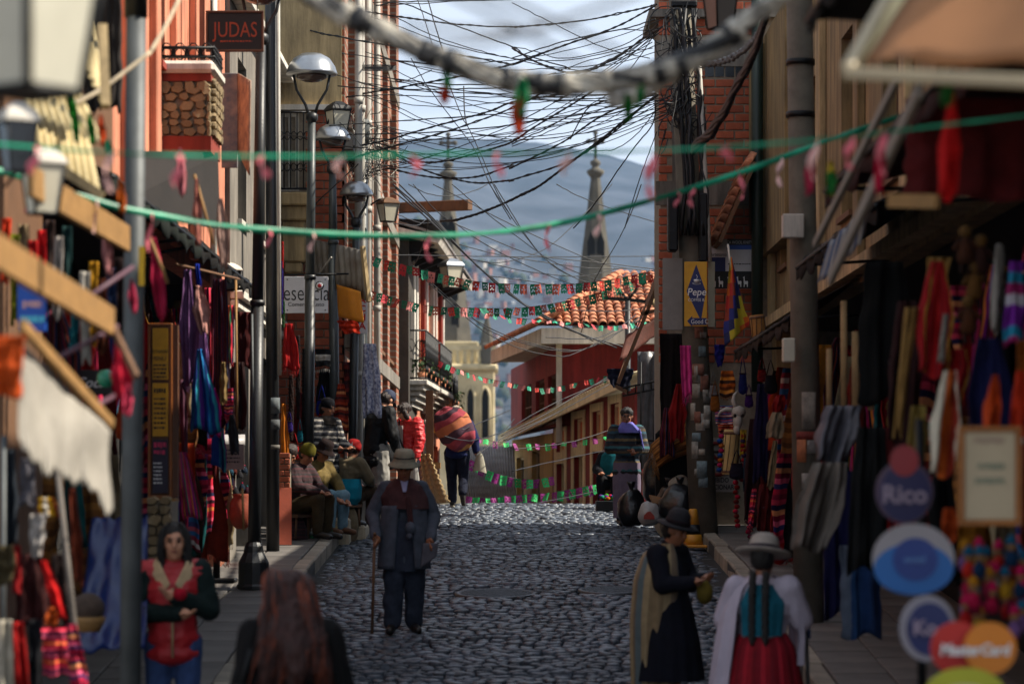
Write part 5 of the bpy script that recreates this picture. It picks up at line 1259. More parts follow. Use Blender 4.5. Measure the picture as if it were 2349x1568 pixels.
def bunting(label, pxs, da, db, n, w, setA, setB, tilt=0., jit=.25, gap=0.):
    k = len(pxs); pts = spline([P(x, y, da + (db - da) * i / (k - 1)) for i, (x, y) in enumerate(pxs)], 16)
    root = thing('paper_bunting', label, 'bunting', pts[0]); g = G(); g.tube(pts, .004, 4); g.build('string', M_cable, root)
    L = [0]
    for a, b in zip(pts, pts[1:]): L.append(L[-1] + (b - a).length)
    for j in range(n):
        t = L[-1] * (j + .5 + RND.uniform(-jit, jit)) / n; i = max(q for q in range(len(L)) if L[q] <= t); i = min(i, len(pts) - 2)
        p = pts[i].lerp(pts[i+1], (t - L[i]) / max(1e-6, L[i+1] - L[i])); dr = (pts[i+1] - pts[i]).normalized()
        m = RND.choice(setA if j % 2 == 0 else setB); s_ = w * PXW(p.y) * RND.uniform(.9, 1.12)
        M = Matrix.Translation(p) @ Matrix.Rotation(-math.atan2(dr.z, dr.x) * .8, 4, 'Y') @ Matrix.Rotation(RND.gauss(0, .35), 4, 'Z') @ Matrix.Rotation(RND.gauss(-tilt, .22), 4, 'X') @ Matrix.Rotation(RND.gauss(0, .13), 4, 'Y') @ Matrix.Diagonal((s_, s_, s_, 1))
        inst('flag', RND.choice(FM[id(m)]), M, root)
bunting('upper string of red and green cut paper flags, full length across the street', [(846, 586), (930, 608), (1010, 628), (1090, 645), (1170, 651), (1250, 652), (1330, 650), (1420, 638), (1515, 616)], 40, 39.2, 38, 15, M_fr, M_fg)
bunting('second string of red and green paper flags, just below the upper one', [(846, 665), (930, 690), (1000, 703), (1080, 706), (1170, 707), (1230, 702), (1300, 690), (1370, 672), (1440, 648), (1515, 622)], 40.3, 39.4, 44, 14, M_fr, M_fg, .1)
bunting('loose sagging string of small flags blown flat before the tiled roof', [(1110, 716), (1180, 728), (1260, 736), (1340, 742), (1400, 748), (1470, 738), (1490, 745)], 41, 41, 22, 11, M_fr, M_fg, 1.0)
bunting('far string of tiny flags from the pink balcony to the maroon house', [(1008, 828), (1060, 850), (1110, 866), (1180, 880), (1240, 890), (1290, 885), (1360, 868), (1425, 856)], 50, 46, 30, 9, M_fr, M_fg, .7)
bunting('green and magenta paper flags hanging over the zinc roof past the crest', [(1080, 1052), (1120, 1078), (1170, 1094), (1220, 1100), (1270, 1092)], 47, 48, 13, 15, M_fpk, M_fgr2, .1)
bunting('lowest green and magenta flags skimming the crest of the street', [(1072, 1138), (1120, 1142), (1180, 1136), (1260, 1130), (1330, 1118), (1400, 1105)], 46.5, 46.5, 24, 15, M_fpk, M_fgr2, .3)
bunting('thin string of small green and magenta flags above the ochre wall', [(1085, 1000), (1150, 1014), (1240, 1018), (1330, 1010), (1400, 1000)], 47.5, 47, 14, 11, M_fpk, M_fgr2, .8)
# ================================================================== STALLS AND HANGING GOODS
CM = {}
def cm(c, var=.4):
    k = 'cloth_' + c.lstrip('#')
    r_, g_, b_ = hx(c); L = .3 * r_ + .6 * g_ + .1 * b_           # swatch darkened and enriched, putting stall shade into the cloth colour
    return cloth_mat(k, tuple(max(.004, min(.9, (L + (v - L) * 1.3) * .58)) for v in (r_, g_, b_)), var)
AG = ['#8f1f5a', '#c22a4a', '#1a1830', '#d9772a', '#8f1f5a', '#5a1f8a', '#d93a6a', '#1a1830', '#2a7a6a', '#c22a4a']
ST = {
 'aguayo': stripes('aguayo', AG, 'u', 2.2), 'aguayo_dark': stripes('aguayo_dark', ['#2a0f1a', '#5f1420', '#14182e', '#5f1420', '#14101a', '#6a2a1a', '#1a2a4a', '#2a0f1a'], 'u', 2),
 'aguayo_v': stripes('aguayo_v', ['#7a1030', '#c2324a', '#22183a', '#d98a5a', '#7a1030', '#e05a7a', '#2a2a5a', '#b01a3a'], 'v', 2.2),
 'rust_v': stripes('rust_v', ['#7a2418', '#a33a22', '#501a14', '#c27a4a', '#7a2418', '#3a1a1a'], 'v', 3), 'blues': stripes('blues', ['#123a8a', '#1a6aa0', '#0c2460', '#2a8a9a', '#5a2a8a', '#123a8a'], 'u', 1.6, warp=.15),
 'brown_v': stripes('brown_v', ['#8a5a2c', '#6a4420', '#96662f', '#7a4e26', '#58381c'], 'v', 4), 'sack': stripes('sack', ['#b39a72', '#8a7350', '#c2ab84', '#6f5b40', '#b39a72', '#a08860'], 'u', 5, warp=.05),
 'bluefloral': mat('blue_floral', '#c9ccd8', .85, .3, 26, .3, 60, c2='#1f2c6a'), 'bagblue': stripes('bagblue', ['#2a5a8a', '#8a2a3a', '#c9c4c0', '#8a2a3a', '#2a5a8a', '#3a3a6a', '#b04a5a'], 'v', 2.5),
 'wool_red_v': stripes('wool_red_v', ['#8a1016', '#8a1016', '#8a1016', '#a1762e', '#8a1016', '#8a1016', '#b01a1e', '#b01a1e'], 'u', 1.3, warp=.25), 'red_pink_v': stripes('red_pink_v', ['#c2203a', '#e0506a', '#7a1030', '#2a2a4a', '#e0506a', '#3a1020', '#c2203a', '#d97a3a', '#c2203a'], 'v', 2.6),
}
def panel(name, label, cat, x, y, w, h, d, m, folds=3., amp=.02, slant=0., taper=(1, 1, 1), wave=.04, yaw=0., fringe=0, group=None, seed=None, topdrop=0., bow=0., nu=18, nv=16, ruffle=0.):
    """hanging cloth: folds deepen downwards, hem uneven, real thickness; optional fringe strands"""
    rs = random.Random(seed if seed is not None else hash(label) % 9999 if False else sum(map(ord, label)))
    s = PXW(d); c = P(x, y, d); W_, H_ = w * s, h * s; ph = rs.uniform(0, 6); fq = folds * 2 * PI; cy, sy = math.cos(yaw), math.sin(yaw)
    def tp(v):
        a, b, e = taper
        return a + (b - a) * v * 2 if v < .5 else b + (e - b) * (v - .5) * 2
    def fn(u, v):
        uu = (u - .5) * W_ * tp(v) * (1 + .14 * noise.noise(V((v * 5, ph, u * 2)))); dx = slant * s * v + bow * s * math.sin(PI * v)
        dep = amp * (.35 + .8 * v) * (math.sin(fq * u + ph + 1.2 * math.sin(v * 3 + ph)) + .5 * math.sin(fq * 2.3 * u + ph * 2 + v)) + .03 * noise.noise(V((u * 3 + ph, v * 5, ph))) + .012 * noise.noise(V((u * 9 + ph, v * 13, ph)))
        z = -H_ * v * (1 + wave * math.sin(u * 7 + ph) * v) - topdrop * s * abs(u - .5) * 2 * (1 - v) ** 2 + ruffle * s * v * math.sin(u * fq)
        return c + V((uu * cy + dx - dep * sy, uu * sy + dep * cy, z))
    g = G(); g.grid(fn, nu, nv, 0, True, V((.004, -.009, 0))); o = tag(g.build(name, m), label, cat, group)
    if fringe:
        g = G(); n = max(8, int(w / 2.2))
        for k in range(n):
            p = fn((k + .5) / n, 1.0); e = fringe * s * rs.uniform(.8, 1.1); g.tube([p + V((0, 0, .004)), p + V((rs.gauss(0, .006), 0, -e * .5)), p + V((rs.gauss(0, .012), 0, -e))], .0035, 4)
        stuff(g.build('fringe', m, o))
    return o
def sweater(name, label, cat, x, y, w, h, d, m, group=None, yaw=0., open_=False, sl=.85, cap_=False):
    """garment on a hanger: shoulders, tapering body, sleeves"""
    s = PXW(d); c = P(x, y, d); W_, H_ = w * s, h * s; g = G(); ph = sum(map(ord, label)) % 7
    R3 = Matrix.Rotation(yaw, 3, 'Z')
    def fn(u, v):
        hw = W_ * .5 * (.34 + .66 * min(1, v * 6) ** .6) if v < .17 else W_ * .5 * (1 - .12 * math.sin((v - .17) * 3.4))
        sh = .12 * H_ * (abs(u - .5) * 2) ** 1.3 * max(0, 1 - v * 5)
        dep = .05 * math.sqrt(max(0, 1 - (2 * u - 1) ** 2)) + .014 * math.sin(u * 17 + ph + v * 2) * v
        return c + R3 @ V(((u - .5) * 2 * hw, -dep, -H_ * v - sh + .02 * H_ * math.sin(u * 9 + ph) * v))
    g.grid(fn, 18, 14, 0, True, R3 @ V((0, .05, 0)))
    for sx in (-1, 1):
        a = c + R3 @ V((sx * W_ * .42, -.01, -H_ * .13)); b = c + R3 @ V((sx * W_ * .60, -.02, -H_ * .5)); e = c + R3 @ V((sx * W_ * (.62), -.015, -H_ * sl))
        g.tube([a, a.lerp(b, .5) + V((sx * .01, 0, 0)), b, b.lerp(e, .6), e], [W_ * .10, W_ * .13, W_ * .115, W_ * .1, W_ * .085], 8)
    o = tag(g.build(name, m), label, cat, group)
    g = G(); t = c + V((0, .02, .01)); g.tube([t + V((-W_ * .3, 0, -.03)), t, t + V((W_ * .3, 0, -.03))], .006, 5); g.tube([t, t + V((0, 0, .05)), t + V((.02, 0, .07)), t + V((0, 0, .085))], .003, 4); g.build('hanger', M_black, o)
    return o
def bag(name, label, x, y, w, h, d, m, strap=.8, group=None, cat='bag'):
    s = PXW(d); c = P(x, y, d); W_, H_ = w * s, h * s; root = thing(name, label, cat, c - V((0, 0, H_)), 0, group); g = G()
    def fn(u, v):
        a = 2 * PI * u; k = min(1, .72 + .5 * v) * (1 if v < .8 else math.sqrt(max(.02, 1 - ((v - .8) / .2) ** 2)))
        return c + V((math.cos(a) * W_ / 2 * k, math.sin(a) * W_ * .2 * k + .006 * math.sin(v * 20 + a * 3), -H_ * v))
    g.grid(fn, 16, 12, 0, True); g.build('pouch', m, root)
    g = G(); t = H_ * strap; g.tube([c + V((-W_ * .33, 0, -.01)), c + V((-W_ * .12, 0, t * .7)), c + V((0, 0, t)), c + V((W_ * .12, 0, t * .7)), c + V((W_ * .33, 0, -.01))], .006, 5); g.build('strap', m, root)
    g = G(); g.tube([c + V((math.cos(a) * W_ * .37, math.sin(a) * W_ * .16, -H_ * .04)) for a in [k * PI / 8 for k in range(17)]], .008, 5); g.build('rim', cm('#2a1a18'), root)
    return root
def hank(name, label, x, y, w, h, d, m, group=None, turns=5, cat='yarn', strands=4, slant=0):
    s = PXW(d); c = P(x, y, d); g = G(); R_ = w * s * .28
    for k in range(strands):
        g.tube([c + V((math.cos(q * turns * .4 + k * 2 * PI / strands) * R_ * (.5 + .5 * math.sin(PI * min(.98, q / 19 + .08))) + slant * s * q / 19, math.sin(q * turns * .4 + k * 2 * PI / strands) * R_, -h * s * q / 19)) for q in range(20)], w * s * .22, 6)
    return tag(g.build(name, m), label, cat, group)
def rod(name, label, a, b, r=.012, m=None, cat='rail'):
    g = G(); g.tube([a, b], r, 8); return tag(g.build(name, m or M_wood), label, cat)

# ---------------- near left stall
o = G(); o.beam(P(-60, 545, 9.2), P(256, 738, 12.6), .03, .125, bev=.004); st = thing('awning_board', 'wide sunlit pine board, the lower of the two at the near stall', 'board', P(0, 600, 9.5)); o.build('board', M_pine, st)
o = G(); o.beam(P(255, 742, 12.6), P(314, 865, 12.4), .02, .03); o.build('end_batten', M_wood, st)
o = G(); o.beam(P(70, 415, 12.2), P(292, 548, 14.8), .03, .135, bev=.004); tag(o.build('awning_board', M_pine), 'tan pine board above, running behind the steel pole', 'board')
o = G(); o.beam(P(50, 745, 10.6), P(254, 972, 11.6), .03, .045, bev=.003); cb_ = tag(o.build('curtain_rail', M_pine), 'thin sloping wooden rail that carries the white curtain', 'rail')
a0, a1, b0, b1 = P(44, 785, 10.7), P(251, 990, 11.55), P(40, 1018, 10.5), P(254, 1172, 11.5)
def fcur(u, v):
    p = a0.lerp(a1, u).lerp(b0.lerp(b1, u), v); sc = .014 * math.sin(u * 19) * v + .016 * math.sin(u * 70 + 1) * v ** 4
    return p + V((.006 * math.sin(v * 6 + u * 9), .028 * math.sin(u * 30 + v * 1.5) * (.4 + v), sc - .03 * v * math.sin(u * 7)))
g = G(); g.grid(fcur, 60, 18, 0, True, (.004, .006, 0)); tag(g.build('stall_curtain', cloth_mat('white_canvas', '#98938a', .3, scale=4)), 'ragged white canvas curtain hanging from the sloping rail', 'curtain')
panel('awning_cloth', 'orange awning cloth at the left edge behind the white curtain', 'awning', 5, 770, 100, 140, 10.2, cm('#c9641c', .2), 2, .012, slant=-8)
for k, (a, b, d) in enumerate((((175, 700), (305, 612), 13), ((125, 825), (270, 748), 12.4), ((190, 945), (262, 908), 12.4))):
    rod('awning_strut', ('purple painted strut above the lower pine board', 'purple painted strut meeting the end of the lower pine board', 'short purple strut just behind the white curtain rail')[k], P(*a, d), P(*b, d + .3), .011, mat('purple_paint', '#5a3a48', .6, .2, 8, .1), 'strut')
# slatted cream awning over the near stall
aw = thing('slatted_awning', 'cream corrugated awning catching the sun above the near lanterns', 'awning', P(140, 480, 15))
for k, (p0, p1, p2, p3) in enumerate((((60, 250), (240, 330), (150, 130), (30, 120)), ((70, 330), (232, 445), (190, 240), (60, 215)), ((160, 70), (238, 235), (222, 60), (150, -40)))):
    g = G(); dd = 14.2 + k * .5; corr(P(*p0, dd), P(*p1, dd), P(*p2, dd + 1.2), P(*p3, dd + 1.2), 9, .012, g, 0, .01); g.build('sheet', mat('cream_sheet', '#c2b184', .7, .25, 2.5, .15, 30), aw)
for q0, q1 in ((P(235, 60, 14.6), P(243, 245, 14.4)), (P(60, 335, 14.0), P(236, 450, 14.0))): g = G(); g.beam(q0, q1, .045, .045); g.build('edge_bar', M_cream, aw)
panel('dark_thatch', 'dark ragged thatch hanging beside the cream awning', 'thatch', 235, -20, 85, 270, 18, mat('thatch', '#2e2722', .95, .5, 6, .6, 30, stretch=(6, 1, .6)), 6, .03, ruffle=10)
for k, (x, y, h, c) in enumerate(((160, 205, 70, '#138a3c'), (205, 260, 70, '#12803a'), (230, 265, 70, '#d9652c'), (170, 240, 90, '#148a40'), (245, 320, 40, '#1f9a78'), (275, 410, 80, '#d97a50'))):
    panel('paper_streamer', ('bright green streamer by the awning top', 'dark green streamer beside the orange one', 'orange paper streamer near the steel pole', 'long green streamer over the cream sheets', 'small teal streamer knot on the green ribbon', 'orange streamer below the higher ribbon')[k], 'streamer', x, y, 16, h, 13.2, cm(c), 1.2, .02, slant=6, taper=(.5, 1.2, .5))
# clothes row behind the boards
cols = ['#d2561c', '#8a8f2a', '#8c7a64', '#c22a2a', '#e23a4a', '#3a2a26', '#b9b2ac', '#123a3a', '#2f6f7a', '#cfcac2', '#c99a1c', '#6a3a1e', '#1c2a4a', '#2a1a18', '#d0a22a']
for k, c in enumerate(cols):
    x = 14 + k * 20; y = 500 + (k * 37) % 60 + (90 if k > 7 else 0); h = 150 + (k * 53) % 70
    panel('hanging_garment', '%s garment hanging behind the pine boards, %s' % (('burnt orange', 'olive', 'taupe', 'crimson', 'bright coral', 'dark brown', 'pale grey', 'bottle green', 'petrol blue', 'off-white', 'mustard', 'tan leather', 'dark navy', 'near black', 'golden')[k], ('at the picture edge', 'second from the edge', 'above the blue sign', 'above the blue sign, brightest neighbour', 'over the upper board', 'in shadow', 'under the upper board', 'right of the blue sign', 'beside the bottle green one', 'next to the petrol one', 'above the drinks sign', 'above the drinks sign, in shade', 'near the steel pole', 'against the steel pole', 'hanging low beside the green ball')[k]), 'clothing', x, y, 22, h, 16.2 + (k % 3) * .4, cm(c), 1.5, .02, slant=RND.uniform(-6, 6))
g = G(); g.ell(P(243, 868, 17), .055, n=14, k=10); tag(g.build('glass_float', mat('green_glass', '#2a8a6a', .15, .3, 20, 0)), 'round green and white ball beside the drinks sign', 'ball')
# clothes and blankets at lower left
for a in (
 ('hanging_cloth', 'white cloth hanging at the bottom left picture edge', 'cloth', 6, 1420, 44, 220, 13.2, cm('#c9c2b4', .2), 1.5, .02, 4, (1, 1, 1)),
 ('hanging_cloth', 'scarlet cloth twisted down the bottom left corner', 'cloth', 40, 1425, 34, 220, 13.4, cm('#b81c20'), 1.5, .02, 18, (.7, 1, 1)),
 ('hanging_jacket', 'dark maroon jacket between the scarlet cloth and the striped blanket', 'clothing', 72, 1270, 74, 170, 14.2, cm('#3a1416'), 2, .02, 0, (.6, 1, 1)),
 ('hanging_scarf', 'bright red scarf slung diagonally over the maroon jacket', 'scarf', 100, 1285, 30, 130, 13.8, cm('#d21f24', .2), 1, .015, 42, (.5, 1, .7)),
 ('hanging_scarf', 'rose red hanging sleeve near the white box', 'clothing', 38, 1250, 20, 110, 14.0, cm('#9c2a34'), 1, .01, 0, (.8, 1, .8)),
 ('folded_blanket', 'pink and orange striped woven blanket in the bottom left corner', 'blanket', 122, 1440, 56, 110, 13.9, ST['red_pink_v'], 1.5, .02, 6, (1, 1, 1.1)),
 ('folded_blanket', 'striped woven blanket slipping down beside the pink one', 'blanket', 162, 1430, 40, 150, 14.1, ST['aguayo_v'], 1.2, .02, 20, (.6, 1, 1)),
 ('hanging_cloth', 'olive brown cloth bulging from the left edge', 'cloth', 4, 1250, 66, 90, 13.5, cm('#4a4230'), 1, .02, 0, (.7, 1.1, .6)),
 ('hanging_bag', 'orange woven pouch lying on the striped blanket', 'bag', 118, 1392, 30, 42, 13.7, cm('#c96a2a'), 1, .02, 0, (.6, 1, .8)),
 ('hanging_garment', 'yellow and white cloth pair tucked under the curtain', 'clothing', 106, 1140, 46, 44, 14, stripes('yellow_white', ['#c99a1c', '#d0c8b8', '#c99a1c', '#7a2018'], 'u', 1), 1.5, .015, 8, (.7, 1, 1)),
 ('hanging_cloth', 'grey white folded cloth hung upright under the curtain', 'cloth', 86, 1178, 34, 100, 13.8, cm('#b7b2ae', .2), 1, .008, -4, (1, 1, .6)),
 ('hanging_cloth', 'slate grey cloth hung under the drinks shelf by the edge', 'cloth', 62, 1050, 34, 110, 13.8, cm('#5c5a60', .2), 1, .008, 0, (1, 1, 1)),
 ('hanging_garment', 'dark red braided garment beside the grey cloth', 'clothing', 92, 1140, 18, 150, 14.4, cm('#6a2028'), 1.5, .012, 0, (.8, 1, .6)),
 ('hanging_garment', 'black trousers hanging in front of the striped blanket', 'clothing', 78, 1420, 30, 180, 13.7, cm('#15151a'), 1.5, .012, 6, (1, 1, .8)),
 ('hanging_garment', 'rust brown scarf hanging right of the yellow cloth', 'scarf', 165, 1120, 26, 220, 14.6, cm('#6a3424'), 1.5, .012, 16, (.5, 1, .8)),
 ('hanging_garment', 'brown jacket beside the leaning grey pole', 'clothing', 135, 1270, 50, 170, 14.8, cm('#2e2220'), 2, .02, 10, (.6, 1, 1)),
 ('hanging_garment', 'slate blue shirt at the edge under the curtain', 'clothing', 20, 1030, 36, 220, 14.6, cm('#2a3038'), 2, .02, 2, (.7, 1, 1)),
):
    panel(*a[:9], folds=a[9], amp=a[10], slant=a[11], taper=a[12])
rod('leaning_pole', 'weathered grey pole leaning beside the striped blankets', P(132, 1080, 14.6), P(182, 1540, 14.2), .016, mat('grey_wood', '#5f5852', .85, .3, 6, .3))
rod('steel_upright', 'thin pale steel upright at the bottom left edge', P(8, 1000, 14), P(6, 1600, 13.9), .014, M_galv)
g = G(); a, b, c, e = P(210, 1190, 18.4), P(338, 1180, 18.4), P(345, 1480, 17.8), P(180, 1490, 17.6)
g.grid(lambda u, v: a.lerp(b, u).lerp(e.lerp(c, u), v) + V((0, .06 * noise.noise(V((u * 4, v * 4, 2))) - .25 * v * v, .04 * noise.noise(V((u * 6, v * 6, 5))))), 20, 24, 0, True, (0, .01, 0)); tag(g.build('tarpaulin', mat('blue_tarp', '#0c2760', .4, .35, 5, .3, 18)), 'crumpled blue tarpaulin on the pavement behind the steel pole', 'tarpaulin')
g = G(); p = P(202, 1425, 17); g.lathe([(.07, -.06), (.10, 0), (.105, .03), (.09, .03)], p, 14); bk = tag(g.build('basket', M_pine), 'small straw basket holding a brown ball before the blue tarpaulin', 'basket')
g = G(); g.ell(p + V((0, 0, .08)), (.1, .1, .095), n=12, k=8); g.build('brown_ball', mat('brown_wool', '#4a3a30', .95, .4, 16, .6, 60), bk)
# pink pennants
for k, a in enumerate(((272, 775, 52, 165, 12.8, '#c22a4c', 14, 'largest crimson pink pennant hanging beside the steel pole'), (292, 880, 26, 75, 12.7, '#e0647a', 0, 'lower pink flap of the largest pennant bunch'), (352, 545, 34, 190, 16.8, '#c94a62', 20, 'long pink pennant on a wooden stick behind the steel pole'),
     (412, 340, 26, 110, 17, '#d08a90', 6, 'pale pink twisted pennant under the stone balcony'), (450, 410, 22, 150, 18.2, '#c98a80', 4, 'narrow pink pennant hanging from a stick'), (505, 455, 34, 160, 19, '#d8b8ac', 10, 'whitish pennant right of the pink ones, under the canopy'), (455, 655, 44, 110, 23.5, '#d9a8a0', 14, 'pink and white pointed hood hanging among the textiles'), (300, 640, 20, 80, 14, '#b84a60', 8, 'small pink pennant above the end batten'), (240, 520, 24, 110, 14.4, '#d8a0a0', 10, 'faded pink pennant on the upper board'))):
    x, y, w, h, d, c, sl_, lb = a; panel('pink_pennant', lb, 'pennant', x, y, w, h, d, cm(c, .3), 1.3, .02, slant=sl_, taper=(.25, 1.0, .45))
for k, (a, b, d) in enumerate((((342, 540), (385, 650), 16.7), ((446, 400), (490, 560), 18.3))): rod('pennant_stick', ('wooden stick of the long pink pennant', 'thin stick under the canopy with a narrow pennant')[k], P(*a, d), P(*b, d), .01, M_pine, 'stick')
# stone pier under the menu board
pr = thing('stone_pier', 'rough stone pier under the menu board', 'pier', P(365, 1330, 21.8)); g = G(); pbox(338, 395, 1150, 1420, 21.9, 22.3, g); g.build('core', M_mortar, pr)
z = P(0, 1300, 21.9).z; a, b = P(338, 0, 21.9), P(395, 0, 21.9)
while z < P(0, 1155, 21.9).z:
    x = a.x; hh = RND.uniform(.06, .1)
    while x < b.x - .02: w_ = min(RND.uniform(.07, .13), b.x - x); inst('stone', RND.choice(SPM), TRS((x + w_/2, 21.89, z + hh/2), (0, RND.uniform(-.3, .3), 0), (w_, 1.4, hh)), pr); x += w_
    z += hh
# textiles before the salmon building
for a in (
 ('hanging_shawl', 'long lilac shawl hanging beside the menu board', 'shawl', 430, 618, 36, 260, 24, cm('#8f6c98', .25), 1.6, .025, 4, (.4, 1.1, .8), 14),
 ('hanging_shawl', 'royal blue scarf between the two lilac shawls', 'scarf', 452, 605, 14, 190, 24.2, cm('#173aa6', .3), 1, .012, 12, (.8, 1, 1), 0),
 ('hanging_shawl', 'second lilac shawl, brighter and more crumpled', 'shawl', 462, 700, 30, 230, 23.8, cm('#b98ac2', .25), 1.6, .025, 0, (.3, 1.1, .7), 0),
 ('hanging_blanket', 'dark blanket with navy and red upright stripes', 'blanket', 503, 640, 42, 330, 26, ST['aguayo_dark'], 2.2, .025, 4, (.8, 1, 1), 8),
 ('hanging_blanket', 'coral and black striped blanket behind the lilac shawls', 'blanket', 478, 660, 22, 300, 26.3, stripes('coral_stripe', ['#c2364a', '#1a1a2a', '#c2364a', '#5a1a2a'], 'u', 1), 1, .015, 2, (.8, 1, 1), 0),
 ('hanging_cloth', 'big bunched royal blue and teal cloth above the price stand', 'cloth', 458, 800, 66, 190, 23.4, ST['blues'], 2, .05, 14, (.2, .8, 1.1), 0),
 ('hanging_cloth', 'magenta cloth peeping from behind the bunched blue cloth', 'cloth', 488, 890, 34, 110, 23.7, cm('#c22a7c', .3), 1.2, .03, 4, (.4, 1, .7), 0),
 ('hanging_bag', 'beige crocheted bag on the striped blanket', 'bag', 512, 830, 20, 90, 25.6, cm('#8f7a5a', .3), 1, .02, 0, (.5, 1, .8), 6),
 ('hanging_cloth', 'maroon square cloth on the whitewashed wall', 'cloth', 560, 715, 36, 130, 30.2, cm('#4a1216', .3), 1, .01, 0, (1, 1, 1), 0),
 ('hanging_aguayo', 'purple and orange striped carrying cloth under the menu board', 'cloth', 418, 1036, 40, 150, 23.6, ST['aguayo'], 1.4, .02, 24, (.5, 1, 1.2), 0),
 ('hanging_strap', 'orange and green woven belts beside the striped blanket', 'belt', 530, 700, 14, 130, 26, stripes('belt', ['#c2502a', '#1f6a4a', '#c22a3a', '#2a2a4a'], 'u', 1), 1, .01, -2, (1, 1, 1), 8),
 ('hanging_strap', 'red and blue woven belts hanging lower down', 'belt', 524, 890, 20, 70, 25.8, ST['aguayo_v'], 1, .01, 0, (1, 1, .9), 8),
 ('hanging_cloth', 'charcoal shoulder bag by the woven belts', 'bag', 530, 950, 24, 90, 25.4, cm('#2c2c30', .3), 1, .02, 8, (.4, 1, .8), 0),
 ('hanging_cloth', 'dusty mauve cloth low beside the menu board', 'cloth', 418, 870, 18, 190, 24.4, cm('#5a3a48', .3), 1, .015, 6, (.8, 1, .6), 0),
 ('hanging_cloth', 'dark wine shawl in the shop doorway', 'shawl', 545, 830, 40, 150, 27.5, cm('#2c1014', .3), 1.5, .02, 0, (.7, 1, 1), 10),
):
    panel(*a[:9], folds=a[9], amp=a[10], slant=a[11], taper=a[12], fringe=a[13])
for x, y0, y1, lb in ((541, 640, 990, 'thin cane upright beside the striped blanket'), (578, 720, 1010, 'pale beaded upright by the black lamp post'), (556, 1120, 1215, 'short dark upright by the clay pot')):
    rod('stall_upright', lb, P(x, y0, 26.5), P(x + 3, y1, 26.4), .011, M_pine if x < 560 else M_galv)
rod('hanging_rail', 'wooden rail the shawls and blankets hang from', P(405, 606, 24.3), P(548, 640, 26.4), .013)
M_hatm = [cm(c) for c in ('#1c2a3a', '#3a1a2a', '#1a3a34', '#4a3a1c', '#1a1a22', '#2a4a5a', '#5a2a1c', '#28282c')]
def chullo(name, label, x, y, w, d, m, m2, group=None):
    s = w * PXW(d) / 2; c = P(x, y, d); root = thing(name, label, 'hat', c - V((0, 0, s * 2)), 0, group); g = G()
    g.lathe([(.02 * s, 0), (.45 * s, -.35 * s), (.85 * s, -1.0 * s), (1.0 * s, -1.7 * s), (.93 * s, -1.9 * s)], c, 10); g.build('crown', m, root)
    g = G(); g.lathe([(.02 * s, .32 * s), (.26 * s, .2 * s), (.26 * s, 0), (.02 * s, -.1 * s)], c, 8); g.build('pompom', m2, root)
    for sx in (-1, 1):
        g = G(); g.prism([c + V((sx * .95 * s, -.1 * s, -1.6 * s)), c + V((sx * .35 * s, -.7 * s, -1.6 * s)), c + V((sx * .8 * s, -.4 * s, -2.6 * s))], (0, .12 * s, 0)); g.build('ear_flap', m, root)
for k in range(26):
    x = 468 + (k % 9) * 12 + RND.uniform(-4, 4); y = 1075 + (k // 9) * 34 + RND.uniform(-8, 8)
    chullo('knitted_hat', 'small dark knitted hat in the rack behind the price stand', x, y, 17, 29.4 + RND.uniform(0, .3), M_hatm[k % 8], cm(('#c22a5a', '#2a8a8a', '#b8862a', '#8a8f96')[k % 4]), 'knitted hats behind the price stand')
g = G(); p = P(553, 1190, 29.2); g.lathe([(.05, 0), (.10, .05), (.13, .15), (.11, .27), (.08, .33), (.1, .36)], p - V((0, 0, .1)), 16); tag(g.build('clay_pot', mat('terracotta', '#8a3c24', .85, .3, 6, .3)), 'terracotta clay pot on the pavement past the price stand', 'pot')

# ---------------- middle left: the sunny trinket stalls
for a in (
 ('hanging_shawl', 'red knitted shawl with long fringe behind the second post', 'shawl', 662, 742, 34, 105, 34.0, cm('#a8201c', .3), 1.6, .02, 6, (.5, 1, 1.1), 16),
 ('hanging_cloth', 'golden yellow cloth hanging low by the dark post', 'cloth', 650, 925, 20, 165, 33.6, cm('#c07a1c', .3), 1.2, .02, 6, (.4, 1, .8), 6),
 ('hanging_cloth', 'black and white fringed textile under the white shop sign', 'cloth', 740, 800, 34, 40, 36.2, stripes('bw', ['#1a1a1c', '#b0aaa2', '#1a1a1c'], 'v', 1), 1, .01, 0, (1, 1, 1), 22),
 ('hanging_cloth', 'blue and white floral cloth by the people bending down', 'cloth', 848, 788, 44, 165, 36.8, ST['bluefloral'], 2, .03, 6, (.6, 1, 1), 0),
 ('hanging_cloth', 'orange tarp folded under the corrugated awning', 'tarpaulin', 795, 735, 44, 30, 36.2, cm('#c9501c', .25), 1, .02, 12, (1, 1, .8), 0),
 ('hanging_poncho', 'wine striped poncho in the trinket shop behind the grey lamp', 'poncho', 782, 880, 34, 110, 36.4, ST['rust_v'], 1.4, .02, 0, (.4, 1, 1), 8),
 ('hanging_shawl', 'black lace shawl in the trinket shop doorway', 'shawl', 745, 845, 40, 100, 36.6, cm('#141416', .3), 1.4, .02, 0, (.5, 1, 1), 12),
 ('hanging_poncho', 'deep red poncho high in the trinket shop', 'poncho', 688, 900, 34, 110, 35.6, cm('#6a1a20', .3), 1.4, .02, 0, (.4, 1, 1), 8),
 ('hanging_cloth', 'white cloth hanging in front of the salmon ground floor', 'cloth', 978, 962, 20, 95, 43.2, cm('#c9c2b8', .2), 1.4, .02, 2, (.5, 1, .8), 0),
 ('hanging_cloth', 'maroon checked cloth hanging by the doorway under the orange tarp', 'cloth', 800, 830, 24, 130, 37.0, stripes('check_m', ['#4a161a', '#7a2a24', '#2a1014'], 'v', 5), 1, .015, 0, (1, 1, 1), 0),
):
    panel(*a[:9], folds=a[9], amp=a[10], slant=a[11], taper=a[12], fringe=a[13])
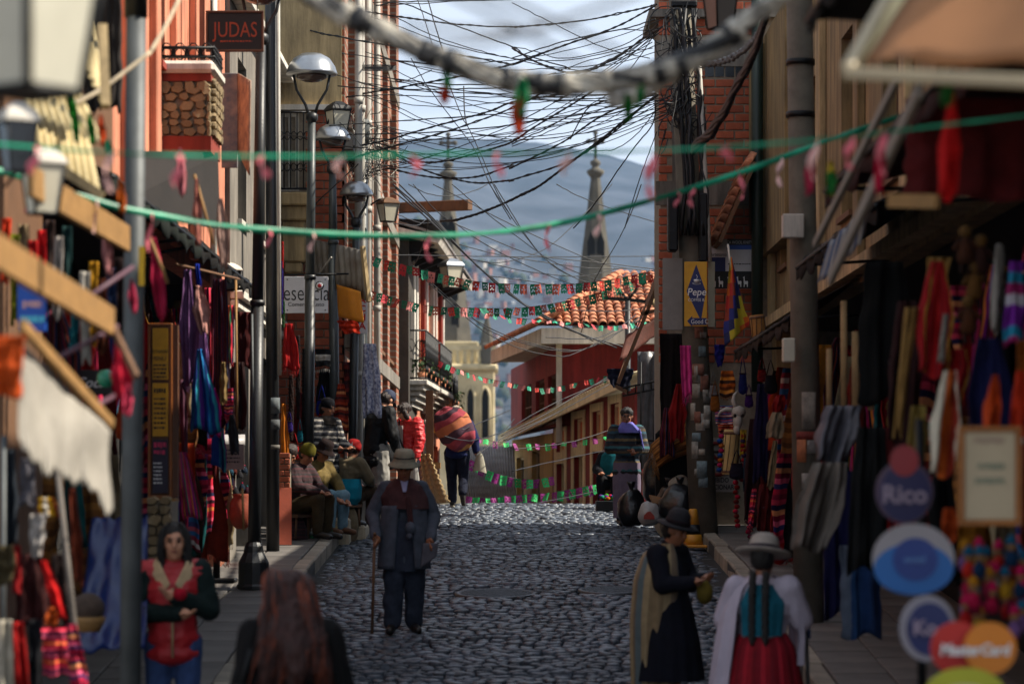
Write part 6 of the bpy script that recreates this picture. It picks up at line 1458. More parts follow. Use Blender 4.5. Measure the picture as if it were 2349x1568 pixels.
tp = G(); q = [P(772, 652, 36.3), P(826, 668, 35.9), P(834, 742, 35.9), P(776, 728, 36.4)]
tp.grid(lambda u, v: q[0].lerp(q[1], u).lerp(q[3].lerp(q[2], u), v) + V((0, .02 * math.sin(u * 9), .01 * math.sin(v * 8))), 10, 8, 0, True, (.006, .01, 0)); tag(tp.build('orange_tarp', mat('orange_tarp', '#d98a1c', .55, .2, 4, .15)), 'sunlit yellow orange tarp stretched under the corrugated awning', 'tarpaulin')
for k, a in enumerate(((668, 860, 16, 150, 34.6, '#2a1a14', 'dark brown twisted yarn hank behind the post'), (684, 770, 14, 190, 34.8, '#241612', 'second dark brown yarn hank, longer'), (697, 800, 12, 200, 35, '#1a1412', 'black yarn hank deeper in the shop'), (646, 600, 10, 120, 33, '#2a1f6a', 'violet yarn hank by the top of the red shawl'), (650, 690, 10, 60, 33.2, '#2a4a2c', 'green yarn hank just above the red shawl'), (648, 555, 8, 60, 33, '#a82a2a', 'thin red and green tassel garland on the post'))):
    x, y, w, h, d, c, lb = a; hank('yarn_hank', lb, x, y, w, h, d, cm(c, .5))
for a in (('blue woven bag hanging beside the grey lamp post', 738, 915, 26, 40, 36, '#1a2a8a'), ('red felt hat shaped bag over the vendors', 745, 945, 34, 34, 35.8, '#8a1a1a'), ('teal pouch hanging low in the trinket shop', 688, 985, 14, 30, 34.8, '#1f7a8a'), ('scarlet pouch above the seated vendors', 676, 1020, 22, 34, 34.6, '#b0281c'), ('orange bag by the doorway post', 778, 1000, 18, 40, 36.3, '#b8501c'), ('violet pouch hung by the yellow cloth', 664, 965, 16, 26, 34.5, '#3a2a7a'), ('rust pouch in the trinket shop', 700, 1010, 16, 26, 35, '#7a3a1c'), ('multicoloured pouch by the standing vendor', 716, 985, 18, 28, 35.2, '#6a2a4a')):
    bag('hanging_pouch', a[0], *a[1:6], cm(a[6], .4))
g = G(); corr(P(716, 640, 36.9), P(842, 690, 35.9), P(836, 575, 36.0), P(706, 545, 36.95), 10, .012, g, 0, .012); cw = tag(g.build('corrugated_awning', M_zinc), 'small rusty corrugated awning over the vertical sign', 'awning')
g = G(); g.beam(P(832, 565, 36), P(846, 692, 35.9), .05, .05); g.build('edge_board', M_cream, cw)
for x0, x1 in ((712, 760), (760, 836)): g = G(); g.tube([P(x0, 655, 37), P(x1, 590, 36.3)], .012, 6); g.build('stay', M_pipe, cw)
# pavement edge: block steps, brick stub, leaning board, wares
g = G(); d = 36.8; zs = gz(d); g.box((-2.3, 35.2, zs - .3), (-2.02, 37.2, zs + .2), bev=.03); g.box((-2.02, 36.0, zs - .3), (-1.86, 37.1, zs + .1), bev=.03); tag(g.build('concrete_step', mat('pale_concrete', '#a99c84', .9, .3, 5, .5, 25)), 'pale concrete step at the sunny kerb where wares are laid out', 'step')
bs = thing('brick_stub', 'stub of red brick wall by the dark post', 'wall', (P(652, 0, 33.4).x, 33.4, gz(33.4) + KH)); M = frame_m((P(640, 0, 33.4).x, 33.4, 0), (1, 0, 0), (0, -1, 0))
g = G(); g.box((0, -.15, gz(33.4) + KH), (.13, -.03, P(0, 1040, 33.4).z), 0, M); g.build('core', M_mortar, bs); lay(bs, M, 0, .13, gz(33.4) + KH + .01, P(0, 1042, 33.4).z, .13, .07, j=.012)
g = G(); a = P(655, 1228, 33.0); g.beam(V((a.x, 33.0, gz(33) + KH + .005)), V((a.x - .01, 33.12, P(0, 1118, 33).z)), .14, .03); lb_ = tag(g.build('leaning_board', mat('red_board', '#b0543c', .8, .25, 4, .2)), 'red painted board leaning on the post at the pavement edge', 'board')
WC = ['#c9c2b0', '#2a8a5a', '#c23a2a', '#d9b85a', '#3a6a9a', '#7a3a6a', '#e0ddd4', '#8a5a3a']
g = G(); p = V((-2.28, 35.0, gz(35) + KH)); 
gg = G(); gg.box((-2.45, 34.1, gz(34.6) + KH + .012), (-2.12, 36.2, gz(35.4) + KH + .03), bev=.004)
cl_ = G(); cl_.grid(lambda u, v: (-2.48 + .4 * u, 34.0 + 2.6 * v, gz(34 + 2.6 * v) + (KH if 34 + 2.6 * v < 35.2 else .2) + .012 + .006 * math.sin(u * 20 + v * 30)), 8, 20, 0, True, (0, 0, .006)); tag(cl_.build('ware_cloth', cm('#1f6a4a', .3)), 'green cloth spread at the kerb under small souvenirs', 'cloth')
for k in range(46):
    y = RND.uniform(34.1, 36.5); x = RND.uniform(-2.44, -2.12); z = gz(y) + (KH if y < 35.2 else .2) + .02; g = G(); t = k % 4
    if t == 0: g.ell((x, y, z + .025), (.03, .03, .025), n=8, k=6)
    elif t == 1: g.lathe([(.02, 0), (.03, .02), (.018, .05), (.024, .07)], (x, y, z), 8)
    elif t == 2: g.lathe([(.028, 0), (.03, .03), (.01, .06)], (x, y, z), 8); g.ell((x, y, z + .07), .018, n=6, k=5)
    else: g.box((x - .03, y - .03, z), (x + .03, y + .03, z + .035), bev=.006)
    tag(g.build('souvenir', cm(WC[k % 8])), 'tiny souvenir on the green cloth at the sunny kerb', 'souvenir', 'souvenirs laid out at the kerb')
# past the people: folded sacks, post, planks
g = G(); a, b, c, e = P(962, 1042, 41.5), P(985, 1040, 41.2), P(1032, 1152, 41), P(975, 1158, 41.4)
g.grid(lambda u, v: a.lerp(b, u).lerp(e.lerp(c, u), v) + V((.015 * math.sin(v * 60), -.03 * math.sin(u * 16 + v), .0)), 24, 30, 0, True, (0, .03, 0)); tag(g.build('striped_sacking', ST['sack']), 'beige ribbed sacking spread behind the woman in red', 'sacking')
o = G(); o.beam(P(986, 1080, 42.5), P(985, 895, 42.5), .11, .11); tag(o.build('timber_post', M_wood), 'dark timber post before the salmon ground floor', 'post')
o = G(); o.beam(P(1000, 985, 44), P(1042, 1012, 43.5), .06, .09); tag(o.build('yellow_beam', mat('yellow_paint', '#d08f14', .7, .2, 5, .1)), 'yellow painted beam beside the carried bundle', 'beam')
o = G(); pbox(982, 1010, 1060, 1074, 42, 42.3, o); tag(o.build('plank', M_pine), 'short pale plank on the sacking by the timber post', 'plank')

# ---------------- right side stalls, middle distance
cy_ = thing('stall_canopy', 'patched brown canopy leaning out by the iron gate on the right', 'canopy', P(1450, 880, 40))
for k, (p, m) in enumerate(((((1412, 885), (1440, 800), (1524, 612), (1500, 640)), M_wood), (((1420, 830), (1436, 770), (1560, 700), (1560, 730)), mat('rust_sheet', '#5a2a1c', .8, .4, 5, .3)), (((1495, 700), (1512, 625), (1530, 612), (1530, 720)), M_cream))):
    g = G(); a, b, c, e = [P(x, y, 39.6 + .3 * i) for i, (x, y) in enumerate(p)]; g.grid(lambda u, v: a.lerp(e, u).lerp(b.lerp(c, u), v) + V((0, 0, .01 * math.sin(u * 40))), 16, 6, 0, True, (0, .02, .01)); g.build('sheet', m, cy_)
for a, b in (((1418, 880), (1524, 615)), ((1470, 720), (1560, 700)), ((1412, 885), (1440, 900))): g = G(); g.beam(P(*a, 39.5), P(*b, 39.5), .05, .05); g.build('pole', M_wood, cy_)
gt = thing('iron_gate', 'black iron gate hung with grey plastic sheets', 'gate', P(1500, 1160, 39)); g = G()
for a, b in (((1428, 908), (1560, 880)), ((1428, 890), (1560, 862)), ((1500, 905), (1560, 905)), ((1500, 905), (1500, 1150)), ((1470, 830), (1470, 1150)), ((1535, 880), (1535, 1150)), ((1470, 1010), (1560, 1010)), ((1470, 1035), (1560, 1035))): g.tube([P(*a, 38.8), P(*b, 38.8)], .014, 6)
for k in range(7): g.tube([P(1440 + k * 18, 905 - k * 4, 38.8), P(1440 + k * 18, 885 - k * 4, 38.8)], .01, 5)
g.build('bars', M_black, gt)
for x0, x1, y0, y1, c in ((1462, 1532, 806, 1075, '#5a5a5e'), (1536, 1566, 880, 1120, '#3a3a3e')):
    s_ = PXW(39); p = P((x0 + x1) / 2, y0, 39); g = G(); g.grid(lambda u, v: p + V(((u - .5) * (x1 - x0) * s_, .03 * math.sin(u * 14 + v * 3), -(y1 - y0) * s_ * v)), 14, 10, 0, True, (0, .006, 0)); g.build('plastic_sheet', mat('plastic_' + c[1:], c, .35, .35, 9, .5, 30), gt)
for a in (
 ('hanging_scarf', 'bright pink knitted scarf with white fringe on the leaning pole', 'scarf', 1572, 792, 24, 115, 34.5, stripes('pinkknit', ['#a82a6a', '#c93a80', '#8f2058', '#c93a80'], 'u', 1.2), 1, .008, 4, (1, 1, 1), 20),
 ('hanging_poncho', 'plain red poncho beside the pink scarf', 'poncho', 1556, 880, 46, 130, 34.9, cm('#8a1812', .3), 1.4, .03, -4, (.2, .9, .6), 0),
 ('hanging_poncho', 'dark striped poncho hanging left of the red one', 'poncho', 1530, 935, 34, 110, 35.4, ST['aguayo_dark'], 1.4, .02, 0, (.4, 1, 1), 0),
 ('hanging_cloth', 'dark brown felt blanket hanging beside the iron gate', 'blanket', 1545, 765, 60, 240, 35.9, cm('#1c1512', .3), 2, .03, 0, (1, 1, 1), 0),
 ('hanging_cloth', 'olive black blanket behind the pink scarf', 'blanket', 1600, 770, 50, 260, 36.1, cm('#1a1a14', .3), 2, .03, 0, (1, 1, 1), 0),
 ('tarp_corner', 'navy tarp corner hanging under the brown canopy', 'tarpaulin', 1422, 845, 62, 46, 40.2, cm('#14182c', .3), 1.4, .03, 0, (1, .9, .5), 0),
 ('hanging_bag', 'blue and red striped woven bag on the stall front', 'bag', 1660, 930, 40, 44, 33.4, ST['bagblue'], 1, .02, 0, (1, 1, .95), 4),
 ('hanging_bag', 'rust brown striped bag under the blue one', 'bag', 1664, 972, 34, 26, 33.3, ST['rust_v'], 1, .02, 0, (1, 1, .95), 4),
 ('hanging_cloth', 'cream jersey hanging by the concrete pole', 'clothing', 1782, 945, 40, 60, 29, cm('#a89a84', .25), 1.2, .02, -6, (.5, 1, .9), 0),
 ('hanging_cloth', 'long cream sash hanging beneath the cream jersey', 'sash', 1778, 1010, 16, 110, 29, cm('#9a8a70', .25), 1, .01, -12, (.6, 1, 1), 0),
 ('hanging_cloth', 'brick red shirt above the cream jersey', 'clothing', 1790, 905, 30, 50, 29.3, cm('#8a2a1c', .3), 1.2, .02, -8, (.6, 1, .6), 0),
 ('hanging_cloth', 'indigo wrap hanging in the dark beside the shirts', 'clothing', 1748, 880, 34, 220, 31, cm('#1a163a', .3), 1.4, .02, -6, (.6, 1, .9), 0),
 ('hanging_cloth', 'dark plum poncho in the shade by the horned skull', 'poncho', 1730, 960, 40, 240, 31.6, cm('#301018', .3), 1.4, .02, -4, (.5, 1, 1), 8),
 ('hanging_cloth', 'yellow ribbon scarf near the skull', 'scarf', 1705, 985, 14, 60, 32.4, cm('#b0982a', .3), 1, .01, -2, (1, 1, .9), 0),
 ('hanging_cloth', 'teal scarf hanging under the yellow one', 'scarf', 1712, 1050, 16, 80, 32.2, cm('#163a4a', .3), 1, .01, 0, (.7, 1, .9), 0),
 ('hanging_cloth', 'rose striped belt bunch at the stall corner', 'belt', 1730, 1120, 12, 90, 31.4, ST['red_pink_v'], 1, .01, -10, (.8, 1, 1), 6),
 ('hanging_cloth', 'rust red wrap hanging low by the grey sack', 'clothing', 1752, 1110, 26, 110, 30.6, cm('#5a1c14', .3), 1.2, .02, -6, (.8, 1, .8), 0),
 ('hanging_cloth', 'deep blue pennant cloth above the striped bag', 'cloth', 1650, 790, 22, 50, 33.6, cm('#1c1f6a', .3), 1, .01, 0, (1, 1, .4), 0),
 ('hanging_cloth', 'orange and brown woven wall hanging under the flag', 'wall hanging', 1668, 850, 36, 60, 33.5, stripes('orangewov', ['#a8561c', '#6a3414', '#c27a2a', '#3a2014'], 'v', 2), 1, .015, 0, (.7, 1, .95), 6),
):
    panel(*a[:9], folds=a[9], amp=a[10], slant=a[11], taper=a[12], fringe=a[13])
# brown fringed shawl over a hunched pile, with hat
g = G(); a, b, c, e = P(1492, 1020, 35.8), P(1585, 950, 35.6), P(1592, 1030, 35.5), P(1510, 1075, 35.7)
g.grid(lambda u, v: a.lerp(b, u).lerp(e.lerp(c, u), v) + V((0, -.16 * math.sin(PI * v) * (.4 + .6 * math.sin(PI * u)) + .012 * math.sin(v * 26 + u * 6), .02 * math.sin(u * 5))), 26, 22, 0, True, (0, .02, 0)); sh = tag(g.build('draped_shawl', ST['brown_v']), 'brown fringed shawl draped over the pile beside the utility pole', 'shawl')
g = G()
for k in range(30): p = e.lerp(a, k / 30) + V((0, -.03, 0)); g.tube([p, p + V((RND.gauss(-.02, .02), 0, -.06)), p + V((RND.gauss(-.02, .03), 0, -.15))], .004, 4)
stuff(g.build('fringe', ST['brown_v'], sh))
pl = thing('goods_bale', 'dark covered bale of goods under the brown shawl', 'bale', P(1545, 1170, 35.9)); g = G(); pbox(1505, 1600, 985, 1180, 35.95, 36.25, g, 0, .05); g.build('bale', cm('#15120f', .3), pl)
# rainbow checked flag on a slanting staff
fl_ = thing('checked_flag', 'rainbow chequered flag hanging furled from a stick', 'flag', P(1690, 800, 33.2))
m, n, l, b_ = _nodes('flag_checks'); uv = n.new('ShaderNodeUVMap'); mpn = n.new('ShaderNodeMapping'); mpn.inputs['Scale'].default_value = (5, 7, 1); l.new(uv.outputs[0], mpn.inputs[0])
sp = n.new('ShaderNodeSeparateXYZ'); l.new(mpn.outputs[0], sp.inputs[0]); f1 = n.new('ShaderNodeMath'); f1.operation = 'FLOOR'; f2 = n.new('ShaderNodeMath'); f2.operation = 'FLOOR'; l.new(sp.outputs[0], f1.inputs[0]); l.new(sp.outputs[1], f2.inputs[0])
ad = n.new('ShaderNodeMath'); l.new(f1.outputs[0], ad.inputs[0]); l.new(f2.outputs[0], ad.inputs[1]); dv = n.new('ShaderNodeMath'); dv.operation = 'DIVIDE'; dv.inputs[1].default_value = 7; l.new(ad.outputs[0], dv.inputs[0]); fr = n.new('ShaderNodeMath'); fr.operation = 'FRACT'; l.new(dv.outputs[0], fr.inputs[0])
rp = n.new('ShaderNodeValToRGB'); rp.color_ramp.interpolation = 'CONSTANT'; cc = ('#a89a1c', '#b85a14', '#9a1c14', '#7a2a14', '#16206a', '#101a4a', '#1c6a2a')
while len(rp.color_ramp.elements) < 7: rp.color_ramp.elements.new(1)
for i, c in enumerate(cc): rp.color_ramp.elements[i].position = i / 7; rp.color_ramp.elements[i].color = (*hx(c), 1)
l.new(fr.outputs[0], rp.inputs[0]); l.new(rp.outputs[0], b_.inputs['Base Color']); b_.inputs['Roughness'].default_value = .85
g = G(); a = P(1674, 590, 33.2)
def ffl(u, v):
    w_ = 6 + 54 * min(1, v * 1.25) ** 1.1; sk = 10 + 18 * v
    return a + V(((u - .5) * w_ + sk * .9 - 6, 0, 0)) * PXW(33.2) + V((0, .05 * math.sin(u * 8 + v * 2), -(205 - 55 * u * (v > .6) * (v - .6) * 2.5) * v * PXW(33.2)))
g.grid(ffl, 16, 24, 0, True, (0, .008, 0)); g.build('cloth', m, fl_); g = G(); g.tube([P(1670, 560, 33.2), P(1688, 700, 33.3)], .012, 6); g.build('stick', M_white, fl_)
def drum(label, x, y0, y1, w, d, m, tilt=0.):
    c = P(x, y1, d); H_ = (y1 - y0) * PXW(d); r = w * PXW(d) / 2; root = thing('drum', label, 'drum', c); ax = V((math.sin(tilt), 0, math.cos(tilt)))
    g = G(); g.lathe([(r, 0), (r * 1.02, H_ * .02), (r * .98, H_ * .5), (r * 1.02, H_ * .98), (r * .96, H_)], c, 20, axis=ax); g.build('shell', m, root)
    for t in (.06, .92): g = G(); g.lathe([(r * 1.06, -.015), (r * 1.08, 0), (r * 1.06, .015)], c + ax * H_ * t, 20, axis=ax); g.build('hoop', M_wood, root)
    g = G(); n = 9
    for k in range(n):
        a0, a1 = 2 * PI * k / n, 2 * PI * (k + .5) / n
        q = Quaternion((0, 1, 0), tilt).to_matrix()
        g.tube([c + q @ V((r * 1.05 * math.cos(a0), r * 1.05 * math.sin(a0), H_ * .06)), c + q @ V((r * 1.05 * math.cos(a1), r * 1.05 * math.sin(a1), H_ * .92))], .004, 4)
    g.build('lacing', M_black, root)
drum('tall tan skin drum hanging below the horned skull', 1674, 985, 1088, 36, 33, mat('drum_skin', '#b59a62', .8, .25, 5, .2), .05)
drum('short ochre drum beside the end of the chequered flag', 1744, 722, 792, 34, 32.6, mat('drum_ochre', '#9a6a2c', .8, .3, 5, .2), -.12)
# horned skull
M_bone = mat('bleached_bone', '#a8a298', .8, .25, 9, .3); sk = thing('horned_skull', 'pale steer skull with two curving horns on the stall front', 'skull', P(1690, 1010, 32.6)); c = P(1694, 955, 32.6)
g = G(); g.ell(c + V((0, 0, .05)), (.085, .07, .075), n=14, k=10); g.ell(c + V((-.01, -.02, -.06)), (.055, .055, .09), n=12, k=8); g.ell(c + V((-.02, -.03, -.15)), (.04, .045, .06), n=12, k=8); g.build('skull', M_bone, sk)
for s_, pts in ((1, ((-.06, 0, .07), (-.14, 0, .085), (-.2, 0, .06), (-.235, -.01, .02))), (2, ((-.02, 0, .1), (-.06, 0, .18), (-.045, 0, .25), (-.005, 0, .3)))):
    g = G(); g.tube([c + V(p) for p in pts], [.03, .027, .018, .005], 8); g.build('horn', M_bone, sk)
for sx in (-1, 1): g = G(); g.ell(c + V((sx * .045, -.055, .01)), (.018, .02, .022), n=8, k=6); g.build('eye_socket', M_dark, sk)
# strings of pompoms, small purses
for k, (x, y, n, c) in enumerate(((1690, 1095, 11, ('#8a1c2c', '#b0304a', '#7a2a14')), (1704, 1000, 10, ('#7a2418', '#3a2a4a', '#8a2a2a')), (1718, 1175, 6, ('#8a2a5a', '#b03a5a', '#5a1a3a')), (1652, 1000, 8, ('#b02a5a', '#2a4a8a', '#c2762a')))):
    d = 32.4; root = thing('pompom_string', ('string of red pompoms hanging to the pavement by the stall', 'short string of rust pompoms beside the tan drum', 'low string of rose pompoms by the grey sack', 'mixed bright pompom string left of the tan drum')[k], 'pompom string', P(x, y + n * 11, d)); g = G(); g.tube([P(x, y - 8, d), P(x, y + n * 11, d)], .004, 4); g.build('cord', M_cable, root)
    for j in range(n):
        g = G(); g.ell(P(x + RND.uniform(-3, 3), y + j * 11, d), (.034, .034, .028), n=8, k=6); g.build('pompom', cm(c[j % 3], .5), root)
for a in (('orange and brown bag on the stall under the flag tip', 1640, 905, 22, 40, 33.3, '#8a5a2a'), ('dark checked purse beside the tan drum', 1690, 1062, 34, 38, 32.2, '#1f1a2a'), ('grey knitted purse left of the orange hanging', 1636, 880, 18, 36, 33.4, '#8a8a8a'), ('wine red purse by the rust pompoms', 1722, 1010, 22, 34, 31.8, '#5a1420'), ('black purse under the meter box', 1768, 860, 30, 44, 30.2, '#15141a'), ('purple purse hanging over the plum poncho', 1718, 905, 20, 30, 31.8, '#3a1a5a'), ('brick red pouch beneath the ochre drum', 1748, 845, 22, 32, 31.2, '#7a2418'), ('navy pouch high on the stall by the flag', 1704, 855, 20, 50, 32.2, '#16225a')):
    bag('hanging_purse', a[0], *a[1:6], cm(a[6], .4))
# garbage bags, sack, cone
def sackbag(name, label, x, y, rx, ry, d, m, seed, cat='bag', knot=True, flat=.8):
    c = P(x, y, d); s = PXW(d); a, b = rx * s, ry * s; root = thing(name, label, cat, c - V((0, 0, b))); g = G(); N, K = 26, 18
    def fn(u, v):
        th, ph = 2 * PI * u, PI * v; dr = V((math.sin(ph) * math.cos(th), math.sin(ph) * math.sin(th), math.cos(ph)))
        q = 1 + .16 * noise.noise(dr * 1.6 + V((seed, 0, 0))) + .09 * abs(noise.noise(V((dr.x * 4, dr.y * 4, dr.z * 2.2)) + V((0, seed, 0)))) - .04
        if dr.z > .6: q *= 1 + (dr.z - .6) * .35
        return c + V((dr.x * a * q, dr.y * a * .8 * q, max(dr.z * b * q, -b * .93)))
    g.grid(fn, N, K); g.build('body', m, root)
    if knot: g = G(); t = c + V((0, 0, b * 1.1)); g.lathe([(.05, -.06), (.02, 0), (.045, .05), (.06, .1)], t, 9); g.build('knot', m, root)
    return root
M_bagblk = mat('black_plastic', '#0c0d10', .28, .3, 9, .7, 22, spec=.6); M_bagwht = mat('white_plastic', '#9a9896', .35, .2, 9, .5, 25)
for a in (('largest black rubbish bag, standing behind the others', 1515, 1105, 46, 62, 36.6, 1), ('black rubbish bag behind the crumpled clear one', 1575, 1085, 44, 56, 36.2, 2), ('squat black rubbish bag in front at the left end of the pile', 1448, 1168, 36, 42, 36.0, 3), ('black rubbish bag at the foot of the leaning pole', 1560, 1160, 50, 44, 35.3, 4), ('small shiny black bag in the middle of the pile', 1535, 1150, 30, 34, 35.9, 5)):
    sackbag('rubbish_bag', a[0], *a[1:6], M_bagblk, a[6])
sackbag('rubbish_bag', 'crumpled clear plastic bag on top of the rubbish pile', 1560, 1112, 26, 20, 35.6, mat('clear_bag', '#8a8478', .3, .3, 9, .6, 25), 7, knot=False)
rb = sackbag('printed_sack', 'white sack printed with a red emblem among the rubbish bags', 1490, 1180, 27, 28, 35.4, M_bagwht, 9, 'sack', knot=False)
g = G(); c = P(1488, 1182, 35.4) + V((0, -.14, 0)); g.prism([c + V((x * .07, 0, z * .06)) for x, z in ((-1, -.7), (1, -.7), (.9, 0), (.2, .9), (-.3, .8), (-.9, .1))], (0, .015, 0)); g.build('red_emblem', mat('sack_red', '#8a2a1c', .6, .2, 6, .1), rb)
g = G(); c = P(1520, 1150, 35.5); M = TRS(c, (.5, .2, .3)); g.box((-.16, -.1, -.01), (.16, .1, .01), 0, M); tag(g.build('cardboard_piece', mat('cardboard', '#7a5634', .85, .25, 5, .2)), 'flattened brown cardboard on the rubbish bags', 'cardboard')
p = P(1590, 0, 34.3); zg = gz(34.3); cn_ = thing('traffic_cone', 'yellow traffic cone with a black band at the kerb', 'traffic cone', (p.x, 34.3, zg)); My = mat('cone_yellow', '#c2861c', .55, .2, 5, .1)
g = G(); g.lathe([(.125, .03), (.10, .16)], (p.x, 34.3, zg), 18); g.lathe([(.078, .28), (.05, .46), (.035, .47)], (p.x, 34.3, zg), 18); g.build('cone', My, cn_)
g = G(); g.lathe([(.10, .16), (.078, .28)], (p.x, 34.3, zg), 18); g.build('band', M_black, cn_); g = G(); g.box((p.x - .16, 34.14, zg), (p.x + .16, 34.46, zg + .035), bev=.01); g.build('base', My, cn_)
# low tray of bright wares on the right at the crest
g = G(); pbox(1368, 1440, 1148, 1172, 41.2, 41.7, g, 0, .01); tr = tag(g.build('ware_tray', M_black), 'low dark tray of bright trinkets at the crest, right side', 'tray'); gg = None
for k in range(26):
    g = G(); c = P(RND.uniform(1374, 1436), RND.uniform(1136, 1147), 41.25 + RND.uniform(0, .3)); g.ell(c, (.035, .035, .03), n=8, k=6); tag(g.build('trinket', cm(('#5fae1c', '#c22a5a', '#1f5ab0', '#c9762a', '#6a2a8a', '#1f8a7a')[k % 6])), 'small bright trinket heaped on the dark tray', 'trinket', 'trinkets on the tray')

# ---------------- near right stall
aw = thing('shop_awning', 'big brown canvas shop awning filling the top right corner', 'awning', P(2100, 190, 8)); g = G(); a, b, c, e = P(1985, 142, 8.2), P(2960, 165, 7.2), P(3060, -60, 7.2), P(2125, -60, 8.4)
g.grid(lambda u, v: a.lerp(b, u).lerp(e.lerp(c, u), v) + V((0, 0, .01 * math.sin(u * 20))), 16, 6, 0, True, (0, .012, .01)); g.build('canvas', cloth_mat('brown_canvas', '#a0714e', .15, scale=2.5), aw)
g = G(); g.beam(P(1940, 168, 8.2), P(2960, 214, 7.2), .035, .035, bev=.005); g.beam(P(1946, 168, 8.2), P(2075, -60, 8.6), .04, .05, bev=.005); g.build('frame', mat('cream_tube', '#a99a7c', .5, .2, 5, .1), aw)
g = G(); g.grid(lambda u, v: P(1978, 145, 8.22).lerp(P(2120, -60, 8.4), u).lerp(P(1950, 150, 8.3).lerp(P(2060, -60, 8.6), u), v), 8, 3, 0, True, (0, .01, 0)); g.build('valance', mat('cream_trim', '#c2b184', .7, .15, 5, .1), aw)
for k, (a, b, d, w_) in enumerate((((2110, 205), (1905, 640), 11.5, .07), ((2060, 180), (1870, 560), 13.5, .05))):
    o = G(); o.beam(P(*a, d), P(*b, d + 3), .03, w_, bev=.005); tag(o.build('slanting_beam', mat('arm_paint', '#7d756c', .6, .2, 6, .1)), ('broad grey awning arm slanting down from the big awning', 'second thinner awning arm behind the broad one')[k], 'beam')
o = G(); o.beam(P(2040, 460, 12.5), P(2150, 462, 12), .02, .06); tag(o.build('shelf_board', M_pine), 'pale shelf board under the broad awning arm', 'board')
g = G(); a, b, c, e = P(1880, 650, 20), P(1912, 600, 19), P(1990, 475, 17.5), P(1968, 545, 18.5)
panel_pts = (P(1872, 655, 20), P(1975, 560, 18.2), P(1990, 470, 18), P(1900, 560, 20)); a, b, c, e = panel_pts
g.grid(lambda u, v: a.lerp(b, u).lerp(e.lerp(c, u), v) + V((0, .02 * math.sin(u * 22), .012 * math.sin(u * 22))), 20, 6, 0, True, (0, .01, 0)); tag(g.build('small_awning', stripes('blue_grey_awning', ['#3a4a64', '#77797c', '#3f4f6a', '#8a8a88'], 'u', 3)), 'small blue and grey striped awning beside the concrete pole', 'awning')
for x, y0, y1, w_, lb in ((1902, 800, 950, 13, 'leftmost rolled rug standing behind the grey cloth'), (1936, 690, 955, 15, 'tall thin rolled rug, second from the concrete pole'), (1963, 760, 960, 18, 'fattest tan rolled rug on the right'), (1998, 680, 940, 15, 'last tan rolled rug before the dark stall')):
    g = G(); g.lathe([(w_ * PXW(21) / 2, 0), (w_ * PXW(21) / 2 * 1.05, (y1 - y0) * PXW(21) * .5), (w_ * PXW(21) / 2, (y1 - y0) * PXW(21)), (.004, (y1 - y0) * PXW(21) - .01)], P(x, y1, 21), 14); tag(g.build('rolled_rug', mat('tan_wool', '#9a7a52', .9, .3, 8, .4, 60)), lb, 'rug')
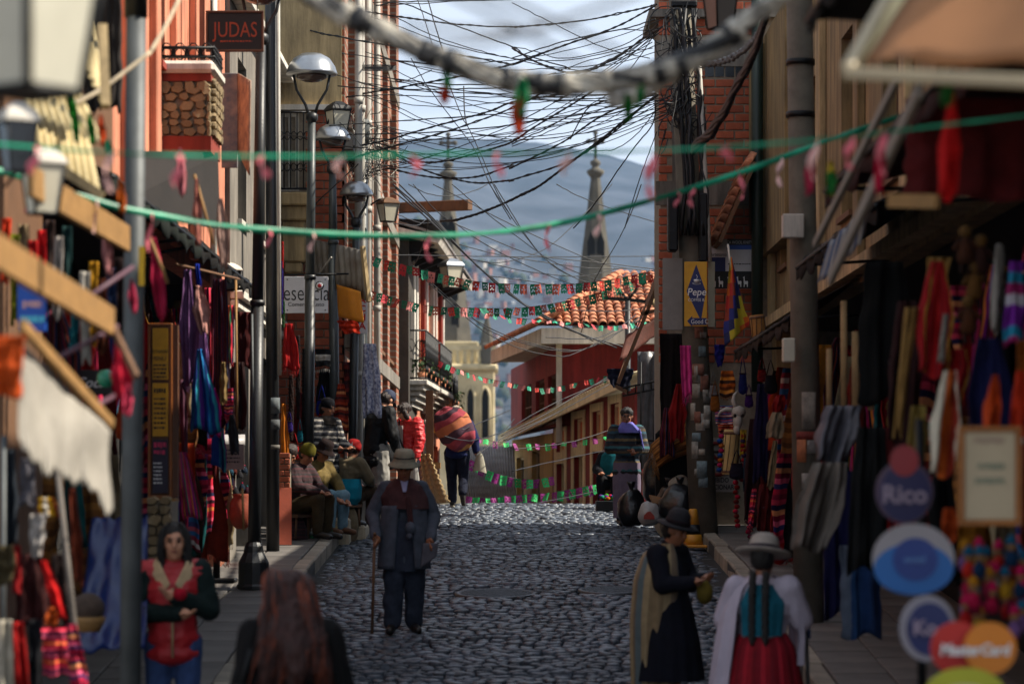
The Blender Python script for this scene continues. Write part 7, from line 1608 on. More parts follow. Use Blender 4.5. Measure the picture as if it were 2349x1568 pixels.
for a in (
 ('hanging_poncho', 'large scarlet poncho with ochre stripes in the dark right stall', 'poncho', 2150, 600, 86, 260, 15, ST['wool_red_v'], 1.4, .03, -14, (.35, 1, .7), 0),
 ('hanging_poncho', 'lower scarlet poncho folded behind the large one', 'poncho', 2192, 800, 64, 130, 15.2, ST['wool_red_v'], 1.2, .03, -6, (.7, 1, .5), 0),
 ('hanging_poncho', 'deep maroon poncho behind the tan scarf', 'poncho', 2080, 690, 80, 330, 16.4, cm('#30080a', .3), 1.4, .03, -10, (.5, 1, .9), 0),
 ('hanging_scarf', 'long tan scarf hanging left of the scarlet poncho', 'scarf', 2090, 705, 30, 290, 15, cm('#9a7c56', .25), 1, .02, -34, (1, .7, .6), 0),
 ('hanging_cloth', 'tan cloth patch high in the right stall', 'cloth', 2155, 590, 56, 90, 15.6, cm('#a08058', .25), 1.2, .02, -16, (1, .8, .3), 0),
 ('hanging_poncho', 'cream knitted garment hanging low, above the navy round sign', 'clothing', 2106, 930, 44, 170, 14, cm('#a08c5c', .25), 1.2, .02, -8, (.7, 1, .8), 0),
 ('hanging_poncho', 'white and orange poncho left of the price board', 'poncho', 2178, 850, 66, 240, 13.4, stripes('white_orange', ['#c2b8a4', '#c2b8a4', '#b8561c', '#b8561c', '#8a2a18'], 'u', 1, warp=.2), 1.2, .03, -20, (.4, 1, .8), 0),
 ('hanging_poncho', 'navy garment with white buttons above the price board', 'clothing', 2268, 775, 96, 230, 13, cm('#0f1a44', .3), 1.6, .03, 0, (.5, 1, .9), 0),
 ('hanging_cloth', 'bright orange shirt above the corner of the price board', 'clothing', 2282, 860, 36, 140, 12.6, cm('#d2621c', .25), 1.2, .02, -14, (.3, 1, .9), 0),
 ('hanging_cloth', 'second orange shirt cut by the right picture edge', 'clothing', 2340, 850, 40, 150, 12.6, cm('#d9581c', .25), 1.2, .02, -4, (.4, 1, .9), 0),
 ('hanging_cloth', 'purple and teal garment at the right picture edge', 'clothing', 2330, 600, 44, 190, 13.4, stripes('purple_teal', ['#6a1f8a', '#1f7a9a', '#8a1f5a', '#b0aab4', '#6a1f8a'], 'v', 1.5), 1.2, .02, -6, (.6, 1, 1), 0),
 ('hanging_cloth', 'pale grey white stocking shaped cloth beside the purple garment', 'clothing', 2292, 560, 26, 200, 13.6, cm('#a8a29c', .2), 1, .02, -10, (.6, 1, .6), 0),
 ('hanging_cloth', 'thin white sash beside the brown puppets', 'sash', 2170, 720, 14, 110, 14.6, cm('#9a948c', .2), 1, .01, -12, (.8, 1, 1), 0),
 ('hanging_cloth', 'ochre orange strip at the right edge over the orange shirt', 'clothing', 2344, 780, 24, 110, 13, cm('#a0622c', .25), 1, .02, 0, (1, 1, 1), 0),
 ('stall_backcloth', 'dark red backcloth under the big awning', 'cloth', 2240, 225, 320, 230, 14.5, cm('#5a1410', .25), 3, .03, 0, (1, 1, 1), 0),
 ('hanging_pennant', 'long red forked pennant in front of the backcloth', 'pennant', 2185, 215, 48, 240, 10.8, cm('#d23a3a', .25), 1, .02, -16, (.2, 1, .8), 0),
 ('hanging_pennant', 'pink pennant by the broad awning arm', 'pennant', 2022, 310, 26, 130, 11.5, cm('#c93a56', .25), 1, .02, -8, (.3, 1, .5), 0),
 ('hanging_pennant', 'pink pennant hanging over the concrete pole', 'pennant', 1862, 345, 26, 100, 12.5, cm('#b8485c', .25), 1, .02, -6, (.3, 1, .5), 0),
 ('hanging_pennant', 'yellow and green pennant next to the pink one', 'pennant', 1905, 370, 26, 80, 12.5, stripes('yellow_green', ['#b0982a', '#1f6a2c', '#1f6a2c'], 'v', 1), 1, .02, 2, (.3, 1, .5), 0),
 ('hanging_pennant', 'dark green streamer under the awning bar', 'streamer', 2172, 195, 30, 50, 9, cm('#145a24', .25), 1, .02, 0, (.7, 1, .6), 0),
 ('draped_sheet', 'grey plastic sheet bunched behind the white shawl woman', 'sheet', 1935, 930, 100, 130, 19, mat('grey_sheet', '#54525a', .6, .25, 6, .3, 20), 1.6, .07, -30, (.8, 1, .7), 0),
 ('draped_sheet', 'long grey beige sheet slung down to the pavement stall', 'sheet', 1905, 1060, 110, 200, 18.6, mat('beige_sheet', '#5c534b', .7, .25, 6, .3, 20), 1.6, .07, -50, (.7, 1, .7), 0),
 ('hanging_cloth', 'pale blue cloth curtain below the grey sheet', 'cloth', 1972, 1250, 90, 210, 18.8, stripes('denim', ['#5f6a7c', '#22406a', '#1c3560', '#16284a'], 'u', 1), 2, .03, 4, (1, 1, 1), 0),
 ('hanging_cloth', 'navy blue cloth curtain behind the beige sheet', 'cloth', 1930, 1080, 80, 330, 20, cm('#0f1440', .25), 2, .03, 0, (1, 1, 1), 0),
 ('hanging_cloth', 'black shawl hanging in front of the dark stall', 'shawl', 1998, 980, 90, 330, 17, cm('#0f0b0a', .2), 2, .03, -10, (.7, 1, 1), 0),
 ('hanging_cloth', 'orange pouch hanging between the navy sign and the price board', 'bag', 2176, 1165, 40, 80, 12.4, cm('#c9641c', .25), 1, .03, 0, (.5, 1, .5), 0),
 ('hanging_cloth', 'black wool shawl hanging above the tan rugs', 'shawl', 2030, 600, 120, 320, 19, cm('#0f0b0a', .2), 2, .03, 0, (.7, 1, 1), 0),
):
    panel(*a[:9], folds=a[9], amp=a[10], slant=a[11], taper=a[12], fringe=a[13])
for k, (x, y, c) in enumerate(((2215, 520, '#4a2c18'), (2236, 600, '#6a4c30'), (2222, 680, '#52321c'), (2250, 540, '#3a2014'))):   # knitted puppets
    root = thing('wool_puppet', ('highest brown wool puppet in the right stall', 'fawn wool puppet next to the brown ones', 'lowest brown wool puppet above the navy garment', 'reddish brown wool puppet behind the highest one')[k], 'puppet', P(x, y + 70, 14.2)); s = PXW(14.2)
    g = G(); c0 = P(x, y + 12, 14.2); g.ell(c0, .035, n=10, k=8); g.build('head', cm('#6a5034', .5), root); g = G(); g.lathe([(.02, 0), (.035, -.03), (.045, -.10), (.035, -.13)], c0 - V((0, 0, .03)), 10); g.build('body', cm(c, .4), root)
    for sx in (-1, 1): g = G(); g.tube([c0 + V((sx * .03, 0, -.04)), c0 + V((sx * .06, -.01, -.09))], .012, 6); g.build('arm', cm(c, .4), root); 
    for sx in (-1, 1): g = G(); g.tube([c0 + V((sx * .018, 0, -.15)), c0 + V((sx * .02, -.01, -.21))], .013, 6); g.build('leg', cm('#2a1a14', .4), root)
for k in range(34):     # heap of little wool dolls at lower right
    x, y = RND.uniform(2212, 2350), RND.uniform(1240, 1430); d = 12 + RND.uniform(0, .5); c = P(x, y, d); root = thing('wool_doll', 'tiny bright wool doll in the bunch under the price board', 'doll', c - V((0, 0, .05)), 0, 'wool dolls under the price board')
    col = ('#c22a5a', '#d2504a', '#7a1a3a', '#c9a05a', '#8a6a9a', '#b8b0a8', '#b01c2c', '#1f3a5a')[k % 8]
    g = G(); g.ell(c, (.022, .022, .026), n=8, k=6); g.build('head', cm('#a88468', .3), root); g = G(); g.lathe([(.012, -.02), (.03, -.05), (.024, -.09)], c, 8); g.build('body', cm(col, .4), root); g = G(); g.lathe([(.026, .008), (.02, .03), (.004, .05)], c, 8); g.build('cap', cm(('#d23a6a', '#2a6a8a', '#c9922a')[k % 3], .4), root)

for k, (x, y, w, h, c, lb) in enumerate(((1022, 170, 22, 34, '#1f7a4a', 'small green tissue knot hung on the thick cable bundle, left'), (1020, 196, 26, 42, '#c2502a', 'orange tissue tail under the small green knot'), (1198, 180, 34, 90, '#168a5c', 'large green tissue streamer in the middle of the thick cable bundle'), (1186, 215, 34, 95, '#cf5a26', 'orange tissue streamer twisted behind the large green one'), (1440, 215, 24, 66, '#2a7a3a', 'green tissue streamer near the leaning pole end of the bundle'), (1470, 195, 20, 50, '#1f9a5a', 'pale green tissue shred beside it, close to the pole'))):
    panel('tissue_streamer', lb, 'streamer', x, y, w, h, 10.4, cm(c, .3), 1.3, .02, slant=4 - k % 3 * 5, taper=(.4, 1.0, .4))

# deeper rows of garments filling the shaded stalls
DEEP = [('wine', '#5a1420'), ('scarlet', '#b01c1c'), ('black', '#100f12'), ('navy', '#141c44'), ('ochre', '#a8741c'), ('cream', '#a89a80'), ('rust', '#7a3418'), ('magenta', '#a01c5a'), ('teal', '#155a5c'), ('brown', '#3a261a'), ('orange', '#c25a18'), ('purple', '#3f1a5c')]
SNAME = dict(aguayo='magenta striped', aguayo_dark='dark red striped', aguayo_v='crimson banded', rust_v='rust banded', red_pink_v='pink banded', wool_red_v='scarlet striped', blues='blue streaked', brown_v='brown banded', bagblue='blue and white banded')
ZONES = {1: ((17, 'behind the round signs'), (21.5, 'behind the rolled rugs'), (25.5, 'just before the concrete pole'), (29, 'just past the concrete pole'), (99, 'near the horned skull')), -1: ((21.5, 'behind the blue tarpaulin'), (24.5, 'beside the menu board'), (27, 'around the lilac shawls'), (99, 'behind the price stand'))}
kinds = ('poncho', 'shawl', 'scarf', 'blanket')
for side, rows_, word in ((1, ((3.42, 1.45), (3.08, 1.3), (2.9, .35)), 'right-hand'), (-1, ((-3.3, 1.75), (-2.98, 1.2), (-3.0, .3)), 'left-hand')):
    k = 0
    for X, zt in rows_:
        d = 13.5 if side > 0 else 18.8
        while d < (33.5 if side > 0 else 30):
            nm, c = DEEP[(k * 5 + k // 3) % 12]; kd = kinds[k % 4]; s = F / d; w = RND.uniform(.22, .42) * s; h = RND.uniform(.6, 1.05) * s
            stripe = k % 2 == 0; sk_ = RND.choice(list(SNAME)); m = ST[sk_] if stripe else cm(c)
            zone = [w_ for q_, w_ in ZONES[side] if d < q_][0]; lb = (SNAME[sk_] if stripe else nm) + ' ' + kd + ' hanging back in the shade ' + zone
            if side > 0 or not 21.5 < d < 23.2: panel('hanging_' + kd, lb, kd, CX + X * s + RND.uniform(-.05, .05) * s, HY - (zt + RND.uniform(-.12, .12)) * s, w, h, d, m, RND.uniform(1, 2), .025, slant=RND.uniform(-.08, .08) * s, taper=(RND.uniform(.3, .8), 1, RND.uniform(.7, 1.05)), yaw=side * RND.uniform(.3, .9), fringe=RND.choice((0, 0, 12)), group=kd + ' stock in the shade ' + zone, nu=12, nv=10)
            d += RND.uniform(.42, .75) * (1 if side > 0 else .8); k += 1
# ================================================================== PEOPLE
M_skin = mat('skin_tan', '#9a6446', .55, .18, 9, .15, 60); M_skinl = mat('skin_fair', '#c08a6c', .55, .18, 9, .15, 60)
M_eye = mat('eye_dark', '#120d0a', .2, .1, 9, 0); M_lip = mat('lip', '#7a3a30', .5, .1, 9, 0)
M_hairb = mat('hair_black', '#15110f', .5, .5, 8, .6, 60, stretch=(8, 8, 1)); M_hairr = mat('hair_auburn', '#3a1208', .45, .7, 7, .7, 50, stretch=(8, 8, 1)); M_hairg = mat('hair_ginger', '#8a3a16', .5, .4, 8, .5, 50, stretch=(8, 8, 1)); M_haird = mat('hair_dark_brown', '#2a1a12', .5, .5, 8, .6, 60, stretch=(8, 8, 1))
M_shoe = mat('shoe_leather', '#171412', .5, .3, 9, .2); M_jean = mat('jeans', '#2a4270', .9, .35, 14, .4, 100)

def remesh(g, name, m, parent, vox, wr=0., wf=9., seed=0, smooth=3, st=(1, 1, 1)):
    """weld overlapping shells into one continuous skin, relax it, then crease it a little"""
    me0 = g.mesh(name, m); o = bpy.data.objects.new(name, me0)
    md = o.modifiers.new('r', 'REMESH'); md.mode = 'VOXEL'; md.voxel_size = vox; md.use_smooth_shade = True
    ms = o.modifiers.new('s', 'SMOOTH'); ms.iterations = smooth; ms.factor = .5
    me = baked(o)
    bpy.data.objects.remove(o); bpy.data.meshes.remove(me0)
    me.materials.clear(); me.materials.append(m)
    if wr:
        n = len(me.vertices); co = [0.] * (3 * n); no = [0.] * (3 * n); me.vertices.foreach_get('co', co); me.vertex_normals.foreach_get('vector', no)
        for i in range(0, 3 * n, 3):
            q = V((co[i] * wf * st[0] + seed, co[i+1] * wf * st[1], co[i+2] * wf * st[2])); w_ = wr * noise.noise(q) + wr * .5 * noise.noise(q * 2.3)
            co[i] += no[i] * w_; co[i+1] += no[i+1] * w_; co[i+2] += no[i+2] * w_
        me.vertices.foreach_set('co', co)
    me.polygons.foreach_set('use_smooth', [True] * len(me.polygons))
    me.name = name
    return obj(name, me, parent, True)

BASE = dict(pel=(0, 0, .86), ch=(0, .01, 1.16), neck=(0, .01, 1.35), head=(0, -.015, 1.49),
            shR=(-.175, .01, 1.30), shL=(.175, .01, 1.30), elR=(-.23, .03, 1.05), elL=(.23, .03, 1.05), wrR=(-.24, -.06, .83), wrL=(.24, -.06, .83),
            hipR=(-.09, 0, .84), hipL=(.09, 0, .84), knR=(-.10, -.02, .46), knL=(.10, -.02, .46), anR=(-.10, .02, .08), anL=(.10, .02, .08), toR=(-.12, -.15, .03), toL=(.12, -.15, .03))
class Body:
    def __init__(s, label, x, d, yaw, H=1.6, z=None, pose=None, skin=M_skin, vox=.010, look=(0, -1, 0), group=None, kerb=False, name='person', face=True):
        s.k = H / 1.61; zg = z if z is not None else gz(d) + (KH if kerb else .0) + .012
        s.root = thing(name, label, 'person', (x, d, zg), yaw, group)
        s.j = {a: V(b) * s.k for a, b in {**BASE, **(pose or {})}.items()}
        s.vox = vox; s.skin = skin; k = s.k; j = s.j; g = G()
        g.ell(j['pel'], (.14 * k, .105 * k, .12 * k)); g.cap(j['pel'], .115 * k, j['ch'], .12 * k); g.ell(j['ch'], (.155 * k, .105 * k, .16 * k)); g.cap(j['ch'] + V((0, 0, .1 * k)), .09 * k, j['neck'], .05 * k)
        g.cap(j['neck'], .05 * k, j['head'], .055 * k)
        for S in 'RL':
            g.cap(j['sh' + S], .055 * k, j['el' + S], .04 * k); g.cap(j['el' + S], .04 * k, j['wr' + S], .027 * k); g.cap(j['ch'] + V((0, 0, .1 * k)), .07 * k, j['sh' + S], .055 * k)
            g.cap(j['hip' + S], .085 * k, j['kn' + S], .055 * k); g.cap(j['kn' + S], .052 * k, j['an' + S], .036 * k); g.cap(j['an' + S] - V((0, 0, .02 * k)), .038 * k, j['to' + S], .03 * k)
            s.hand(g, S)
        # head
        lk = V(look).normalized(); s.lk = lk; up = V((0, 0, 1)); rt = lk.cross(up).normalized(); up = rt.cross(lk)
        s.hm = Matrix(((rt.x, -lk.x, up.x), (rt.y, -lk.y, up.y), (rt.z, -lk.z, up.z)))
        h = lambda x, y, z: j['head'] + s.hm @ (V((x, y, z)) * k)
        q = s.hm
        g.ell(h(0, .012, .025), (.073 * k, .09 * k, .092 * k), q=q, n=16, k=12); g.ell(h(0, -.02, -.04), (.058 * k, .066 * k, .078 * k), q=q, n=14, k=10); g.ell(h(0, -.05, -.085), (.03 * k, .03 * k, .026 * k), q=q)
        g.cap(h(0, -.082, .02), .009 * k, h(0, -.102, -.022), .016 * k); g.ell(h(0, -.078, .036), (.05 * k, .014 * k, .012 * k), q=q)
        g.ell(h(-.04, -.06, -.02), (.02 * k, .02 * k, .02 * k)); g.ell(h(.04, -.06, -.02), (.02 * k, .02 * k, .02 * k)); g.ell(h(0, -.083, -.053), (.024 * k, .012 * k, .012 * k), q=q)
        for sx in (-1, 1): g.ell(h(sx * .075, .01, .0), (.012 * k, .02 * k, .032 * k), q=q)
        s.h = h; s.face = face
        s.body = remesh(g, 'body', skin, s.root, vox, smooth=2)
        if face:
            for sx in (-1, 1): g = G(); g.ell(h(sx * .03, -.083, .015), (.015 * k, .008 * k, .008 * k), q=q, n=8, k=6); g.build('eye', M_eye, s.root, True)
            g = G(); g.ell(h(0, -.094, -.054), (.023 * k, .006 * k, .007 * k), q=q, n=8, k=6); g.build('mouth', M_lip, s.root, True)
            for sx in (-1, 1): g = G(); g.ell(h(sx * .03, -.086, .036), (.02 * k, .006 * k, .005 * k), q=q, n=8, k=6); g.build('eyebrow', M_hairb, s.root, True)
    def hand(s, g, S):
        j, k = s.j, s.k; w_, e = j['wr' + S], j['el' + S]; t = (w_ - e).normalized(); sd = t.cross(V((0, 0, 1)))
        sd = sd.normalized() if sd.length > .05 else V((1, 0, 0)); nn = sd.cross(t)
        if abs(t.z) > .6: sd, nn = V((0, -1, 0)) - t * t.dot(V((0, -1, 0))), None; sd.normalize(); nn = t.cross(sd) * (1 if S == 'R' else -1)
        p = w_ + t * .045 * k; g.ell(p, (.04 * k, .04 * k, .04 * k), n=8, k=6); g.cap(w_, .026 * k, p + t * .02 * k, .03 * k)
        for i in range(4):
            o = p + sd * (.026 - .0175 * i) * k + t * .03 * k; L = (.062, .07, .066, .052)[i] * k
            a = o + t * L * .5 + nn * .008 * k; b = a + (t * .7 + nn * .6).normalized() * L * .5
            g.cap(o, .0105 * k, a, .010 * k, n=6); g.cap(a, .010 * k, b, .009 * k, n=6)
        o = p + sd * .032 * k - t * .01 * k; a = o + (sd * .7 + t * .6).normalized() * .035 * k; g.cap(o, .013 * k, a, .0115 * k, n=6); g.cap(a, .0115 * k, a + (t + nn * .4).normalized() * .028 * k, .0095 * k, n=6)
    def top(s, m, name='jacket', thick=.03, hem=.70, sleeves=1., puff=0., wr=.009, collar=True, flare=1.0, vox=None):
        k, j = s.k, s.j; g = G(); T = thick * k; dz = j['pel'] - j['ch']
        g.ell(j['ch'] + V((0, 0, .02 * k)), (.165 * k + T, .115 * k + T, .15 * k)); g.cap(j['pel'], .118 * k + T, j['ch'], .125 * k + T)
        hz = j['pel'] + V((0, 0, hem * k - .86 * k)); g.ell(j['pel'], (.148 * k + T, .115 * k + T, .1 * k)); g.ell(hz.lerp(j['pel'], .35), ((.15 * k + T) * flare, (.118 * k + T) * flare, max(.05 * k, (j['pel'] - hz).length * .55)))
        for S in 'RL':
            g.cap(j['ch'] + V((0, 0, .1 * k)), .08 * k + T * .6, j['sh' + S], .06 * k + T * .7)
            if sleeves > 0:
                e = j['el' + S]; w_ = e.lerp(j['wr' + S], min(1, max(0, sleeves * 2 - 1))) if sleeves > .5 else j['sh' + S].lerp(e, sleeves * 2)
                if sleeves > .5: g.cap(j['sh' + S], .06 * k + T * .8, e, .048 * k + T * .8); g.cap(e, .048 * k + T * .8, w_, .036 * k + T * .6)
                else: g.cap(j['sh' + S], .06 * k + T * .8, w_, .055 * k + T * .8)
        if collar: g.cap(j['neck'] - V((0, 0, .05 * k)), .075 * k, j['neck'] + V((0, 0, .0)), .068 * k)
        return remesh(g, name, m, s.root, vox or s.vox * 1.1, wr * k, 11, sum(map(ord, s.root['label'])) % 50, 2, (1, 1, .6 if not puff else 2.6))
    def sleeves(s, m, thick=.022, name='sleeve'):
        k, j = s.k, s.j
        for S in 'RL':
            g = G(); T = thick * k; g.cap(j['sh' + S], .06 * k + T, j['el' + S], .046 * k + T); g.cap(j['el' + S], .046 * k + T, j['wr' + S], .034 * k + T * .8)
            remesh(g, name, m, s.root, s.vox * 1.1, .008 * k, 12, 3, 2)
    def trousers(s, m, thick=.018, wr=.008, wide=1.):
        k, j = s.k, s.j; g = G(); T = thick * k; g.ell(j['pel'], (.15 * k + T, .115 * k + T, .11 * k))
        for S in 'RL':
            g.cap(j['hip' + S], .092 * k + T, j['kn' + S], (.062 * k + T) * wide); g.cap(j['kn' + S], (.060 * k + T) * wide, j['an' + S] + V((0, 0, .02 * k)), (.048 * k + T) * wide)
        return remesh(g, 'trousers', m, s.root, s.vox * 1.1, wr * k, 11, 7, 2, (1, 1, .8))
    def shoes(s, m=M_shoe, sole=None):
        k, j = s.k, s.j
        for S in 'RL':
            g = G(); a, t = j['an' + S], j['to' + S]; g.cap(a + V((0, .02 * k, -.025 * k)), .046 * k, t + (t - a) * .1, .038 * k); g.cap(a - V((0, 0, .02 * k)), .045 * k, a + V((0, 0, .04 * k)), .045 * k)
            o = remesh(g, 'shoe', m, s.root, .011, 0, smooth=2)
            if sole: g = G(); dr = (t - a); dr.z = 0; g.cap(a + V((0, .02 * k, -.06 * k)), .03 * k, t + V((0, 0, -.02 * k)), .03 * k); g.build('sole', sole, o, True)
    def hair(s, m, shapes, wr=.012, vox=.013, st=(3, 3, .6)):
        """shapes: ellipsoids (x,y,z,rx,ry,rz) or strands ((x,y,z,r),(x,y,z,r)...) in head space"""
        g = G(); k = s.k
        for q in shapes:
            if isinstance(q[0], (tuple, list)):
                for a, b in zip(q, q[1:]): g.cap(s.h(*a[:3]), a[3] * k, s.h(*b[:3]), b[3] * k)
            else: g.ell(s.h(*q[:3]), tuple(v * k for v in q[3:]), q=s.hm, n=14, k=10)
        return remesh(g, 'hair', m, s.root, vox, wr, 16, 5, 2, st)
    def strands(s, m, paths, n, spread=.03, r=.005, wave=.012, seed=1):
        """locks of hair: many thin tapering strands scattered round guide paths in head space"""
        g = G(); R_ = random.Random(seed)
        for q in range(n):
            pa = R_.choice(paths); o = V((R_.gauss(0, 1), R_.gauss(0, .7), R_.gauss(0, .5))) * spread; f = R_.uniform(5, 11); h0 = R_.uniform(0, 6); K = len(pa)
            pts = spline([V(a) + o * (.35 + .65 * i / (K - 1)) for i, a in enumerate(pa)], 5); N = len(pts)
            L = R_.uniform(.75, 1.0); pts = pts[:max(4, int(N * L))]; N = len(pts)
            g.tube([s.h(*(p_ + V((math.sin(f * i / N + h0), math.cos(f * 1.3 * i / N + h0), 0)) * wave * i / N)) for i, p_ in enumerate(pts)], [r * s.k * (1.25 - i / N) for i in range(N)], 4, 0, False)
        return g.build('hair_strands', m, s.root, True)
    def hat(s, m, prof, off=(0, .0, .08), tilt=0., band=None, name='hat', n=24):
        g = G(); c = s.h(*off); ax = (s.hm @ V((0, math.sin(tilt), math.cos(tilt)))); g.lathe([(r * s.k, z * s.k) for r, z in prof], c, n, axis=ax); o = g.build(name, m, s.root, True)
        if band: r, z = band[0]; g = G(); g.lathe([(r * s.k, z * s.k), (r * s.k, (z + .03) * s.k)], c, n, axis=ax); g.build('band', band[1], o, True)
        return o
    def loft(s, name, m, rings, n=48, pleat=0., pn=14, ph=0., cut=None):
        """cloth tube through rings (centre, rx, ry); pleats deepen towards the last ring; given inner skin"""
        k = s.k; K = len(rings)
        def fn(u, v, inn=0.):
            i = min(K - 2, int(v * (K - 1))); t = v * (K - 1) - i; (c0, a0, b0), (c1, a1, b1) = rings[i], rings[i+1]
            c = V(c0).lerp(V(c1), t); a, b = a0 + (a1 - a0) * t, b0 + (b1 - b0) * t
            th = 2 * PI * u; q = 1 + pleat * v * (math.sin(pn * th + ph + 1.5 * math.sin(2 * th)) + .4 * math.sin(pn * 1.7 * th + 2)) + .02 * noise.noise(V((math.cos(th) * 2, math.sin(th) * 2, v * 4 + ph)))
            return (c + V((math.cos(th) * (a - inn) * q, math.sin(th) * (b - inn) * q, 0))) * k
        g = G(); u0, u1 = cut or (0, 1)
        g.grid(lambda u, v: fn(u0 + (u1 - u0) * u, v), n, 22); g.grid(lambda u, v: fn(u0 + (u1 - u0) * (1 - u), v, .008), n, 22)
        return g.build(name, m, s.root, True)
    def cloth(s, name, m, fn, nu=20, nv=16, thick=(0, .008, 0)):
        g = G(); k = s.k; g.grid(lambda u, v: V(fn(u, v)) * k, nu, nv, 0, True, V(thick)); return g.build(name, m, s.root, True)
XP = lambda px, d: (px - CX) * d / F
FEDORA = [(.125, -.034), (.145, -.034), (.145, -.026), (.104, .0), (.098, .02), (.092, .07), (.075, .105), (.035, .112), (.005, .098)]
BOWLER = [(.15, -.02), (.172, -.01), (.17, -.002), (.10, .005), (.095, .04), (.088, .09), (.06, .125), (.01, .135)]

# ---- old man walking up with a stick
p = Body('old man in a felt hat and dark coat walking up the cobbles with a stick', XP(926, 25.6), 25.6, .08, 1.63, pose=dict(
    head=(.0, -.10, 1.46), neck=(0, -.03, 1.34), ch=(0, .02, 1.15), shR=(-.155, 0, 1.28), shL=(.155, 0, 1.28), elR=(-.27, .05, 1.05), wrR=(-.25, -.16, .86), elL=(.27, .05, 1.04), wrL=(.23, -.14, .84),
    knR=(-.09, -.06, .46), anR=(-.10, -.03, .08), toR=(-.13, -.19, .03), knL=(.10, .0, .46), anL=(.09, .08, .08), toL=(.12, -.08, .03)), look=(0, -1, -.28), vox=.011)
M_coat = cloth_mat('coat_grey_blue', '#4c525e', .35); M_poncho = cloth_mat('wine_wool', '#4c3032', .35); M_robe = cloth_mat('navy_drill', '#343b4a', .35)
p.trousers(M_robe, .02, .012, 1.2); p.top(M_coat, 'coat', .024, .58, flare=1.12, wr=.012); p.shoes()
p.loft('waistcloth', M_robe, [((0, -.02, 1.0), .15, .13), ((0, -.02, .8), .165, .15), ((0, -.01, .55), .165, .15)], pleat=.05, pn=9)
for sx in (-1, 1):
    p.cloth('coat_front', M_coat, lambda u, v: (sx * (.05 + .15 * u + .04 * v), -.165 - .02 * math.sin(u * 3) + .10 * u * u - .03 * v, 1.13 - .56 * v), 10, 16)
p.loft('shawl', M_poncho, [((0, -.02, 1.37), .08, .085), ((0, -.01, 1.30), .175, .135), ((0, -.01, 1.2), .215, .16), ((0.02, -.02, 1.10), .205, .175)], pleat=.03, pn=11)
p.cloth('scarf_end', M_poncho, lambda u, v: (.03 + .05 * (u - .5) + .03 * v, -.20 - .01 * math.sin(u * 9), 1.22 - .30 * v), 6, 10)
p.cloth('shirt_collar', cloth_mat('pale_blue_cotton', '#9a9cc0', .15), lambda u, v: ((u - .5) * .07 * (1 - .6 * v), -.135 - .05 * v, 1.35 - .10 * v), 6, 6)
p.hat(mat('felt_grey', '#86826f', .9, .35, 9, .4, 60), FEDORA, (0, .0, .06), .05, ((.096, .02), M_black))
p.hair(M_hairb, [(0, .03, .01, .078, .075, .06)])
g = G(); w_ = p.j['wrR'] + V((-.01, -.05, -.05)) ; g.tube([V((w_.x - .005, w_.y - .03, w_.z + .06)), V((w_.x - .03, w_.y - .05, .005))], .013, 8); g.tube([V((w_.x - .005, w_.y + .03, w_.z + .06)), V((w_.x - .005, w_.y - .05, w_.z + .075))], .015, 8); g.build('walking_stick', M_wood, p.root, True)
p.cloth('folded_paper', cloth_mat('grey_paper', '#5c5a62', .2), lambda u, v: (.16 + .14 * u - .02 * v, -.24 + .03 * u, .80 - .22 * v + .10 * u * v), 8, 8)
g = G(); g.ell(V((.05, -.22, .93)) * p.k, (.05, .04, .06)); g.ell(V((.04, -.25, .86)) * p.k, (.03, .03, .03)); g.build('pouch', M_coat, p.root, True)

# ---- woman in the red padded vest, arms folded
p = Body('young woman with folded arms in a red padded vest with a fleece collar', XP(397, 18.0), 18.0, .1, 1.53, kerb=True, pose=dict(
    elR=(-.24, -.03, 1.03), wrR=(.04, -.20, 1.03), elL=(.24, -.04, 1.05), wrL=(.02, -.19, 1.14), head=(.01, -.02, 1.49)), skin=M_skinl, vox=.010)
M_vest = mat('red_padding', '#a81a22', .55, .2, 6, .3, 30)
p.trousers(M_jean); p.shoes(); p.top(M_vest, 'vest', .045, .70, 0., wr=.006, puff=1); p.sleeves(cloth_mat('dark_green_fleece', '#12201f', .3), .03)
M_flc = cloth_mat('cream_fleece', '#c2a883', .25); p.loft('fleece_collar', M_flc, [((0, .03, 1.43), .075, .075), ((0, .02, 1.40), .105, .09), ((0, .02, 1.36), .13, .10)], pleat=.03, pn=13, cut=(-.08, .58))
for sx in (-1, 1): p.cloth('lapel', M_flc, lambda u, v: (sx * (.10 - .085 * v + .075 * u * (1 - .4 * v)), -.05 - .115 * v ** .6 + .03 * u, 1.39 - .17 * v - .05 * u), 8, 10, (0, .012, 0))
g = G(); g.tube([V((.0, -.178, 1.2)) * p.k, V((0, -.19, .95)) * p.k, V((.0, -.175, .74)) * p.k], .008, 6); g.build('zip', M_cream, p.root, True)
g = G(); g.ell(V((.05, -.24, 1.16)) * p.k, (.045, .035, .04)); g.build('pink_purse', cm('#c22a4a'), p.root, True)
p.hair(M_hairb, [(0, .028, .058, .086, .096, .085), (0, .07, -.02, .084, .05, .12), ((-.08, .03, .03, .02), (-.09, .01, -.12, .03), (-.085, -.03, -.26, .03)), ((.08, .03, .03, .02), (.09, .01, -.12, .03), (.085, -.03, -.25, .03))])

gp = [[(x * .4, -.02, .135), (x * .95, -.03, .08), (x * 1.1, -.035, -.02), (x * 1.12, -.04, -.14), (x * 1.15, -.06, -.3)] for x in (-.085, -.075, .075, .085)]
p.strands(M_hairb, gp, 160, .010, .004, .012, 4)
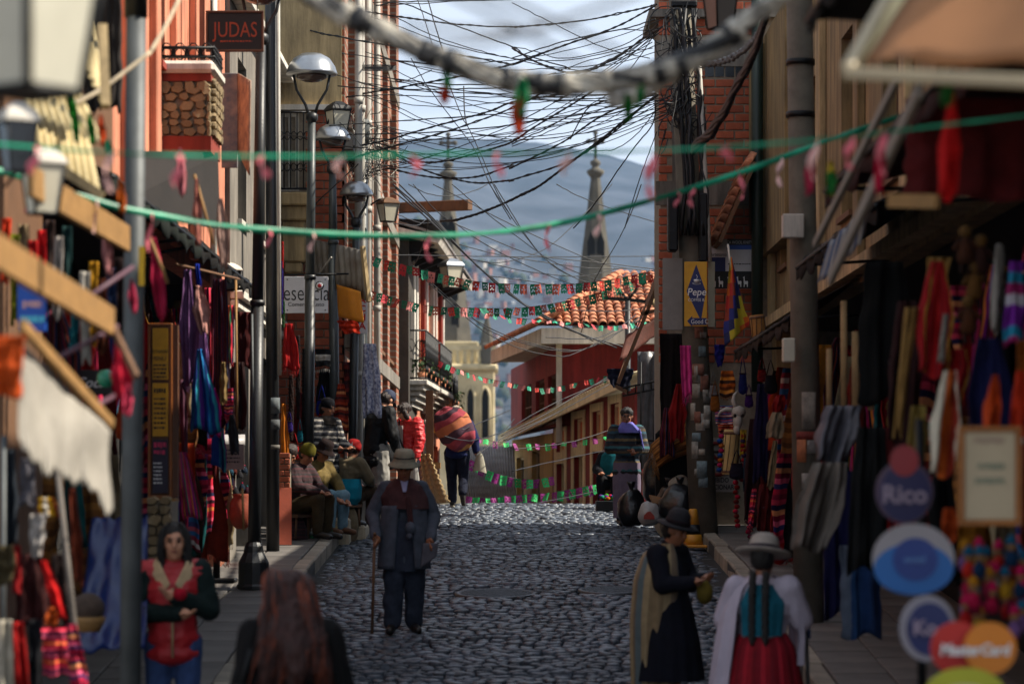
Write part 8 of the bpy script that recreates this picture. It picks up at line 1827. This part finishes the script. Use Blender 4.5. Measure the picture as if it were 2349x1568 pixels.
# ---- woman with long auburn hair, from behind
p = Body('woman with long auburn hair seen from behind at the bottom of the picture', XP(668, 13.9), 13.9, PI + .15, 1.60, pose=dict(head=(.02, -.06, 1.47)), look=(.1, -1, -.25), vox=.012, face=False)
p.trousers(cm('#15151a')); p.shoes(); p.top(cloth_mat('black_jacket', '#0d0c0d', .3), 'jacket', .04, .66, wr=.012)
p.hair(M_hairr, [(0, .02, .045, .092, .105, .088), (0, .07, -.05, .11, .065, .13), ((-.05, .09, -.06, .06), (-.09, .12, -.2, .07), (-.12, .12, -.34, .05), (-.13, .1, -.46, .02)), ((.05, .09, -.06, .06), (.10, .12, -.22, .07), (.13, .11, -.36, .055), (.15, .08, -.47, .02)), ((0, .11, -.08, .07), (.0, .14, -.24, .075), (.01, .14, -.38, .06), (.0, .12, -.5, .02)), ((.09, .03, -.05, .04), (.14, .04, -.2, .05), (.17, .03, -.34, .03)), ((-.09, .03, -.05, .04), (-.13, .05, -.2, .05), (-.15, .04, -.33, .03))], .02, .014, (3.5, 3.5, .5))
g = G(); c = V((.26, .04, .95)) * p.k; g.box(c - V((.05, .13, .14)), c + V((.05, .13, .12)), bev=.03); bgb = g.build('shoulder_bag', mat('black_leather', '#0b0b0c', .35, .2, 9, .2), p.root, True); g = G(); g.tube([c + V((0, -.1, .1)), V((.17, -.06, 1.36)) * p.k, V((.17, .06, 1.36)) * p.k, c + V((0, .1, .1))], .012, 6); g.build('strap', M_black, bgb, True)

gp = [[(x * .15, -.02, .145), (x * .7, .02, .137), (x * 1.08, .085, .075), (x * 1.16, .118, -.03), (x * 1.3, .13, -.12), (x * 1.4, .15, -.23), (x * 1.65, .145, -.36), (x * 1.8, .11, -.46)] for x in (-.092, -.065, -.035, 0, .035, .065, .092)]
p.strands(M_hairr, gp, 330, .016, .005, .03, 3); p.strands(mat('hair_highlight', '#8a3a14', .4, .5, 9, .3), gp, 80, .02, .0045, .034, 8)  # brighter copper strands paint the lit highlights into the hair
# ---- woman in dark dress and hat with a beige shawl, side on
M_beige = stripes('beige_shawl', ['#8a7558', '#9c8868', '#7a6a58', '#5f6a6c', '#9c8868', '#8a7558'], 'u', 2.5)
p = Body('woman in a dark hat and navy dress with a long beige striped shawl', XP(1535, 21), 21.0, 1.0, 1.5, pose=dict(elR=(-.21, -.06, 1.06), wrR=(-.12, -.26, 1.08), elL=(.21, -.08, 1.06), wrL=(.10, -.26, 1.1), head=(0, -.06, 1.48)), look=(0, -1, -.3), vox=.012)
M_navy = cloth_mat('navy_wool', '#12131e', .3)
p.top(M_navy, 'blouse', .035, .74); p.shoes()
p.loft('skirt', M_navy, [((0, .0, 1.04), .15, .13), ((0, .0, .88), .20, .18), ((0, .0, .6), .25, .235), ((0, .0, .30), .285, .27)], pleat=.05, pn=15)
p.loft('shawl', M_beige, [((0, .03, 1.38), .10, .09), ((0, .04, 1.29), .23, .16), ((0.0, .06, 1.1), .27, .21), ((0, .09, .8), .26, .22), ((0, .10, .5), .25, .21), ((0, .10, .25), .24, .20)], pleat=.05, pn=12, cut=(.08, .70))
p.hair(M_hairb, [(0, .03, .0, .08, .08, .09)]); p.hat(mat('hat_black_felt', '#15131a', .85, .3, 9, .3), BOWLER, (0, .0, .055), .0, ((.101, .01), cm('#2a2024')))
g = G(); g.ell(V((.0, -.32, 1.0)) * p.k, (.07, .06, .09)); g.build('goods_in_hands', cm('#8a7a4a'), p.root, True)

# ---- woman in white shawl, straw hat, braids, red skirt (from behind)
p = Body('woman seen from behind in a pale hat, white shawl, black braids and red pleated skirt', XP(1750, 18.4), 18.4, PI - .25, 1.52, pose=dict(elR=(-.26, -.05, 1.08), wrR=(-.22, -.28, 1.05), elL=(.27, -.04, 1.08), wrL=(.3, -.26, 1.04)), vox=.012, look=(-.2, -1, -.15), face=False)
M_shw = cloth_mat('white_wool', '#b3a9b8', .15, scale=5); M_teal = cloth_mat('teal_wool', '#15586a', .25); M_redsk = stripes('red_pleats', ['#7a1420', '#9c1c2a', '#8a1622', '#6a101a'], 'u', 12, warp=.01)
p.top(M_shw, 'cardigan', .045, .84); p.shoes(); p.loft('teal_bodice', M_teal, [((0, .01, 1.33), .12, .12), ((0, .01, 1.2), .205, .168), ((0, .01, .98), .185, .172)], pleat=.02, cut=(.14, .40))
p.loft('skirt', M_redsk, [((0, .0, 1.02), .15, .14), ((0, .0, .9), .22, .20), ((0, .0, .6), .28, .27), ((0, .0, .22), .33, .31)], n=96, pleat=.045, pn=26)
p.loft('shawl', M_shw, [((0, .0, 1.39), .09, .09), ((0, .0, 1.31), .22, .145), ((0, .0, 1.15), .29, .19), ((.0, .0, .95), .32, .22), ((.02, .0, .7), .34, .24), ((.04, .0, .42), .35, .26)], pleat=.04, pn=11, cut=(-.18, .16))
p.loft('shawl', M_shw, [((0, .0, 1.39), .09, .09), ((0, .0, 1.31), .22, .145), ((0, .0, 1.15), .28, .18), ((.0, .0, .95), .29, .20), ((.0, .0, .78), .28, .2)], pleat=.04, pn=11, cut=(.45, .66))
for sx in (-1, 1):
    g = G(); 
    for s_ in range(3): g.tube([V((sx * .045 + .012 * math.cos(q * .9 + s_ * 2.1), .145 + .03 * min(1, q / 6) + .012 * math.sin(q * .9 + s_ * 2.1), 1.42 - q * .027)) * p.k for q in range(20)], [.016] * 18 + [.012, .006], 6)
    g.build('braid', M_hairb, p.root, True)
p.hair(M_hairb, [(0, .025, .02, .084, .095, .10)]); p.hat(mat('pale_straw', '#9a8f86', .85, .2, 9, .4, 80), [(.16, -.02), (.195, -.012), (.195, -.002), (.11, .01), (.103, .05), (.092, .10), (.06, .125), (.01, .13)], (0, .0, .06), -.1, ((.113, .008), cm('#4a4048')))
g = G(); g.tube([V((-.25, -.33, 1.02)) * p.k, V((-.27, -.36, .2)) * p.k], .014, 6); g.build('trolley_handle', M_galv, p.root, True)
p.cloth('blue_cloth', cm('#5a6a9a'), lambda u, v: (-.28 + .12 * u, -.34 - .02 * math.sin(u * 5), 1.06 - .12 * v + .03 * u), 6, 5)

# ---- the group at the sunny kerb
p = Body('tall man in a navy cap, black jacket and light grey trousers bending over the wares', XP(858, 38.3), 38.3, PI - .75, 1.84, pose=dict(pel=(0, .02, .87), ch=(.0, -.05, 1.16), neck=(0, -.12, 1.34), head=(.0, -.21, 1.45), shR=(-.18, -.06, 1.30), shL=(.18, -.06, 1.30), elR=(-.24, -.06, 1.04), wrR=(-.18, -.2, .88), elL=(.24, -.04, 1.04), wrL=(.2, -.16, .87)), look=(.1, -1, -.75), skin=M_skinl)
p.trousers(cloth_mat('stone_trousers', '#8f8c86', .3), .028, .012, 1.15); p.top(cloth_mat('black_softshell', '#101114', .3, rough=.6), 'jacket', .04, .66, wr=.012); p.shoes(mat('tan_boot', '#7a664a', .8, .3, 9, .3))
p.hair(M_haird, [(0, .03, .01, .08, .085, .085)]); g_ = [(.085, -.03), (.09, 0), (.088, .04), (.065, .08), (.01, .095)]
p.hat(mat('navy_cap', '#16233f', .8, .25, 9, .2), g_, (0, .005, .045), 0, name='cap'); g = G(); 
p.cloth('cap_peak', MATS['navy_cap'], lambda u, v: tuple((p.h((u - .5) * .14 * (1 - .3 * v), -.08 - .08 * v, .045 - .012 * v - .02 * (2*u-1)**2)) / p.k), 6, 4, (0, 0, .006))
p = Body('ginger haired woman in sunglasses and black stooping towards the wares', XP(868, 38.75), 38.75, PI / 2 + 2.75, 1.66, pose=dict(pel=(0, .1, .84), ch=(0, -.12, 1.08), neck=(0, -.25, 1.20), head=(0, -.35, 1.27), shR=(-.16, -.18, 1.19), shL=(.16, -.18, 1.19), elR=(-.18, -.30, .96), wrR=(-.15, -.42, .78), elL=(.18, -.3, .96), wrL=(.12, -.42, .76)), look=(0, -1, -.5), skin=M_skinl)
p.trousers(cm('#1a1a1e')); p.top(cloth_mat('black_jersey', '#0e0e10', .3), 'jumper', .03, .72); p.shoes(); p.hair(M_hairg, [(0, .02, .035, .084, .095, .085), (0, .085, .0, .05, .05, .06)])
g = G()
for sx in (-1, 1): g.ell(p.h(sx * .032, -.09, .012), (.026, .012, .02), q=p.hm, n=10, k=6)
g.cap(p.h(-.04, -.09, .02), .004, p.h(.04, -.09, .02), .004); g.build('sunglasses', M_black, p.root, True)
p = Body('woman in a bright red quilted jacket looking down, with a white carrier bag', XP(938, 40.4), 40.4, -.85, 1.6, pose=dict(head=(0, -.10, 1.47), neck=(0, -.03, 1.35), elR=(-.25, .0, 1.05), wrR=(-.24, -.08, .82), elL=(.26, -.01, 1.05), wrL=(.28, -.1, .84)), look=(-.2, -1, -.6), skin=M_skinl)
p.trousers(cm('#1c2030')); p.shoes(); p.top(mat('red_quilt', '#b81418', .5, .2, 6, .3, 30), 'jacket', .045, .74, puff=1, wr=.013); p.hair(M_haird, [(0, .025, .035, .092, .105, .092), (0, .1, .01, .05, .045, .06), ((-.07, -.02, .0, .04), (-.08, -.03, -.09, .035)), ((.07, -.02, .0, .04), (.08, -.02, -.09, .035))])
p.cloth('white_top', cm('#b8b0ae', .2), lambda u, v: ((u - .5) * .12, -.165 - .015 * math.sin(u * 3.1), 1.27 - .45 * v), 6, 8); g = G(); g.tube([V((-.06, -.13, 1.36)) * p.k, V((.02, -.2, 1.1)) * p.k, V((.14, -.16, .86)) * p.k], .012, 6); g.build('bag_strap', M_black, p.root, True)
c = (p.j['wrL'] + V((0, -.03, -.3))); g = G(); g.grid(lambda u, v: c + V((.09 * math.cos(2*PI*u) * (.3 + .7 * v ** .6) * (1 + .1 * math.sin(5 * 2*PI*u)), .06 * math.sin(2*PI*u) * (.3 + .7 * v ** .6), .2 - .26 * v + .02 * math.sin(9 * u))), 18, 10); g.build('carrier_bag', cm('#c2bfba', .15), p.root, True)

# ---- bundle carrier walking away
p = Body('person walking away bent under a huge round striped bundle', XP(1048, 43.0), 43.0, PI - .1, 1.58, pose=dict(pel=(0, .03, .88), ch=(0, -.05, 1.15), neck=(0, -.12, 1.32), head=(.03, -.18, 1.43), shR=(-.17, -.06, 1.28), shL=(.17, -.06, 1.28), elR=(-.27, -.02, 1.05), wrR=(-.30, .0, .86), elL=(.24, -.16, 1.1), wrL=(.1, -.2, 1.25),
     knR=(-.10, -.04, .46), anR=(-.12, .26, .20), toR=(-.13, .24, .06), knL=(.09, -.10, .46), anL=(.07, -.02, .08), toL=(.08, -.18, .03)), vox=.011, look=(.3, -1, -.2), face=False)
p.trousers(cloth_mat('dark_jeans', '#161a2a', .3), .022); p.top(cloth_mat('navy_jumper', '#161f48', .3), 'jumper', .035, .74); p.shoes(mat('canvas_shoe', '#2a2420', .8, .3, 9, .2), mat('shoe_sole', '#b5aa94', .8, .2, 9, .1)); p.hair(M_hairb, [(0, .02, .03, .084, .1, .09)])
p.hat(mat('patterned_cap', '#5a3a2a', .9, .6, 18, .4, 40, c2='#c2b8a8'), [(.09, -.03), (.095, .01), (.08, .06), (.03, .085), (.005, .088)], (0, .0, .05), 0, name='cap')
Mb_ = stripes('bundle_stripes', ['#6a2a36', '#97404a', '#3a2a34', '#8f3a44', '#b06a4a', '#4a3440', '#97404a', '#7a3a48', '#b5804a'], 'v', 1, warp=.1)
g = G(); c = V((.02, .17, 1.17)); q_ = Quaternion((0, 1, 0), .5).to_matrix() @ Quaternion((1, 0, 0), -.15).to_matrix()
def fb(u, v):
    th, ph = 2 * PI * u, PI * v; dr = V((math.sin(ph) * math.cos(th), math.sin(ph) * math.sin(th), math.cos(ph))); q = 1 + .14 * noise.noise(dr * 1.8) + .05 * noise.noise(dr * 4.5) + .02 * noise.noise(dr * 10)
    return c + q_ @ V((dr.x * .285 * q, dr.y * .23 * q, dr.z * .36 * q))
g.grid(fb, 32, 26); g.build('striped_bundle', Mb_, p.root, True)
g = G(); g.grid(lambda u, v: V((.10 - .2 * u + .02 * math.sin(v * 6), .06 + .34 * v * .7, 1.50 - .02 * u - .16 * v * v)) , 8, 8, 0, True, (0, .01, .01)); g.build('tied_knot', cm('#9a6a44'), p.root, True)
c = p.j['wrR'] + V((-.06, .03, -.22)); g = G(); g.grid(lambda u, v: c + V((.10 * math.cos(2*PI*u) * (.25 + .75 * v ** .6) * (1 + .1 * math.sin(5 * 2*PI*u)), .06 * math.sin(2*PI*u) * (.3 + .7 * v ** .6), .2 - .3 * v + .02 * math.sin(9 * u))), 18, 10); g.build('carrier_bag', cm('#c9c4b4', .15), p.root, True)

# ---- woman at the right, patterned jumper
M_jump = stripes('andean_jumper', ['#1c2a3a', '#2a4a5a', '#5a4a34', '#1a1f2c', '#2a5a64', '#3a2a2c', '#1c2a3a', '#7a6a4a'], 'v', 1)
def banded(name, cols, per):
    """horizontal bands by height, for knitted jumpers"""
    m, n, l, b = _nodes(name); tcn = n.new('ShaderNodeTexCoord'); sp = n.new('ShaderNodeSeparateXYZ'); l.new(tcn.outputs['Object'], sp.inputs[0]); nz = n.new('ShaderNodeTexNoise'); nz.inputs['Scale'].default_value = 30; l.new(tcn.outputs['Object'], nz.inputs['Vector'])
    a = n.new('ShaderNodeMath'); a.operation = 'MULTIPLY_ADD'; a.inputs[1].default_value = .03; l.new(nz.outputs[0], a.inputs[0]); l.new(sp.outputs[2], a.inputs[2]); d = n.new('ShaderNodeMath'); d.operation = 'DIVIDE'; d.inputs[1].default_value = per; l.new(a.outputs[0], d.inputs[0]); f = n.new('ShaderNodeMath'); f.operation = 'FRACT'; l.new(d.outputs[0], f.inputs[0])
    rp = n.new('ShaderNodeValToRGB'); rp.color_ramp.interpolation = 'CONSTANT'
    while len(rp.color_ramp.elements) < len(cols): rp.color_ramp.elements.new(1)
    for i, c in enumerate(cols): rp.color_ramp.elements[i].position = i / len(cols); rp.color_ramp.elements[i].color = (*hx(c), 1)
    l.new(f.outputs[0], rp.inputs[0]); l.new(rp.outputs[0], b.inputs['Base Color']); b.inputs['Roughness'].default_value = .9; _bump(n, l, b, tcn.outputs['Object'], .4, 120, 2, .004); return m
p = Body('short haired woman in glasses, patterned jumper, lilac scarf and long grey skirt', XP(1438, 38.0), 38.0, .25, 1.56, pose=dict(head=(-.01, -.03, 1.49), elR=(-.25, .0, 1.06), wrR=(-.02, -.19, 1.0), elL=(.25, .0, 1.05), wrL=(.05, -.18, 1.02)), look=(-.35, -1, -.15))
p.top(banded('jumper_bands', ['#16202c', '#24485a', '#4a3e2c', '#16181f', '#245058', '#2c1f22', '#16202c', '#6a5c40', '#1a2c3c'], .30), 'jumper', .04, .66, flare=1.1); p.shoes()
p.loft('skirt', cloth_mat('lilac_grey_skirt', '#6a5f70', .2), [((0, 0, .86), .19, .16), ((0, 0, .6), .195, .17), ((0, 0, .1), .185, .165)], pleat=.04, pn=8)
p.loft('scarf', cloth_mat('lilac_scarf', '#6a68b4', .25), [((0, -.01, 1.42), .075, .08), ((0, -.02, 1.38), .11, .11), ((0, -.02, 1.33), .16, .14), ((.02, -.03, 1.27), .17, .16)], pleat=.06, pn=7); p.cloth('scarf_tail', MATS['lilac_scarf'], lambda u, v: (.13 + .09 * u + .06 * v, -.13 + .1 * u - .03 * math.sin(u * 8), 1.32 - .28 * v), 8, 10)
p.hair(M_hairb, [(0, .02, .05, .09, .098, .085), (0, .06, .01, .08, .06, .09)])
g = G()
for sx in (-1, 1): c = p.h(sx * .033, -.096, .012); g.tube([c + p.hm @ V((.024 * math.cos(a), 0, .02 * math.sin(a))) for a in [k * PI / 6 for k in range(13)]], .003, 4)
g.build('glasses', M_galv, p.root, True)

# ---- vendors sitting at the left
SIT = dict(pel=(0, .05, .38), ch=(0, -.02, .68), neck=(0, -.07, .86), head=(0, -.12, 1.0), shR=(-.17, -.03, .82), shL=(.17, -.03, .82), elR=(-.24, -.14, .62), wrR=(-.12, -.34, .56), elL=(.24, -.14, .62), wrL=(.1, -.34, .54), hipR=(-.09, .03, .37), hipL=(.09, .03, .37), knR=(-.12, -.36, .47), knL=(.12, -.36, .47), anR=(-.11, -.34, .08), anL=(.11, -.34, .08), toR=(-.12, -.5, .03), toL=(.12, -.5, .03))
M_ply = stripes('plaid', ['#3a141a', '#5a1f28', '#241218', '#5a1f28'], 'v', 6)
BEANIE = [(.092, -.035), (.098, -.01), (.096, .02), (.08, .07), (.04, .1), (.005, .105)]
def stool(p, m=M_wood):
    g = G(); k = p.k; g.box(V((-.16, -.1, .25)) * k, V((.16, .2, .29)) * k)
    o = g.build('stool_seat', m, p.root, True)
    for sx in (-1, 1):
        for sy in (-.06, .16): g = G(); g.tube([V((sx * .13, sy, .25)) * k, V((sx * .15, sy, .0)) * k], .014, 6); g.build('stool_leg', m, p.root, True)
p = Body('vendor in an olive beanie and plaid wine jacket sitting by the brick stub', XP(683, 33.9), 33.9, 1.1, 1.6, kerb=True, pose=SIT, look=(0, -1, -.5)); p.trousers(cm('#4a4030')); p.top(banded('plaid_bands', ['#220c10', '#3a141a', '#180c10', '#2e1016'], .09), 'jacket', .04, .26, wr=.012); p.shoes(); p.hat(cm('#6a6434'), BEANIE, (0, .0, .05), 0, name='beanie'); p.hair(M_hairb, [(0, .03, -.0, .08, .08, .07)]); stool(p)
p = Body('vendor with a dark brimmed hat and rolled beige sleeves squatting over the wares', XP(724, 34.6), 34.6, .9, 1.6, kerb=True, pose={**SIT, 'wrR': (-.06, -.42, .42), 'wrL': (.1, -.42, .40)}, look=(.1, -1, -.7)); p.trousers(cloth_mat('pale_jeans', '#6f90a0', .25)); p.top(cm('#8a7a58'), 'shirt', .035, .26, sleeves=.75); p.shoes(mat('brown_boot', '#5a3a22', .7, .3, 9, .2)); p.hair(M_hairb, [(0, .03, -.0, .08, .08, .08)]); p.hat(cm('#241612'), FEDORA, (0, 0, .055), .1); stool(p)
p = Body('person sitting with back turned, turquoise wrap round the waist and red hood', XP(798, 35.9), 35.9, PI - .6, 1.55, kerb=True, pose=SIT, look=(.2, -1, -.4), face=False); p.trousers(cm('#4a3a2a')); p.top(cm('#8a7e6a', .25), 'jumper', .04, .28); p.shoes(); p.hair(M_hairb, [(0, .03, .02, .086, .09, .09)]); p.hat(cm('#a01a18'), [(.09, -.06), (.105, -.02), (.1, .04), (.07, .09), (.01, .11)], (0, .01, .04), 0, name='hood'); p.loft('turquoise_wrap', cm('#1296ae', .2), [((0, .02, .62), .19, .16), ((0, .05, .5), .23, .19), ((0, .06, .36), .22, .19), ((0, .06, .28), .17, .15)], pleat=.03, pn=9); stool(p)
p = Body('vendor in a black cap and patterned scarf standing in the trinket shop', XP(748, 35.4), 35.4, .9, 1.62, kerb=True, pose=dict(wrR=(-.1, -.25, 1.0), elR=(-.24, -.04, 1.05), wrL=(.14, -.26, 1.0), elL=(.25, -.02, 1.06)), look=(.15, -1, -.2)); p.trousers(cm('#1c1a1c')); p.top(banded('bw_bands', ['#14141a', '#8a8680', '#14141a', '#3a3a40', '#a09a90', '#1c1c22'], .14), 'jumper', .035, .70); p.shoes(); p.hair(M_hairb, [(0, .03, .0, .08, .085, .085)]); p.hat(cm('#15141a'), g_, (0, 0, .045), 0, name='cap'); p.loft('scarf', cm('#3a3430'), [((0, -.01, 1.4), .08, .08), ((0, -.02, 1.35), .12, .11), ((0, -.02, 1.29), .14, .13)], pleat=.05, pn=8)
p = Body('dark haired vendor bowed over, sitting closest to the dark post', XP(662, 34.6), 34.6, .3, 1.55, kerb=True, pose=SIT, look=(-.1, -1, -.8)); p.trousers(cm('#1a1c20')); p.top(cm('#1a2224'), 'jumper', .04, .26); p.shoes(); p.hair(M_haird, [(0, .02, .045, .09, .1, .09), (0, .07, -.02, .08, .06, .1)]); stool(p)
# ---- vendor at the crest on the right
p = Body('vendor in a grey cap and teal shawl sitting behind the bright trinkets', XP(1408, 42.4), 42.4, -.3, 1.5, pose=SIT, look=(-.2, -1, -.5)); p.trousers(cm('#15151a')); p.top(cm('#18181e'), 'jumper', .04, .26); p.shoes(); p.hair(M_hairb, [(0, .03, .0, .08, .085, .085)]); p.hat(cm('#54565c'), g_, (0, 0, .045), 0, name='cap'); p.loft('shawl', cm('#1f6f78', .3), [((0, -.05, .93), .09, .09), ((0, -.03, .84), .22, .16), ((0, -.02, .68), .27, .2), ((0, .0, .5), .27, .22)], pleat=.05, pn=11); stool(p)

bpy.data.scenes.remove(BENCH)
